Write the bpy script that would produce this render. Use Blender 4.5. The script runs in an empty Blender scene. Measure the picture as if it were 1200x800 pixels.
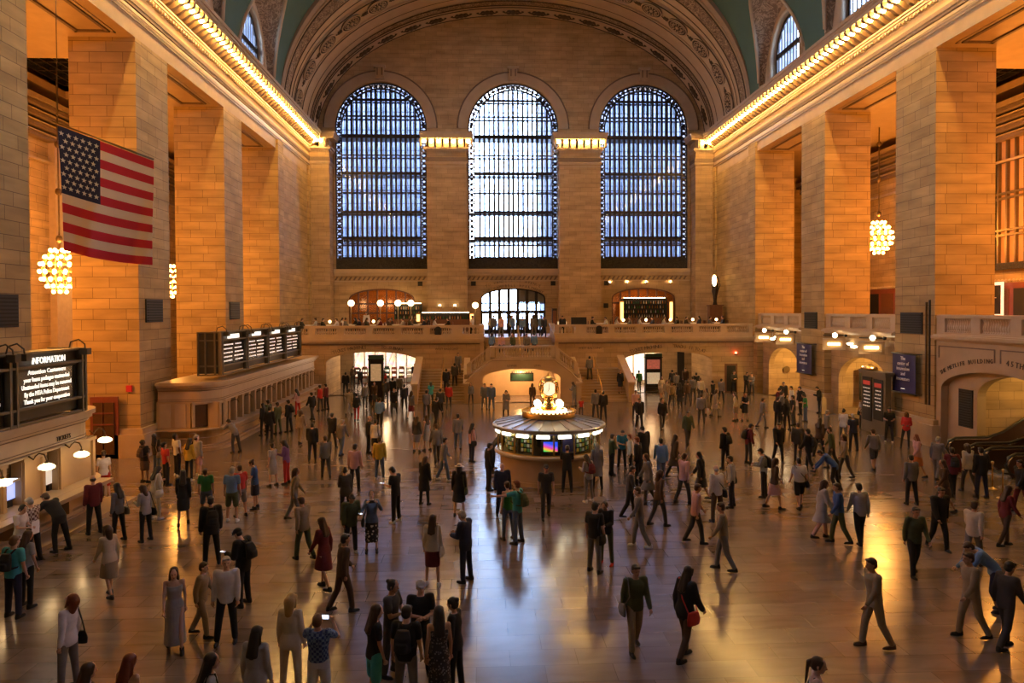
import bpy, bmesh, math, random
from mathutils import Vector, Matrix
from mathutils.geometry import tessellate_polygon
PI = math.pi
R = random.Random(7)
SC = bpy.context.scene
COL = SC.collection
def rad(a): return a*PI/180
# ---------------------------------------------------------------- materials
MATS = {}
def getmat(name):
    if name not in MATS:
        m = bpy.data.materials.new(name); m.use_nodes = True; MATS[name] = m
    return MATS[name]
def _pb(name):
    m = getmat(name)
    nt = m.node_tree; b = nt.nodes['Principled BSDF']
    MATS[name] = m
    return m, nt, b
def N(nt, t, **kw):
    n = nt.nodes.new(t)
    for k, v in kw.items():
        if hasattr(n, k) and k not in n.inputs: setattr(n, k, v)
        else: n.inputs[k].default_value = v
    return n
def mat(name, col, rough=0.6, metal=0.0, noise=0.0, scale=6.0, bump=0.0, spec=None, emit=None, es=0.0):
    m, nt, b = _pb(name)
    b.inputs['Base Color'].default_value = (*col, 1); b.inputs['Roughness'].default_value = rough
    b.inputs['Metallic'].default_value = metal
    if spec is not None: b.inputs['Specular IOR Level'].default_value = spec
    if noise or bump:
        tc = N(nt, 'ShaderNodeTexCoord'); nz = N(nt, 'ShaderNodeTexNoise'); nz.inputs['Scale'].default_value = scale
        nz.inputs['Detail'].default_value = 4
        nt.links.new(tc.outputs['Object'], nz.inputs['Vector'])
        if noise:
            mx = N(nt, 'ShaderNodeMix', data_type='RGBA')
            mx.inputs[6].default_value = (*[c*(1-noise) for c in col], 1); mx.inputs[7].default_value = (*[min(1, c*(1+noise)) for c in col], 1)
            nt.links.new(nz.outputs['Fac'], mx.inputs[0]); nt.links.new(mx.outputs[2], b.inputs['Base Color'])
        if bump:
            bp = N(nt, 'ShaderNodeBump'); bp.inputs['Strength'].default_value = bump; bp.inputs['Distance'].default_value = 0.02
            nt.links.new(nz.outputs['Fac'], bp.inputs['Height']); nt.links.new(bp.outputs['Normal'], b.inputs['Normal'])
    if emit:
        b.inputs['Emission Color'].default_value = (*emit, 1); b.inputs['Emission Strength'].default_value = es
    return m
def stone(name, c1, c2, mortar, bw=1.6, rh=0.62, ms=0.014, rough=0.7, offs=0.5, spec=0.3):
    m, nt, b = _pb(name)
    uv = N(nt, 'ShaderNodeUVMap'); br = N(nt, 'ShaderNodeTexBrick'); br.offset = offs; br.offset_frequency = 2; br.squash = 0.7; br.squash_frequency = 3
    br.inputs['Scale'].default_value = 1.0; br.inputs['Brick Width'].default_value = bw; br.inputs['Row Height'].default_value = rh
    br.inputs['Mortar Size'].default_value = ms; br.inputs['Mortar Smooth'].default_value = 0.2; br.inputs['Bias'].default_value = 0.0
    br.inputs['Color1'].default_value = (*c1, 1); br.inputs['Color2'].default_value = (*c2, 1); br.inputs['Mortar'].default_value = (*mortar, 1)
    nt.links.new(uv.outputs['UV'], br.inputs['Vector'])
    mp = N(nt, 'ShaderNodeMapping'); mp.inputs['Scale'].default_value = (0.35, 1.6, 1); nt.links.new(uv.outputs['UV'], mp.inputs['Vector'])
    nz = N(nt, 'ShaderNodeTexNoise'); nz.inputs['Scale'].default_value = 1.3; nz.inputs['Detail'].default_value = 6; nt.links.new(mp.outputs['Vector'], nz.inputs['Vector'])
    cr = N(nt, 'ShaderNodeMapRange'); cr.inputs['From Min'].default_value = 0.3; cr.inputs['From Max'].default_value = 0.7; cr.inputs['To Min'].default_value = 0.72; cr.inputs['To Max'].default_value = 1.15
    nt.links.new(nz.outputs['Fac'], cr.inputs['Value'])
    mx = N(nt, 'ShaderNodeMix', data_type='RGBA', blend_type='MULTIPLY'); mx.inputs[0].default_value = 1
    nt.links.new(br.outputs['Color'], mx.inputs[6]); nt.links.new(cr.outputs['Result'], mx.inputs[7]); nt.links.new(mx.outputs[2], b.inputs['Base Color'])
    b.inputs['Roughness'].default_value = rough; b.inputs['Specular IOR Level'].default_value = spec
    bp = N(nt, 'ShaderNodeBump'); bp.inputs['Strength'].default_value = 0.5; bp.inputs['Distance'].default_value = 0.02; bp.invert = True
    nt.links.new(br.outputs['Fac'], bp.inputs['Height']); nt.links.new(bp.outputs['Normal'], b.inputs['Normal'])
    return m
stone('stone', (0.47, 0.315, 0.13), (0.385, 0.25, 0.10), (0.17, 0.105, 0.045), bw=1.45, rh=0.475, ms=0.012)
stone('stone_small', (0.46, 0.31, 0.165), (0.39, 0.26, 0.135), (0.22, 0.145, 0.08), bw=1.0, rh=0.4, ms=0.01)
mat('plain_stone', (0.43, 0.295, 0.16), 0.6, noise=0.18, scale=1.5, bump=0.1)
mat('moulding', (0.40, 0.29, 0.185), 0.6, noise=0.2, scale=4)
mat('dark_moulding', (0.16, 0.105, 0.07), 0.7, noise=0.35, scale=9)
mat('marble_trim', (0.47, 0.345, 0.215), 0.35, noise=0.15, scale=2)
mat('bronze_dark', (0.035, 0.028, 0.024), 0.45, 0.6, noise=0.3, scale=5)
mat('bronze', (0.16, 0.11, 0.06), 0.4, 0.8, noise=0.2, scale=8)
mat('gold', (0.95, 0.60, 0.18), 0.22, 1.0)
mat('brass', (0.72, 0.47, 0.16), 0.28, 1.0)
mat('teal_vault', (0.045, 0.10, 0.078), 0.8, noise=0.12, scale=0.8)
mat('black', (0.012, 0.011, 0.011), 0.5)
mat('black_metal', (0.02, 0.019, 0.018), 0.4, 0.3)
mat('grille_black', (0.010, 0.009, 0.008), 0.7)
mat('olive_metal', (0.17, 0.14, 0.095), 0.45, 0.35, noise=0.15)
mat('olive_dark', (0.075, 0.062, 0.045), 0.5, 0.3)
mat('steel', (0.5, 0.5, 0.52), 0.3, 0.9)
mat('wood', (0.14, 0.055, 0.025), 0.45, noise=0.3, scale=5)
mat('red_brown', (0.20, 0.05, 0.028), 0.4, noise=0.2)
mat('white_paint', (0.75, 0.73, 0.70), 0.5)
mat('cloth_white', (0.78, 0.74, 0.68), 0.8)
mat('navy_banner', (0.030, 0.026, 0.12), 0.6)
mat('rubber', (0.015, 0.014, 0.014), 0.35)
mat('letter_dark', (0.07, 0.045, 0.03), 0.7)
mat('letter_white', (0.8, 0.78, 0.8), 0.6)
mat('lit_text', (0.9, 0.9, 0.85), 0.5, emit=(1.0, 0.95, 0.82), es=1.5)
mat('bracket', (0.15, 0.095, 0.055), 0.6)
mat('rosette_dark', (0.05, 0.032, 0.02), 0.8)
mat('dim_text', (0.9, 0.9, 0.85), 0.5, emit=(1.0, 0.86, 0.72), es=.28)
mat('bulb', (1, 0.9, 0.7), 0.4, emit=(1.0, 0.56, 0.15), es=205.0)
mat('chandelier_bulb', (1, 0.9, 0.7), 0.4, emit=(1.0, 0.50, 0.14), es=24.0)
mat('globe', (1, 0.95, 0.85), 0.4, emit=(1.0, 0.80, 0.48), es=22.0)
mat('globe_warm', (1, 0.9, 0.8), 0.4, emit=(1.0, 0.66, 0.30), es=14.0)
mat('opal', (1, 0.95, 0.8), 0.3, emit=(1.0, 0.80, 0.42), es=5.0)
mat('fluorescent', (1, 1, 0.95), 0.4, emit=(1.0, 0.93, 0.68), es=7.0)
mat('flood', (1, 1, 0.95), 0.4, emit=(1.0, 0.72, 0.34), es=9.0)
mat('panel_light', (1, 1, 0.95), 0.4, emit=(1.0, 0.66, 0.32), es=14.0)
mat('panel_white', (1, 1, 0.95), 0.4, emit=(1.0, 0.80, 0.56), es=6.0)
mat('red_lamp', (1, 0.1, 0.05), 0.4, emit=(1.0, 0.08, 0.03), es=30.0)
mat('screen_dark', (0.01, 0.01, 0.012), 0.25)
mat('sign_green', (0.02, 0.06, 0.045), 0.4)
mat('poster', (0.62, 0.56, 0.42), 0.5, noise=0.5, scale=7, emit=(0.8, 0.62, 0.4), es=0.5)
mat('plant_green', (0.05, 0.16, 0.03), 0.6)
# marble floor
def floor_mat():
    m, nt, b = _pb('marble_floor')
    uv = N(nt, 'ShaderNodeUVMap')
    mp0 = N(nt, 'ShaderNodeMapping'); mp0.inputs['Rotation'].default_value = (0, 0, 0); nt.links.new(uv.outputs['UV'], mp0.inputs['Vector'])
    br = N(nt, 'ShaderNodeTexBrick'); br.offset = 0.5; br.offset_frequency = 2; br.squash = 1.0
    br.inputs['Scale'].default_value = 1.0; br.inputs['Brick Width'].default_value = 1.25; br.inputs['Row Height'].default_value = 0.62
    br.inputs['Mortar Size'].default_value = 0.006; br.inputs['Mortar Smooth'].default_value = 0.3
    br.inputs['Color1'].default_value = (0.21, 0.165, 0.145, 1); br.inputs['Color2'].default_value = (0.14, 0.105, 0.092, 1); br.inputs['Mortar'].default_value = (0.085, 0.062, 0.052, 1)
    nt.links.new(mp0.outputs['Vector'], br.inputs['Vector'])
    mp = N(nt, 'ShaderNodeMapping'); mp.inputs['Scale'].default_value = (0.5, 1.8, 1); nt.links.new(uv.outputs['UV'], mp.inputs['Vector'])
    nz = N(nt, 'ShaderNodeTexNoise'); nz.inputs['Scale'].default_value = 1.6; nz.inputs['Detail'].default_value = 8; nz.inputs['Distortion'].default_value = 0.6
    nt.links.new(mp.outputs['Vector'], nz.inputs['Vector'])
    cr = N(nt, 'ShaderNodeMapRange'); cr.inputs['From Min'].default_value = 0.3; cr.inputs['From Max'].default_value = 0.72; cr.inputs['To Min'].default_value = 0.78; cr.inputs['To Max'].default_value = 1.18
    nt.links.new(nz.outputs['Fac'], cr.inputs['Value'])
    mx = N(nt, 'ShaderNodeMix', data_type='RGBA', blend_type='MULTIPLY'); mx.inputs[0].default_value = 1
    nt.links.new(br.outputs['Color'], mx.inputs[6]); nt.links.new(cr.outputs['Result'], mx.inputs[7]); nt.links.new(mx.outputs[2], b.inputs['Base Color'])
    n2 = N(nt, 'ShaderNodeTexNoise'); n2.inputs['Scale'].default_value = 0.9; n2.inputs['Detail'].default_value = 5; nt.links.new(uv.outputs['UV'], n2.inputs['Vector'])
    r2 = N(nt, 'ShaderNodeMapRange'); r2.inputs['To Min'].default_value = 0.11; r2.inputs['To Max'].default_value = 0.27; nt.links.new(n2.outputs['Fac'], r2.inputs['Value'])
    nt.links.new(r2.outputs['Result'], b.inputs['Roughness'])
    b.inputs['Specular IOR Level'].default_value = 0.8
    bp = N(nt, 'ShaderNodeBump'); bp.inputs['Strength'].default_value = 0.015; bp.inputs['Distance'].default_value = 0.02
    n3 = N(nt, 'ShaderNodeTexNoise'); n3.inputs['Scale'].default_value = 3.0; nt.links.new(uv.outputs['UV'], n3.inputs['Vector'])
    nt.links.new(n3.outputs['Fac'], bp.inputs['Height']); nt.links.new(bp.outputs['Normal'], b.inputs['Normal'])
floor_mat()
# carved plaster ornament: mortar-free relief of leaves
def ornament(name, c1, c2, scale, bump=0.8, stretch=(1, 1, 1)):
    m, nt, b = _pb(name)
    tc = N(nt, 'ShaderNodeTexCoord'); mp = N(nt, 'ShaderNodeMapping'); mp.inputs['Scale'].default_value = stretch
    nt.links.new(tc.outputs['Object'], mp.inputs['Vector'])
    v = N(nt, 'ShaderNodeTexVoronoi'); v.feature = 'SMOOTH_F1'; v.inputs['Scale'].default_value = scale
    nz = N(nt, 'ShaderNodeTexNoise'); nz.inputs['Scale'].default_value = scale*0.8; nz.inputs['Detail'].default_value = 3; nz.inputs['Distortion'].default_value = 1.5
    nt.links.new(mp.outputs['Vector'], nz.inputs['Vector']); nt.links.new(nz.outputs['Color'], v.inputs['Vector'])
    v.inputs['Scale'].default_value = 9
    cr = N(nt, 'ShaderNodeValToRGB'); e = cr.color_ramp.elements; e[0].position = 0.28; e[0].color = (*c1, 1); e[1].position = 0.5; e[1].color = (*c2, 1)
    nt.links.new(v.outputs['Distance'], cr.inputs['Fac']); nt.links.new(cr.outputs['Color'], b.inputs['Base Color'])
    bp = N(nt, 'ShaderNodeBump'); bp.inputs['Strength'].default_value = bump; bp.inputs['Distance'].default_value = 0.06
    nt.links.new(v.outputs['Distance'], bp.inputs['Height']); nt.links.new(bp.outputs['Normal'], b.inputs['Normal'])
    b.inputs['Roughness'].default_value = 0.75
    return m
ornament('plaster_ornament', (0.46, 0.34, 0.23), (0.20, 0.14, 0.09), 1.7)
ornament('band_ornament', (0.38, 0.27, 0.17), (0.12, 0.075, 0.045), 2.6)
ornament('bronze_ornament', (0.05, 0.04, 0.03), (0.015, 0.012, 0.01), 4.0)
mat('plaster', (0.40, 0.29, 0.19), 0.75, noise=0.15, scale=1.5)
mat('plaster_dark', (0.28, 0.20, 0.14), 0.75, noise=0.15, scale=1.5)
def glass_mat(name, tint, mixf=0.025, rough=0.1):
    m = bpy.data.materials.new(name); m.use_nodes = True; nt = m.node_tree; nt.nodes.clear()
    o = N(nt, 'ShaderNodeOutputMaterial'); t = N(nt, 'ShaderNodeBsdfTransparent'); g = N(nt, 'ShaderNodeBsdfGlossy'); mx = N(nt, 'ShaderNodeMixShader')
    t.inputs['Color'].default_value = (*tint, 1); g.inputs['Roughness'].default_value = rough; mx.inputs[0].default_value = mixf
    nt.links.new(t.outputs[0], mx.inputs[1]); nt.links.new(g.outputs[0], mx.inputs[2]); nt.links.new(mx.outputs[0], o.inputs['Surface'])
    MATS[name] = m; return m
glass_mat('window_glass', (0.86, 0.92, 1.0)); glass_mat('booth_glass', (0.93, 0.96, 0.92), 0.10)
glass_mat('amber_glass', (0.95, 0.62, 0.28), 0.1, 0.2)
# ---------------------------------------------------------------- mesh builder
class MB:
    def __init__(s): s.v = []; s.f = []; s.m = []; s.sm = []; s.k = 0; s.smooth = False
    def mat(s, k): s.k = k; return s
    def add(s, vs, fs):
        o = len(s.v); s.v += [tuple(v) for v in vs]
        for f in fs: s.f.append(tuple(i+o for i in f)); s.m.append(s.k); s.sm.append(s.smooth)
        return s
    def box(s, x0, x1, y0, y1, z0, z1):
        return s.add([(x, y, z) for x in (x0, x1) for y in (y0, y1) for z in (z0, z1)],
                     [(0, 1, 3, 2), (4, 6, 7, 5), (0, 4, 5, 1), (2, 3, 7, 6), (0, 2, 6, 4), (1, 5, 7, 3)])
    def poly(s, outer, holes, to3, d):
        """flat polygon with holes (2d), to3(u,v,w) -> 3d, extruded from w=0 to w=d"""
        loops = [outer]+list(holes); pts = [p for l in loops for p in l]
        tris = tessellate_polygon([[Vector((p[0], p[1], 0)) for p in l] for l in loops])
        n = len(pts); vs = [to3(p[0], p[1], 0) for p in pts]+[to3(p[0], p[1], d) for p in pts]
        fs = [tuple(t) for t in tris]+[(t[2]+n, t[1]+n, t[0]+n) for t in tris]
        o = 0
        for l in loops:
            k = len(l)
            for i in range(k): j = (i+1) % k; fs.append((o+i, o+j, o+j+n, o+i+n))
            o += k
        return s.add(vs, fs)
    def lathe(s, prof, c=(0, 0, 0), seg=16, a0=0, a1=2*PI, sx=1, sy=1):
        full = abs(a1-a0-2*PI) < 1e-6; n = seg if full else seg+1
        vs = [(c[0]+r*sx*math.cos(a0+(a1-a0)*i/seg), c[1]+r*sy*math.sin(a0+(a1-a0)*i/seg), c[2]+z) for r, z in prof for i in range(n)]
        fs = []
        for j in range(len(prof)-1):
            for i in range(seg):
                i2 = (i+1) % n
                fs.append((j*n+i, j*n+i2, (j+1)*n+i2, (j+1)*n+i))
        if full:
            if prof[0][0] > 1e-6: fs.append(tuple(range(n-1, -1, -1)))
            if prof[-1][0] > 1e-6: fs.append(tuple((len(prof)-1)*n+i for i in range(n)))
        return s.add(vs, fs)
    def tube(s, pts, r, seg=8, closed=False):
        P = [Vector(p) for p in pts]; n = len(P); rr = r if isinstance(r, (list, tuple)) else [r]*n; vs = []
        up = Vector((0, 0, 1))
        for i, p in enumerate(P):
            if closed: t = (P[(i+1) % n]-P[i-1]).normalized()
            else: t = (P[min(i+1, n-1)]-P[max(i-1, 0)]).normalized()
            a = t.cross(up)
            if a.length < 0.05: a = t.cross(Vector((0, 1, 0)))
            a.normalize(); b = t.cross(a)
            vs += [p+(a*math.cos(2*PI*k/seg)+b*math.sin(2*PI*k/seg))*rr[i] for k in range(seg)]
        fs = []
        for i in range(n if closed else n-1):
            j = (i+1) % n
            for k in range(seg): k2 = (k+1) % seg; fs.append((i*seg+k, i*seg+k2, j*seg+k2, j*seg+k))
        if not closed: fs.append(tuple(range(seg-1, -1, -1))); fs.append(tuple((n-1)*seg+k for k in range(seg)))
        return s.add(vs, fs)
    def ball(s, c, rx, ry=None, rz=None, seg=12, rings=8):
        ry = rx if ry is None else ry; rz = rx if rz is None else rz
        vs = [(c[0], c[1], c[2]-rz)]
        for j in range(1, rings):
            a = -PI/2+PI*j/rings
            vs += [(c[0]+rx*math.cos(a)*math.cos(2*PI*i/seg), c[1]+ry*math.cos(a)*math.sin(2*PI*i/seg), c[2]+rz*math.sin(a)) for i in range(seg)]
        vs.append((c[0], c[1], c[2]+rz)); fs = []
        for i in range(seg): fs.append((0, 1+(i+1) % seg, 1+i))
        for j in range(rings-2):
            for i in range(seg): a = 1+j*seg+i; b = 1+j*seg+(i+1) % seg; fs.append((a, b, b+seg, a+seg))
        t = len(vs)-1; o = 1+(rings-2)*seg
        for i in range(seg): fs.append((o+i, o+(i+1) % seg, t))
        return s.add(vs, fs)
    def grid(s, pts, nu, nv):
        return s.add(pts, [(i*nv+j, i*nv+j+1, (i+1)*nv+j+1, (i+1)*nv+j) for i in range(nu-1) for j in range(nv-1)])
    def xf(s, M, start=0):
        s.v[start:] = [tuple(M @ Vector(v)) for v in s.v[start:]]; return s
    def mesh(s, name, mats, recalc=True):
        me = bpy.data.meshes.new(name); me.from_pydata(s.v, [], s.f)
        for m in (mats if isinstance(mats, (list, tuple)) else [mats]): me.materials.append(getmat(m) if isinstance(m, str) else m)
        me.polygons.foreach_set('material_index', s.m); me.polygons.foreach_set('use_smooth', s.sm)
        if recalc:
            bm = bmesh.new(); bm.from_mesh(me); bmesh.ops.recalc_face_normals(bm, faces=bm.faces); bm.to_mesh(me); bm.free()
        uv = me.uv_layers.new(name='UVMap'); co = me.vertices
        for p in me.polygons:
            n = p.normal; ax, ay, az = abs(n.x), abs(n.y), abs(n.z)
            for li in p.loop_indices:
                c = co[me.loops[li].vertex_index].co
                uv.data[li].uv = (c.y, c.z) if ax >= ay and ax >= az else ((c.x, c.z) if ay >= az else (c.x, c.y))
        me.update()
        return me
    def build(s, name, mats, parent=None, loc=None, rz=0, recalc=True):
        me = s.mesh(name, mats, recalc); return link(name, me, parent, loc, rz)
def link(name, me, parent=None, loc=None, rz=0):
    o = bpy.data.objects.new(name, me); COL.objects.link(o)
    if parent is not None: o.parent = parent
    if loc is not None: o.location = loc
    if rz: o.rotation_euler = (0, 0, rz)
    return o
def empty(name, loc=(0, 0, 0), rz=0):
    o = bpy.data.objects.new(name, None); COL.objects.link(o); o.location = loc; o.rotation_euler = (0, 0, rz); o.empty_display_size = 0.2; return o
def tag(o, label, cat, group=None, kind=None):
    o['label'] = label; o['category'] = cat
    if group: o['group'] = group
    if kind: o['kind'] = kind
    return o
def struct(o, label=None):
    o['kind'] = 'structure'
    if label: o['label'] = label
    return o
def copy_tree(o, parent=None):
    c = o.copy(); COL.objects.link(c); c.parent = parent
    for ch in o.children: copy_tree(ch, c)
    return c
def text(s, name, size, matn, parent=None, loc=(0, 0, 0), rot=(PI/2, 0, 0), ext=0.01, align='CENTER', sx=1.0):
    cu = bpy.data.curves.new(name, 'FONT'); cu.body = s; cu.size = size; cu.extrude = ext; cu.align_x = align; cu.align_y = 'CENTER'
    cu.resolution_u = 2; cu.materials.append(MATS[matn])
    tmp = bpy.data.objects.new('t', cu); COL.objects.link(tmp)
    dg = bpy.context.evaluated_depsgraph_get(); me = bpy.data.meshes.new_from_object(tmp.evaluated_get(dg)); bpy.data.objects.remove(tmp)
    if not me.materials: me.materials.append(MATS[matn])
    o = bpy.data.objects.new(name, me); COL.objects.link(o); o.location = loc; o.rotation_euler = rot; o.scale = (sx, 1, 1)
    if parent is not None: o.parent = parent
    return o
def arc_text(s, name, size, matn, parent, c, rx, rz, a0, a1, plane, axis, sgn=1):
    """letters set along an arch; axis 'x' = wall facing -Y at y=plane, 'y' = wall facing -X at x=plane (reads with y decreasing)"""
    n = len(s)
    root = None; vs = []; fs = []
    me_all = MB()
    for i, ch in enumerate(s):
        if ch == ' ': continue
        a = a0+(a1-a0)*i/(n-1); px = c[0]+rx*math.cos(a); pz = c[1]+rz*math.sin(a); tilt = math.atan2(rz*math.cos(a), rx*math.sin(a))*-1
        cu = bpy.data.curves.new('g', 'FONT'); cu.body = ch; cu.size = size; cu.extrude = 0.012; cu.align_x = 'CENTER'; cu.align_y = 'CENTER'; cu.resolution_u = 1
        t = bpy.data.objects.new('t', cu); COL.objects.link(t); dg = bpy.context.evaluated_depsgraph_get(); me = bpy.data.meshes.new_from_object(t.evaluated_get(dg)); bpy.data.objects.remove(t)
        ct, st = math.cos(tilt), math.sin(tilt); o = []
        for v in me.vertices:
            u, w, d = v.co.x*ct-v.co.y*st, v.co.x*st+v.co.y*ct, v.co.z
            if axis == 'x': o.append((px+u, plane-d-0.012, pz+w))
            else: o.append((plane-d-0.012, px*sgn-u, pz+w))
        me_all.add(o, [tuple(p.vertices) for p in me.polygons]); bpy.data.meshes.remove(me)
    return me_all.build(name, [matn], parent)
def arcpts(cx, cz, rx, rz, a0, a1, n): return [(cx+rx*math.cos(a0+(a1-a0)*i/n), cz+rz*math.sin(a0+(a1-a0)*i/n)) for i in range(n+1)]
def arch_open(x0, x1, z0, zs, zt, n=20):
    """outline of an opening: straight jambs to zs, segmental/elliptic top to zt"""
    cx = (x0+x1)/2; r = (x1-x0)/2
    return [(x0, z0)]+[(x1, z0)]+arcpts(cx, zs, r, zt-zs, 0, PI, n)
mat('globe_dim', (1, 1, 1), .4, emit=(1, .8, .6), es=.9); mat('amber_pane', (0.5, 0.28, 0.12), 0.35)
mat('text_dep', (0.9, 0.9, 0.85), 0.5, emit=(1.0, 0.80, 0.66), es=1.0)
for c_, v_ in (('leaflet_green', (.12, .3, .12)), ('leaflet_white', (.7, .72, .68)), ('leaflet_yellow', (.6, .45, .08))): mat(c_, v_, .5)
mat('column_glow', (1, .7, .3), .4, emit=(1, .55, .18), es=3.0)
mat('spot_bulb', (1, .8, .5), .4, emit=(1, .6, .25), es=160.0)
mat('panel_cream', (1, .9, .6), .4, emit=(1, .85, .5), es=1.4)


mat('dial_glow', (.8, .72, .55), .3, emit=(1.0, .84, .52), es=1.3)
# ================================================================ THE HALL
W = 18.3
PIER = [(14.3, 17.6), (22.0, 25.2), (32.9, 36.15), (43.82, 47.05)]   # piers along both sides (y ranges); solid wall from 54.76
YE = 66.5
ZS = 18.7      # soffit over the openings
# ---- floor
m = MB(); m.box(-30, 30, -14, 76, -0.3, 0); fl = struct(m.build('floor', 'marble_floor'), 'polished marble floor of the hall')
# ---- piers and side walls
for sgn, side in ((-1, 'left'), (1, 'right')):
    for (y0, y1) in [(0.5, 3.8), (11.1, 14.3)]+PIER[1:]:
        m = MB(); x0, x1 = sorted((sgn*W, sgn*21.2))
        m.box(x0, x1, y0, y1, 0, ZS)
        p = m.build('pier', 'stone'); struct(p, 'square stone pier')
        b = MB(); bz = 1.3 if sgn < 0 else 1.25; e = 0.28
        b.box(x0-e, x1+e, y0-e, y1+e, 0, bz-0.25); b.box(x0-e*0.6, x1+e*0.6, y0-e*0.6, y1+e*0.6, bz-0.25, bz); b.build('plinth', 'marble_trim', p)
    # solid bay before the end wall, with slight breaks
    m = MB(); x0, x1 = sorted((sgn*W, sgn*21.2)); m.box(x0, x1, 54.76, 66.6, 0, ZS)
    for (ya, yb) in ((54.76, 56.2), (64.3, 65.0)):
        a, c = sorted((sgn*W, sgn*(W-0.16))); m.box(a, c, ya, yb, 4.4 if ya < 60 else 4.4, ZS+0.7)
    struct(m.build('wall_'+side, 'stone'), 'stone side wall beside the balcony')
    # beam over the openings
    m = MB(); m.box(x0, x1, -12, 66.6, ZS, 22.9)
    struct(m.build('beam', 'plain_stone'), 'stone entablature above the piers')
    # mouldings of the entablature; s(d): x at depth d in front of the wall
    s = lambda d: sgn*(W-d)
    def strip(mb, d, z0, z1, ya=-11.9, yb=66.5):
        a, c = sorted((s(-0.05), s(d))); mb.box(a, c, ya, yb, z0, z1)
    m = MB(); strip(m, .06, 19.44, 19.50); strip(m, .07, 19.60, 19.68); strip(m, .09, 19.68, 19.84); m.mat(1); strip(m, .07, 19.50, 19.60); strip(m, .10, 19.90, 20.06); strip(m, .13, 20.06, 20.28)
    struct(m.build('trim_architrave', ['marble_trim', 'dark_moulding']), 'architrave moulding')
    m = MB(); strip(m, .10, 20.86, 20.98); strip(m, .16, 20.98, 21.12); strip(m, .22, 21.12, 21.22)
    # dentils under the cornice
    y = -11.0
    while y < 66.3:
        a, c = sorted((s(0), s(.2))); m.box(a, c, y, y+.13, 20.74, 20.88); y += .31
    # cornice shelf and fascia
    strip(m, 1.15, 21.86, 22.05); strip(m, 1.2, 22.05, 22.2); strip(m, 1.28, 22.2, 22.4)
    # attic mouldings under the lunettes
    m.mat(1); strip(m, .75, 22.4, 22.52); strip(m, .35, 22.52, 22.75); strip(m, .22, 22.75, 23.05)
    struct(m.build('trim_cornice', ['moulding', 'plaster_dark']), 'projecting cornice along the side wall')
    # brackets between the lamps, lamps
    m = MB(); y = 12.4; k = 0
    prof = [(0.0, 21.22), (0.22, 21.24), (0.42, 21.34), (0.62, 21.50), (1.02, 21.60), (1.12, 21.70), (1.12, 21.86), (0.0, 21.86)]
    ys = []
    while y < 65.6:
        ys.append(y+.305)
        vs = [(s(d), yy, z) for yy in (y-.115, y+.115) for d, z in prof]; n = len(prof)
        m.add(vs, [tuple(range(n)), tuple(range(2*n-1, n-1, -1))]+[(i, (i+1) % n, (i+1) % n+n, i+n) for i in range(n)])
        y += .61
    m.build('trim_bracket', 'bracket')['kind'] = 'structure'
    for yy in ys[:87]:
        if yy == ys[0]:
            bm_ = MB(); bm_.smooth = True; bm_.ball((0, 0, -.13), .135, seg=8, rings=6); bm_.smooth = False
            bm_.mat(1).lathe([(.05, -.02), (.07, .03), (.10, .09)], seg=8); lampmesh = bm_.mesh('cornice_lamp', ['bulb', 'brass'])
        o = link('cornice_lamp', lampmesh, None, (s(.84), yy, 21.76))
        tag(o, 'bare round bulb glowing between cornice brackets above the %s piers' % ('flag-side' if sgn < 0 else 'escalator-side'), 'lamp', 'cornice bulbs over the %s wall' % ('flag-side' if sgn < 0 else 'escalator-side'))
    # outer aisle: back wall, ceiling, soffit coffers
    a, c = sorted((sgn*28.5, sgn*29)); m = MB(); m.box(a, c, -12, 68, 0, 22.5); struct(m.build('wall_aisle_'+side, 'stone'), 'back wall of the side aisle')
    # pilasters, cornice on the aisle back wall
    m = MB(); a, c = sorted((sgn*28.1, sgn*28.5))
    for (y0, y1) in PIER[1:]: m.box(a, c, y0, y1, 0, 16.9)
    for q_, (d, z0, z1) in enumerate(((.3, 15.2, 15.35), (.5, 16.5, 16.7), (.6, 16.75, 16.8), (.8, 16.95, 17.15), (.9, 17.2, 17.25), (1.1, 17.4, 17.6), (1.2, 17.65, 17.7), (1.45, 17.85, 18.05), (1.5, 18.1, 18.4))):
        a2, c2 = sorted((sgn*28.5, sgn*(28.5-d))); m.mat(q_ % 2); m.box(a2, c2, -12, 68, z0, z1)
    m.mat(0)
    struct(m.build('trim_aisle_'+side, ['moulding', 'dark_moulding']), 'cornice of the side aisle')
    a, c = sorted((sgn*21.2, sgn*29)); m = MB()
    hy = [(23.0, 31.0), (36.6, 43.4)]
    prev = -12
    for (h0, h1) in hy: m.box(a, c, prev, h0, ZS+.3, ZS+.7); m.box(*sorted((sgn*21.2, sgn*22.6)), h0, h1, ZS+.3, ZS+.7); m.box(*sorted((sgn*27.2, sgn*29)), h0, h1, ZS+.3, ZS+.7); prev = h1
    m.box(a, c, prev, 68, ZS+.3, ZS+.7)
    ac = struct(m.build('ceiling_aisle', 'plain_stone'), 'stone ceiling of the side aisle')
    # dark skylights in the aisle ceiling
    for (h0, h1) in hy:
        m = MB(); m.box(*sorted((sgn*22.6, sgn*27.2)), h0, h1, ZS+1.2, ZS+1.25); m.mat(1)
        for i in range(8): xx = sgn*(22.6+i*.657); m.box(xx-.04, xx+.04, h0, h1, ZS+1.0, ZS+1.2)
        for i in range(6): yy = h0+(h1-h0)*i/5; m.box(*sorted((sgn*22.6, sgn*27.2)), yy-.05, yy+.05, ZS+1.02, ZS+1.22)
        sk = m.build('window_skylight', ['screen_dark', 'bronze_dark']); struct(sk, 'dark aisle skylight with steel bars')
    # coffer frames on the soffit of each opening
    ops = [(3.8, 11.1), (14.3, 22.0), (25.2, 32.9), (36.15, 43.82), (47.05, 54.76)]
    m = MB()
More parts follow.
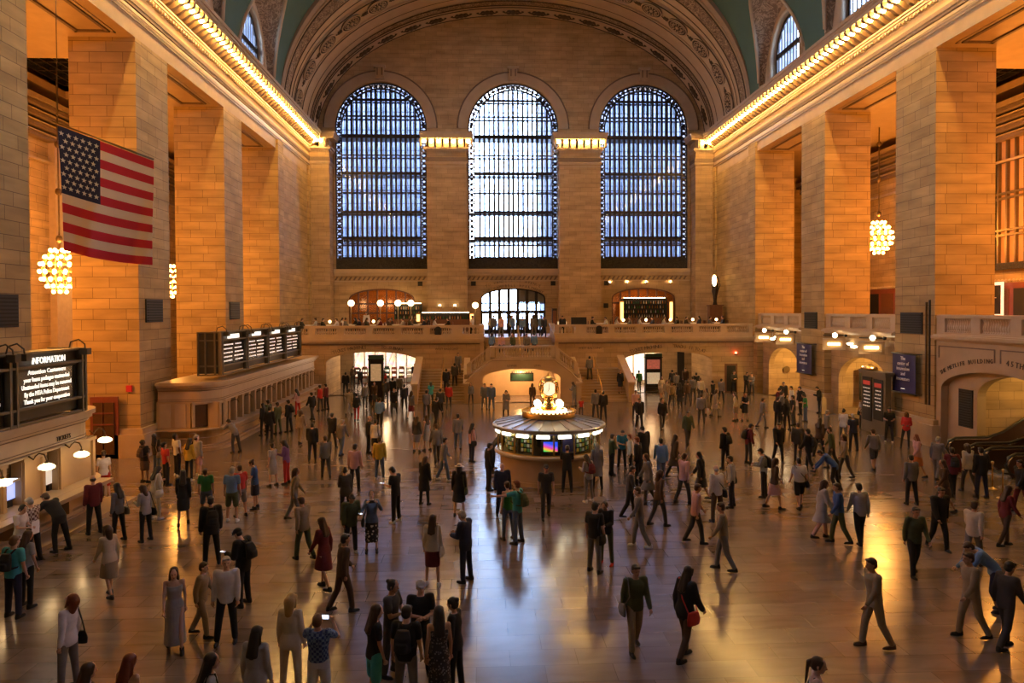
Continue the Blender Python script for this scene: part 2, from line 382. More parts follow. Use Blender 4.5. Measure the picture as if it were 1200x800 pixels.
    for (y0, y1) in ops:
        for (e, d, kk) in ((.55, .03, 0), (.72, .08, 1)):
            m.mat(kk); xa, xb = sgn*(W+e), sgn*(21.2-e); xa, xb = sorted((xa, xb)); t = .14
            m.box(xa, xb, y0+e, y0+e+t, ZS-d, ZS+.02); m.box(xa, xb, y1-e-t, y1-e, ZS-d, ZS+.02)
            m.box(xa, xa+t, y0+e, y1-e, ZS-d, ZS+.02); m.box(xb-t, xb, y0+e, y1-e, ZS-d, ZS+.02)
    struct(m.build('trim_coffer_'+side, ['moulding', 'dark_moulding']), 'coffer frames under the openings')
for sgn in (-1, 1):
    m = MB(); m.box(*sorted((sgn*21.2, sgn*29)), 67.6, 68, 0, 22.5); m.box(*sorted((sgn*18.3, sgn*29)), -12.4, -12, 0, 22.5); m.box(*sorted((sgn*21.2, sgn*29.2)), -12.4, 68, 22.5, 22.8)
    m.box(*sorted((sgn*20.9, sgn*21.2)), 66.6, 68, 0, 22.5)
    struct(m.build('wall_aisle_end', 'stone'), 'end wall and roof of the side aisle')
# ---- back wall behind the camera
m = MB(); m.box(-29, 29, -13, -12.5, 0, 38); struct(m.build('wall_east', 'stone'), 'plain stone end wall of the hall')
# ================================================================ VAULT
VZ, VA, VB = 22.75, 18.35, 14.6
BAYS = [7.45, 18.2, 29.05, 40.0, 50.6]
HWY, LZ0, LRISE = 3.0, 23.1, 4.6
def zmain(x): return VZ+VB*math.sqrt(max(0, 1-(x/VA)**2))
def zcross(x, y):
    best = -1
    for yc in BAYS:
        t = (y-yc)/(HWY+.85)
        if abs(t) < 1:
            z = LZ0+.1+(LRISE+.75)*math.sqrt(1-t*t)*(1-.10*t*t)+0.42*(W-abs(x))
            best = max(best, z)
    return best
mv = MB(); mv.smooth = True
NY, NX = 360, 150; Y0, Y1 = -12.0, 56.3
xs = [-19.0, -18.6]
for i in range(NX-3):
    t = -1+2*i/(NX-4); a = t*PI/2; xs.append(VA*math.sin(a))
xs += [18.6, 19.0]
pts = []; cr = []
for i in range(NX+1):
    for j in range(NY+1):
        y = Y0+(Y1-Y0)*j/NY; x = xs[i]; zm = zmain(x); zc = zcross(x, y)
        pts.append((x, y, max(zm, zc))); cr.append(zc > zm)
o = len(mv.v); mv.v += pts
for i in range(NX):
    for j in range(NY):
        q = (i*(NY+1)+j, i*(NY+1)+j+1, (i+1)*(NY+1)+j+1, (i+1)*(NY+1)+j)
        mv.f.append(q); mv.m.append(1 if sum(cr[k] for k in q) >= 2 else 0); mv.sm.append(True)
vault = struct(mv.build('ceiling', ['teal_vault', 'plaster_ornament'], recalc=False), 'teal vaulted ceiling with ornamented lunettes')
# groin mouldings, lunette walls and windows
for sgn in (-1, 1):
    for bi, yc in enumerate(BAYS):
        if yc < 10: continue
        g = []
        for k in range(61):
            t = -1+2*k/60; y = yc+t*(HWY+.84)
            lo, hi = 0.0, W
            # find x where cross = main (near the wall the cross vault is higher)
            best = None
            for it in range(40):
                mid = (lo+hi)/2
                zc = LZ0+.1+(LRISE+.75)*math.sqrt(max(0, 1-(t*(HWY+.84)/(HWY+.85))**2))*(1-.10*t*t)+0.42*(W-mid)
                if zc > zmain(mid): hi = mid
                else: lo = mid
            g.append((sgn*hi, y, zmain(hi)-.04))
        mb = MB(); mb.smooth = True; mb.tube(g, .13, 6); mb.build('rib', 'plaster', vault)
        # lunette wall with the arched window opening
        zt = lambda y: LZ0+.1+(LRISE+.75)*math.sqrt(max(0, 1-((y-yc)/(HWY+.85))**2))
        hw, zb, zsp, ztop = 2.45, 23.35, 24.9, 27.55
        op = [(yc-hw, zb), (yc+hw, zb)]+arcpts(yc, zsp, hw, ztop-zsp, 0, PI, 24)
        op = op[:2]+op[2:]
        outer = [(yc-4.2, 22.4), (yc+4.2, 22.4)]+[(yc+4.2-8.4*k/30, zt(yc+4.2-8.4*k/30)+.6) for k in range(31)]
        X = sgn*18.75
        mb = MB(); mb.poly(outer, [op], lambda u, v, w: (X+sgn*w, u, v), .35); struct(mb.build('wall_lunette', 'plaster'), 'lunette wall')
        # arch moulding round the window
        mb = MB(); mb.smooth = True; mb.tube([(X-sgn*.03, u, v) for u, v in [(yc-hw-.12, zb)]+arcpts(yc, zsp, hw+.12, ztop-zsp+.12, PI, 0, 24)+[(yc+hw+.12, zb)]], .16, 6)
        fr = mb
        # frame
        Xg = X+sgn*.28; f = MB()
        fr.smooth = False
        win = MB(); win.poly(op, [[(yc-hw+.22, zb+.2), (yc+hw-.22, zb+.2)]+arcpts(yc, zsp, hw-.22, ztop-zsp-.22, 0, PI, 24)], lambda u, v, w: (Xg+sgn*w, u, v), .1)
        win.box(*sorted((Xg, Xg+sgn*.12)), yc-hw+.1, yc+hw-.1, 25.0, 25.35)
        for k in range(1, 10):
            yy = yc-hw+2*hw*k/10; h = zsp+(ztop-zsp)*math.sqrt(max(0, 1-((yy-yc)/hw)**2)); win.box(*sorted((Xg, Xg+sgn*.1)), yy-.045, yy+.045, zb, h-.1)
        win_o = win.build('window_%d' % (20+bi+(10 if sgn > 0 else 0)), 'bronze_dark'); struct(win_o, 'arched lunette window in the vault')
        fr.build('trim_arch', 'plaster', win_o)
        gl = MB(); gl.poly(op, [], lambda u, v, w: (Xg+sgn*(.13+w), u, v), .015); gl.build('glass', 'window_glass', win_o)
# ---- end rib: barrel between the end wall and y=56.3, flaring towards the hall
secs = [(66.6, 17.9, 11.2, 0), (65.0, 17.9, 11.2, 0), (65.0, 17.95, 11.28, 0), (64.8, 17.95, 11.28, 0), (64.8, 18.0, 11.4, 2), (64.2, 18.0, 11.45, 2), (64.2, 18.02, 11.6, 0), (61.4, 18.05, 11.65, 0), (61.4, 18.0, 11.55, 0), (61.1, 18.0, 11.55, 0),
        (61.1, 18.05, 11.75, 0), (59.1, 18.1, 12.0, 0), (59.1, 18.05, 11.95, 0), (58.9, 18.05, 11.95, 0), (58.9, 18.12, 12.25, 0), (57.9, 18.2, 12.9, 0), (57.9, 18.2, 12.95, 2), (57.0, 18.27, 13.75, 2), (57.0, 18.25, 13.7, 0), (56.75, 18.3, 13.8, 0), (56.75, 18.32, 14.1, 3), (56.3, 18.35, 14.4, 3), (56.3, 18.45, 15.2, 3)]
er = MB(); er.smooth = True; na = 96
for k in range(len(secs)-1):
    (ya, aa, ba, ma), (yb, ab, bb, _) = secs[k], secs[k+1]; er.k = ma
    p = []
    for (yy, a_, b_) in ((ya, aa, ba), (yb, ab, bb)):
        for i in range(na+1):
            t = PI*i/na; p.append((a_*math.cos(t), yy, 22.75-.35+b_*math.sin(t)))
    er.add(p, [(i, i+1, na+2+i, na+1+i) for i in range(na)])
rib = struct(er.build('ceiling_rib', ['plaster', 'plaster_dark', 'band_ornament', 'plaster_dark'], recalc=False), 'decorated end arch of the vault')
# rosettes and small scroll ornaments as carved bosses
ros = MB(); ros.smooth = True
ros.mat(1).lathe([(.95, -.05), (.95, .04), (0, .06)], seg=24); ros.mat(0).tube([(.93*math.cos(2*PI*q/24), .93*math.sin(2*PI*q/24), .05) for q in range(24)], .06, 6, True); ros.tube([(.70*math.cos(2*PI*q/24), .70*math.sin(2*PI*q/24), .06) for q in range(24)], .035, 6, True)
for k in range(12):
    a = 2*PI*k/12; ros.mat(0); st = len(ros.v); ros.ball((.46, 0, .08), .17, .05, .05, 6, 4); ros.xf(Matrix.Rotation(a, 4, 'Z'), st)
ros.ball((0, 0, .08), .17, .17, .10, 10, 6)
rosm = ros.mesh('rosette', ['plaster', 'rosette_dark'])
scr = MB(); scr.smooth = True
scr.ball((0, 0, .02), .25, .42, .06, 8, 5)
for sx in (-1, 1):
    scr.ball((sx*.3, .2, .02), .16, .12, .06, 8, 5); scr.ball((sx*.3, -.22, .02), .16, .12, .06, 8, 5)
    scr.tube([(sx*.1, 0, .03), (sx*.35, .12, .04), (sx*.6, .02, .04), (sx*.75, -.1, .03), (sx*.62, -.16, .03)], .045, 5)
    scr.tube([(sx*.1, 0, .03), (sx*.3, -.14, .04), (sx*.5, -.06, .03)], .035, 5)
scr.ball((0, 0, .02), .16, .22, .09, 8, 5)
scrm = scr.mesh('scroll', ['rosette_dark'])
def on_rib(mesh, name, t, y, a_, b_, dz=0.0, sc=1.0):
    c, s_ = math.cos(t), math.sin(t); p = Vector((a_*c, y, 22.4+b_*s_)); tx = Vector((-a_*s_, 0, b_*c)).normalized(); ny = Vector((0, 1, 0)); nn = tx.cross(ny)
    if nn.dot(Vector((0, 0, 24))-p+Vector((0, y, 0))) < 0: nn = -nn; tx = -tx
    M = Matrix((( tx.x, ny.x, nn.x, p.x), (tx.y, ny.y, nn.y, p.y), (tx.z, ny.z, nn.z, p.z), (0, 0, 0, 1)))
    o = link(name, mesh, rib); o.matrix_local = M @ Matrix.Scale(sc, 4); return o
for (yy, a_, b_, r_) in ((66.5, 17.88, 11.18, .05), (64.95, 17.93, 11.26, .05), (64.75, 17.98, 11.36, .05), (64.15, 18.0, 11.5, .04), (63.2, 18.02, 11.62, .03), (61.3, 17.98, 11.55, .05), (59.0, 18.03, 11.93, .06), (58.5, 18.13, 12.4, .03), (57.95, 18.18, 12.88, .05), (56.9, 18.25, 13.65, .05)):
    t_ = MB(); t_.smooth = True; t_.tube([(a_*math.cos(PI*q/96), yy, 22.4+b_*math.sin(PI*q/96)) for q in range(97)], r_, 5); t_.build('rib_line', 'rosette_dark', rib)
# equal spacing along the ellipse
def arc_params(a_, b_, step):
    out = []; acc = 0; prev = None; tot = 0; n = 2000; L = [0]
    for i in range(1, n+1):
        t0, t1 = PI*(i-1)/n, PI*i/n; L.append(L[-1]+math.hypot(a_*(math.cos(t1)-math.cos(t0)), b_*(math.sin(t1)-math.sin(t0))))
    cnt = int(L[-1]/step); off = (L[-1]-(cnt-1)*step)/2; j = 0
    for k in range(cnt):
        d = off+k*step
        while L[j] < d: j += 1
        out.append(PI*j/n)
    return out
for t in arc_params(18.05, 11.8, 2.62): on_rib(rosm, 'rosette', t, 60.1, 18.02, 11.8)
for t in arc_params(18.05, 11.8, 2.62):
    t2 = t+1.31/17.5
    on_rib(scrm, 'scroll', t2, 60.1, 18.02, 11.8, sc=.7)
for t in arc_params(17.9, 11.2, 2.35): on_rib(scrm, 'scroll', t, 65.75, 17.87, 11.17, sc=1.25)
# ================================================================ END WALL (west)
WC, WR, WZ0 = 12.12, 4.18, 10.33; WSP = 27.42-WR
def wopen(xc, r=WR, z0=WZ0): return [(xc-r, z0), (xc+r, z0)]+arcpts(xc, WSP, r, r, 0, PI, 40)
DW = 3.0
def dopen(xc): return [(xc-DW, 4.36), (xc+DW, 4.36)]+arcpts(xc, 7.6, DW, .95, 0, PI, 20)
outer = [(-18.4, 0), (18.4, 0)]+arcpts(0, 22.4, 18.4, 11.9, 0, PI, 60)
m = MB(); m.poly(outer, [wopen(x) for x in (-WC, 0, WC)]+[dopen(x) for x in (-WC-.05, -.08, WC-.03)], lambda u, v, w: (u, YE+w, v), .6)
west = struct(m.build('wall_west', 'stone_small'), 'stone end wall with three tall arched windows')
# recessed arch borders and keystones
m = MB()
for xc in (-WC, 0, WC):
    ring = arcpts(xc, WSP, WR+.95, WR+.95, 0, PI, 40); inner = arcpts(xc, WSP, WR+.02, WR+.02, PI, 0, 40)
    m.mat(0); m.poly(ring+inner, [], lambda u, v, w: (u, YE-.10+w, v), .12)
    m.smooth = True; m.mat(1); m.tube([(u, YE-.1, v) for u, v in arcpts(xc, WSP, WR+.95, WR+.95, 0, PI, 40)], .07, 6); m.smooth = False; m.mat(0)
    kz = WSP+WR+.15
    m.box(xc-.42, xc+.42, YE-.45, YE, kz, kz+.25); m.box(xc-.36, xc+.36, YE-.5, YE, kz+.25, kz+1.0); m.box(xc-.52, xc+.52, YE-.6, YE, kz+1.0, kz+1.2)
    for dx in (-.2, .2): m.mat(1).box(xc+dx-.05, xc+dx+.05, YE-.53, YE-.5, kz+.3, kz+.95)
    m.mat(0)
struct(m.build('trim_window_arch', ['plaster', 'dark_moulding']), 'moulded surrounds and keystones of the arched windows')
# sill mouldings and the Greek key band
m = MB()
for xc in (-WC, 0, WC):
    w = 4.3; m.mat(0); m.box(xc-w, xc+w, YE-.3, YE, 10.0, 10.33); m.box(xc-w, xc+w, YE-.15, YE, 9.75, 10.0); m.box(xc-w, xc+w, YE-.1, YE, 9.2, 9.27)
    m.mat(1); x = xc-w
    while x < xc+w-.3:
        m.add([(x, YE-.05, 9.32), (x+.16, YE-.05, 9.32), (x+.36, YE-.05, 9.66), (x+.2, YE-.05, 9.66), (x, YE, 9.32), (x+.16, YE, 9.32), (x+.36, YE, 9.66), (x+.2, YE, 9.66)],
              [(0, 1, 2, 3), (0, 4, 5, 1), (1, 5, 6, 2), (2, 6, 7, 3), (3, 7, 4, 0)]); x += .42
struct(m.build('trim_sill', ['marble_trim', 'dark_moulding']), 'window sills and patterned band')
# pilasters with lamp-lit capitals
def pilaster(x0, x1, yf, caps=True):
    m = MB(); m.box(x0, x1, yf, YE, 4.36, 22.0); p = m.build('pilaster', 'stone_small'); struct(p, 'stone pilaster between the end windows')
    c = MB(); e = lambda d, z0, z1: c.box(x0-d, x1+d, yf-d, YE, z0, z1)
    e(.03, 19.44, 19.5); e(.07, 19.66, 19.74); e(.12, 19.74, 19.86); c.mat(1); e(.1, 19.9, 20.24); c.mat(0); e(.1, 20.84, 20.96); e(.24, 20.96, 21.16)
    e(.5, 21.86, 22.05); e(.56, 22.05, 22.2); e(.62, 22.2, 22.42)
    n = int((x1-x0)/.16)
    for i in range(n): xx = x0+(x1-x0)*(i+.25)/n; c.box(xx, xx+.09, yf-.08, yf, 20.7, 20.86)
    c.build('capital', ['moulding', 'dark_moulding'], p)
    return p
for (x0, x1, ny) in ((-7.86, -4.31, 7), (4.08, 7.83, 7), (-18.3, -16.5, 3), (16.55, 18.3, 3)):
    pilaster(x0, x1, 65.0)
    m = MB()
    if ny == 7:
        xc = (x0+x1)/2; L = [xc+(i-3)*.655 for i in range(7)]
    else: L = [x0+.5+.66*i for i in range(2)] if x0 < 0 else [x0+.55+.66*i for i in range(2)]
    for i, xx in enumerate(L):
        for dx in (-.33, .33):
            m.box(xx+dx-.09, xx+dx+.09, 64.62, 65.0, 21.16, 21.86)
        o = link('cornice_lamp', lampmesh, None, (xx, 64.66, 21.77)); o.scale = (1.2, 1.2, 1.2)
        tag(o, 'bare round bulb glowing in a capital between the arched end windows', 'lamp', 'bulbs in the pilaster capitals')
    m.build('trim_bracket', 'moulding')['kind'] = 'structure'
# small square dark vents and plates
for i, (x, z) in enumerate(((-8.63, 9.0), (-3.5+.0-.25, 9.0), (3.62, 9.0), (8.6, 9.0), (8.55, 6.9))):
    m = MB(); m.box(-.22, .22, -.04, 0, -.22, .22); m.mat(1)
    for k in range(5): m.box(-.18, .18, -.06, -.04, -.17+k*.075, -.14+k*.075)
    o = m.build('vent', ['black_metal', 'grille_black'], None, (x, YE, z))
    tag(o, ['small dark square vent above the restaurant arch beside the pilaster', 'small dark square vent above the doors, beside the restaurant-side pilaster', 'small dark square vent above the doors, beside the bar-side pilaster', 'small dark square vent above the bar arch beside the pilaster', 'small dark square plate lower on the wall beside the bar arch'][i], 'vent')
# ---- tall windows
for wi, xc in enumerate((-WC, 0, WC)):
    root = None
    yb = YE+.25
    fr = MB(); B = .62
    inn = [(xc-WR+B, WZ0+1.15), (xc+WR-B, WZ0+1.15)]+arcpts(xc, WSP, WR-B, WR-B, 0, PI, 40)
    # thin outer + inner rims of the ornamental border
    def rim(r0, z0, r1, z1, d):
        fr.poly(wopen(xc, WR-r0, WZ0+z0), [[(xc-WR+r1, WZ0+z1), (xc+WR-r1, WZ0+z1)]+arcpts(xc, WSP, WR-r1, WR-r1, 0, PI, 40)], lambda u, v, w: (u, yb+w, v), d)
    rim(0, 0, .12, .1, .18); rim(.50, .95, .64, 1.15, .18)
    # bottom solid panel
    fr.mat(1).box(xc-WR+.1, xc+WR-.1, yb+.02, yb+.14, WZ0+.05, WZ0+1.0); fr.mat(0)
    # crosses and studs in the border
    def stud(u, v, a):
        st = len(fr.v); 
        fr.box(-.15, .15, .02, .05, -.15, .15)
        for rr in (0.785, -0.785):
            s2 = len(fr.v); fr.box(-.27, .27, -.03, .03, -.06, .06); fr.xf(Matrix.Rotation(rr+a, 4, 'Y'), s2)
        fr.smooth = True; fr.ball((0, 0, 0), .10, .06, .10, 6, 4); fr.smooth = False
        fr.xf(Matrix.Translation((u, yb+.08, v)), st)
    z = WZ0+.5
    while z < WSP:
        for sx in (-1, 1): stud(xc+sx*(WR-.31), z+.6, 0)
        z += .48
    for k in range(1, 26):
        a = PI*k/26; stud(xc+(WR-.31)*math.cos(a), WSP+(WR-.31)*math.sin(a), a)
    win = fr.build('window_%d' % (wi+1), ['bronze_dark', 'bronze_ornament']); struct(win, 'tall arched window %d of the end wall' % (wi+1))
    hwi = WR-B
    def top(x): d = abs(x-xc); return WSP+math.sqrt(max(0, (WR-.55)**2-d*d)) if d < WR-.55 else WSP
    mu = MB()
    for k in range(1, 16):
        x = xc-hwi+2*hwi*k/16; mu.box(x-.085, x+.085, yb+.0, yb+.16, WZ0+1.1, top(x))
        for dx in (-.115, .115): mu.box(x+dx-.012, x+dx+.012, yb+.1, yb+.14, WZ0+1.1, top(x+dx))
    mu.build('mullion', 'bronze_dark', win)
    tr = MB()
    for (z, h) in ((12.45, .14), (12.62, .08), (13.05, .30), (13.25, .1), (15.25, .12), (15.5, .22), (17.35, .08), (17.55, .06), (19.0, .20), (19.2, .08), (20.75, .1), (22.35, .26), (22.6, .1), (24.3, .12), (25.75, .2), (26.55, .06)):
        hw = hwi+.05 if z < WSP else math.sqrt(max(0, (WR-.55)**2-(z-WSP)**2))
        tr.box(xc-hw, xc+hw, yb-.02, yb+.18, z, z+h)
    # ring ornaments along the lower transom
    for k in range(16):
        x = xc-hwi+2*hwi*(k+.5)/16; tr.smooth = True; tr.tube([(x+.14*math.cos(a*PI/4), yb+.05, 12.85+.12*math.sin(a*PI/4)) for a in range(8)], .03, 5, True); tr.smooth = False
    tr.build('transom', 'bronze_dark', win)
    gl = MB(); gl.poly(inn, [], lambda u, v, w: (u, yb+.2+w, v), .015); gl.build('glass', 'window_glass', win)
    # outer skin of the double window: walkways and thin bars 1.4 m behind
    sk = MB(); yo = YE+2.0
    for k in range(0, 33):
        x = xc-WR-.3+(2*WR+.6)*k/32; sk.box(x-.03, x+.03, yo, yo+.06, WZ0, WSP+WR)
    for z in (10.4, 13.1, 15.6, 17.5, 19.1, 20.8, 22.4, 24.4, 26.0): sk.box(xc-WR-.4, xc+WR+.4, yo-.05, yo+.08, z, z+.14)
    for z in (12.95, 15.45, 18.95, 22.4): sk.box(xc-WR-.4, xc+WR+.4, YE+.6, yo, z, z+.06)
    for z in (11.7, 14.3, 16.6, 18.3, 20.0, 21.6, 23.5, 25.2): sk.box(xc-WR-.4, xc+WR+.4, yo, yo+.05, z, z+.05)
    sk.build('outer_skin', 'bronze_dark', win)
# the slab closing the window corridor
m = MB(); m.box(-18.4, 18.4, YE+.6, YE+2.2, 9.3, WZ0); m.box(-18.4, 18.4, YE+.6, YE+2.4, 27.6, 28.2)
for x0, x1 in ((-18.4, -16.6), (-7.6, -4.5), (4.5, 7.6), (16.6, 18.4)): m.box(x0, x1, YE+.6, YE+2.3, WZ0, 27.6)
struct(m.build('wall_corridor', 'plain_stone'), 'corridor between the inner and outer window')
# buildings across the street
def tower(name, x0, x1, y0, h, c, lab):
    m = MB(); m.box(x0, x1, y0, y0+14, -6, h); b = m.build(name, c); tag(b, lab, 'building', kind='structure')
    w = MB()
    nx = int((x1-x0)/1.7)
    for i in range(nx):
        for k in range(int((h+2)/2.6)):
            x = x0+.5+i*1.7; z = -2+k*2.6; w.box(x, x+.85, y0-.06, y0, z, z+1.5)
    w.build('windows', 'tower_window', b)
mat('tower_a', (0.12, 0.125, 0.17), 0.8, noise=0.15, scale=.3); mat('tower_b', (0.13, 0.13, 0.17), 0.8, noise=0.1, scale=.3); mat('tower_window', (0.05, 0.06, 0.09), 0.5)
tower('exterior_building', -34, -5.2, 96, 52, 'tower_a', 'pale office block seen through the flag-side arched window')
tower('exterior_building', 5.5, 38, 92, 46, 'tower_b', 'pale office block seen through the escalator-side arched window')
m = MB(); m.box(-60, 60, 69, 130, -.4, 4.2); struct(m.build('street', 'plain_stone'), 'street outside the end doors')
# ---- arched doors under the windows
def doorway(n, xc, kind):
    y = YE+.15; f = MB(); o_ = [(xc-DW, 4.36), (xc+DW, 4.36)]+arcpts(xc, 7.6, DW, .95, 0, PI, 20)
    i_ = [(xc-DW+.1, 4.36), (xc+DW-.1, 4.36)]+arcpts(xc, 7.6, DW-.1, .85, 0, PI, 20)
    f.poly(arcpts(xc, 7.6, DW, .95, 0, PI, 24)+arcpts(xc, 7.6, DW-.13, .82, PI, 0, 24), [], lambda u, v, w: (u, y+w, v), .15)
    for s_ in (-1, 1): f.box(*sorted((xc+s_*DW, xc+s_*(DW-.13))), y, y+.15, 4.36, 7.6)
    f.box(xc-DW, xc+DW, y-.04, y+.2, 7.1, 7.24)
    rng = range(1, 7); bw_ = .13 if kind == 'main' else .07
    if kind == 'main':
        f.box(xc-DW, xc+DW, y-.02, y+.2, 6.2, 6.5); f.box(xc-DW, xc+DW, y, y+.15, 4.36, 4.75)
        for k in range(7): x = xc-DW+2*DW*(k+.5)/7; f.box(x-.3, x-.24, y+.02, y+.12, 4.4, 6.3); f.box(x+.24, x+.3, y+.02, y+.12, 4.4, 6.3); f.box(x-.02, x+.02, y+.04, y+.1, 6.5, 7.1)
    for k in rng:
        x = xc-DW+2*DW*k/7; h = 7.6+.95*math.sqrt(max(0, 1-((x-xc)/DW)**2)); f.box(x-bw_, x+bw_, y, y+.15, 7.2, h-.05)
        if kind != 'bar' or k in (1,): f.box(x-bw_, x+bw_, y, y+.15, 4.36, 7.1)
    if kind != 'bar': f.box(xc-DW, xc+DW, y, y+.15, 6.25, 6.38)
    d = f.build('door_%d' % n, 'wood' if kind != 'main' else 'bronze_dark'); struct(d, {'main': 'bronze framed doors to the street', 'rest': 'wooden arched screen behind the restaurant', 'bar': 'wooden arched screen over the bar'}[kind])
    g = MB(); g.poly(i_, [], lambda u, v, w: (u, y+.16+w, v), .012); g.build('glass', 'amber_glass' if kind != 'main' else 'window_glass', d)
    if kind == 'main':
        b = MB(); b.box(xc+.35, xc+DW-.1, y+.3, y+.34, 7.25, 8.45); b.build('panel', 'plain_stone', d)
    return d
doorway(1, -WC-.05, 'rest'); doorway(2, -.08, 'main'); doorway(3, WC-.03, 'bar')
# rooms behind the side doors (lit) and street-side lobby
m = MB()
for xc in (-WC, WC):
    m.box(xc-4, xc-3.8, YE+.6, YE+4, 4.2, 9.3); m.box(xc+3.8, xc+4, YE+.6, YE+4, 4.2, 9.3); m.box(xc-4, xc+4, YE+4, YE+4.2, 4.2, 9.3); m.box(xc-4, xc+4, YE+.6, YE+4.2, 9.3, 9.4)
m.box(-18, 18, YE+.6, YE+6, 4.1, 4.36)
struct(m.build('wall_lobby', 'stone_small'), 'rooms behind the arched doors')
arc_text('TO VANDERBILT AVENUE', 'lettering', .34, 'letter_dark', west, (-.08, 4.2), 5.6, 5.05, rad(116), rad(64), YE, 'x')
arc_text('THE CAMPBELL APARTMENT', 'lettering', .34, 'letter_dark', west, (-.08, 4.2), 5.2, 4.6, rad(121), rad(59), YE, 'x')
# ================================================================ BALCONY
BY = 55.5; BZ = 4.36
def baluster_profile(h):
    return [(.085, 0), (.085, .06*h), (.05, .10*h), (.06, .18*h), (.088, .34*h), (.075, .46*h), (.042, .66*h), (.05, .80*h), (.075, .88*h), (.085, .93*h), (.085, h)]
def balustrade(name, p0, p1, z0, zr, panels, solid=0.55, seg=8, mat_='marble_trim', th=.32, count=11, ends=True, base=0.35):
    """straight balustrade from p0 to p1 (x,y); posts between panels; returns object"""
    p0 = Vector((p0[0], p0[1], 0)); p1 = Vector((p1[0], p1[1], 0)); L = (p1-p0).length; d = (p1-p0).normalized()
    ang = math.atan2(d.y, d.x); m = MB(); hh = th/2
    m.box(0, L, -hh, hh, z0, z0+base); m.box(0, L, -hh-.03, hh+.03, zr-.17, zr-.03); m.box(0, L, -hh+.02, hh-.02, zr-.03, zr)
    pw = (L-solid*(panels+1))/panels; x = 0
    for i in range(panels+1):
        m.box(x, x+solid, -hh, hh, z0+base, zr-.17); x += solid+pw
    m.smooth = True; bh = zr-.17-z0-base
    for i in range(panels):
        xa = solid*(i+1)+pw*i
        for k in range(count):
            xx = xa+pw*(k+.5)/count; m.lathe([(r, z) for r, z in baluster_profile(bh)], (xx, 0, z0+base), seg)
    M = Matrix.Translation((p0.x, p0.y, 0)) @ Matrix.Rotation(ang, 4, 'Z'); m.xf(M)
    return struct(m.build(name, mat_), 'stone balustrade')
# slab and front wall with two wide arches
GX0, GX1 = -2.85, 2.6           # gap of the central flight
m = MB()
m.box(-18.3, GX0-.3, BY+.25, YE, 3.95, BZ); m.box(GX1+.3, 18.3, BY+.25, YE, 3.95, BZ); m.box(GX0-.3, GX1+.3, BY+3.6, YE, 3.95, BZ)
struct(m.build('floor_balcony', 'plain_stone'), 'floor of the west balcony')
m = MB(); m.box(-18.3, 18.3, BY+.6, YE, 3.75, 3.95); struct(m.build('ceiling_passage', 'plain_stone'), 'ceiling under the balcony')
def aopen(x0, x1, zs, zt): return [(x0, 0), (x1, 0)]+arcpts((x0+x1)/2, zs, (x1-x0)/2, zt-zs, 0, PI, 24)
m = MB(); m.poly([(-18.3, 0), (18.3, 0), (18.3, 4.0), (GX1, 4.0), (GX1, 2.6), (GX0, 2.6), (GX0, 4.0), (-18.3, 4.0)], [aopen(-14.9, -7.85, 2.55, 3.36), aopen(7.95, 15.0, 2.5, 3.22)], lambda u, v, w: (u, BY+w, v), .6)
bw = struct(m.build('wall_balcony', 'stone_small'), 'wall under the balcony with two wide arches')
m = MB()
for (x0, x1) in ((-18.3, GX0), (GX1, 18.3)):
    m.mat(0); m.box(x0, x1, BY-.12, BY+.4, 4.0, 4.12); m.box(x0, x1, BY-.3, BY+.4, 4.12, 4.24); m.box(x0, x1, BY-.36, BY+.4, 4.24, 4.36)
    m.mat(1); m.box(x0, x1, BY-.06, BY, 3.9, 4.0)  # dark strip painted in as the shadow under the balcony edge
struct(m.build('trim_balcony', ['marble_trim', 'dark_moulding']), 'moulded edge of the balcony')
arc_text('TICKET MACHINES', 'lettering', .36, 'letter_dark', bw, (-11.4, -1.2), 7.4, 4.95, rad(113), rad(94), BY, 'x')
arc_text('TO SUBWAY', 'lettering', .36, 'letter_dark', bw, (-11.4, -1.2), 7.4, 4.95, rad(84), rad(72), BY, 'x')
arc_text('TICKET MACHINES', 'lettering', .36, 'letter_dark', bw, (11.5, -1.3), 7.4, 4.95, rad(113), rad(94), BY, 'x')
arc_text('TRACKS 11 TO 42', 'lettering', .36, 'letter_dark', bw, (11.5, -1.3), 7.4, 4.95, rad(86), rad(67), BY, 'x')
text('WEST BALCONY', 'lettering', .24, 'letter_dark', bw, (-5.7, BY-.01, 3.55)); text('WEST BALCONY', 'lettering', .24, 'letter_dark', bw, (5.4, BY-.01, 3.55))
balustrade('trim_balustrade_left', (-18.3, BY-.1), (GX0-1.95, BY-.1), BZ, 5.39, 6, solid=.5, count=10)
balustrade('trim_balustrade_left_end', (GX0-1.95, BY-.1), (GX0, BY-.1), BZ, 5.39, 1, solid=.35, count=4)
balustrade('trim_balustrade_right', (GX1+1.95, BY-.1), (18.3, BY-.1), BZ, 5.39, 6, solid=.5, count=10)
balustrade('trim_balustrade_right_end', (GX1, BY-.1), (GX1+1.95, BY-.1), BZ, 5.39, 1, solid=.35, count=4)
m = MB(); m.box(-18.2, -4.6, BY+.7, YE-.1, BZ, BZ+.34); m.box(5.6, 18.2, BY+.7, YE-.1, BZ, BZ+.34); struct(m.build('floor_platform', 'wood'), 'raised dining platform')
# little arched plaques on the balustrade posts
for x, nm in ((-6.35, 'restaurant side'), (6.05, 'bar side')):
    m = MB(); m.poly([(-.24, 0), (.24, 0)]+arcpts(0, .42, .24, .22, 0, PI, 10), [], lambda u, v, w: (u, -w, v), .05)
    m.mat(1).box(-.16, .16, -.07, -.05, .06, .42)
    o = m.build('plaque', ['bronze_dark', 'grille_black'], None, (x, BY-.28, 4.66)); tag(o, 'dark arched bronze plaque on the balcony rail, '+nm+' of the stairs', 'plaque')
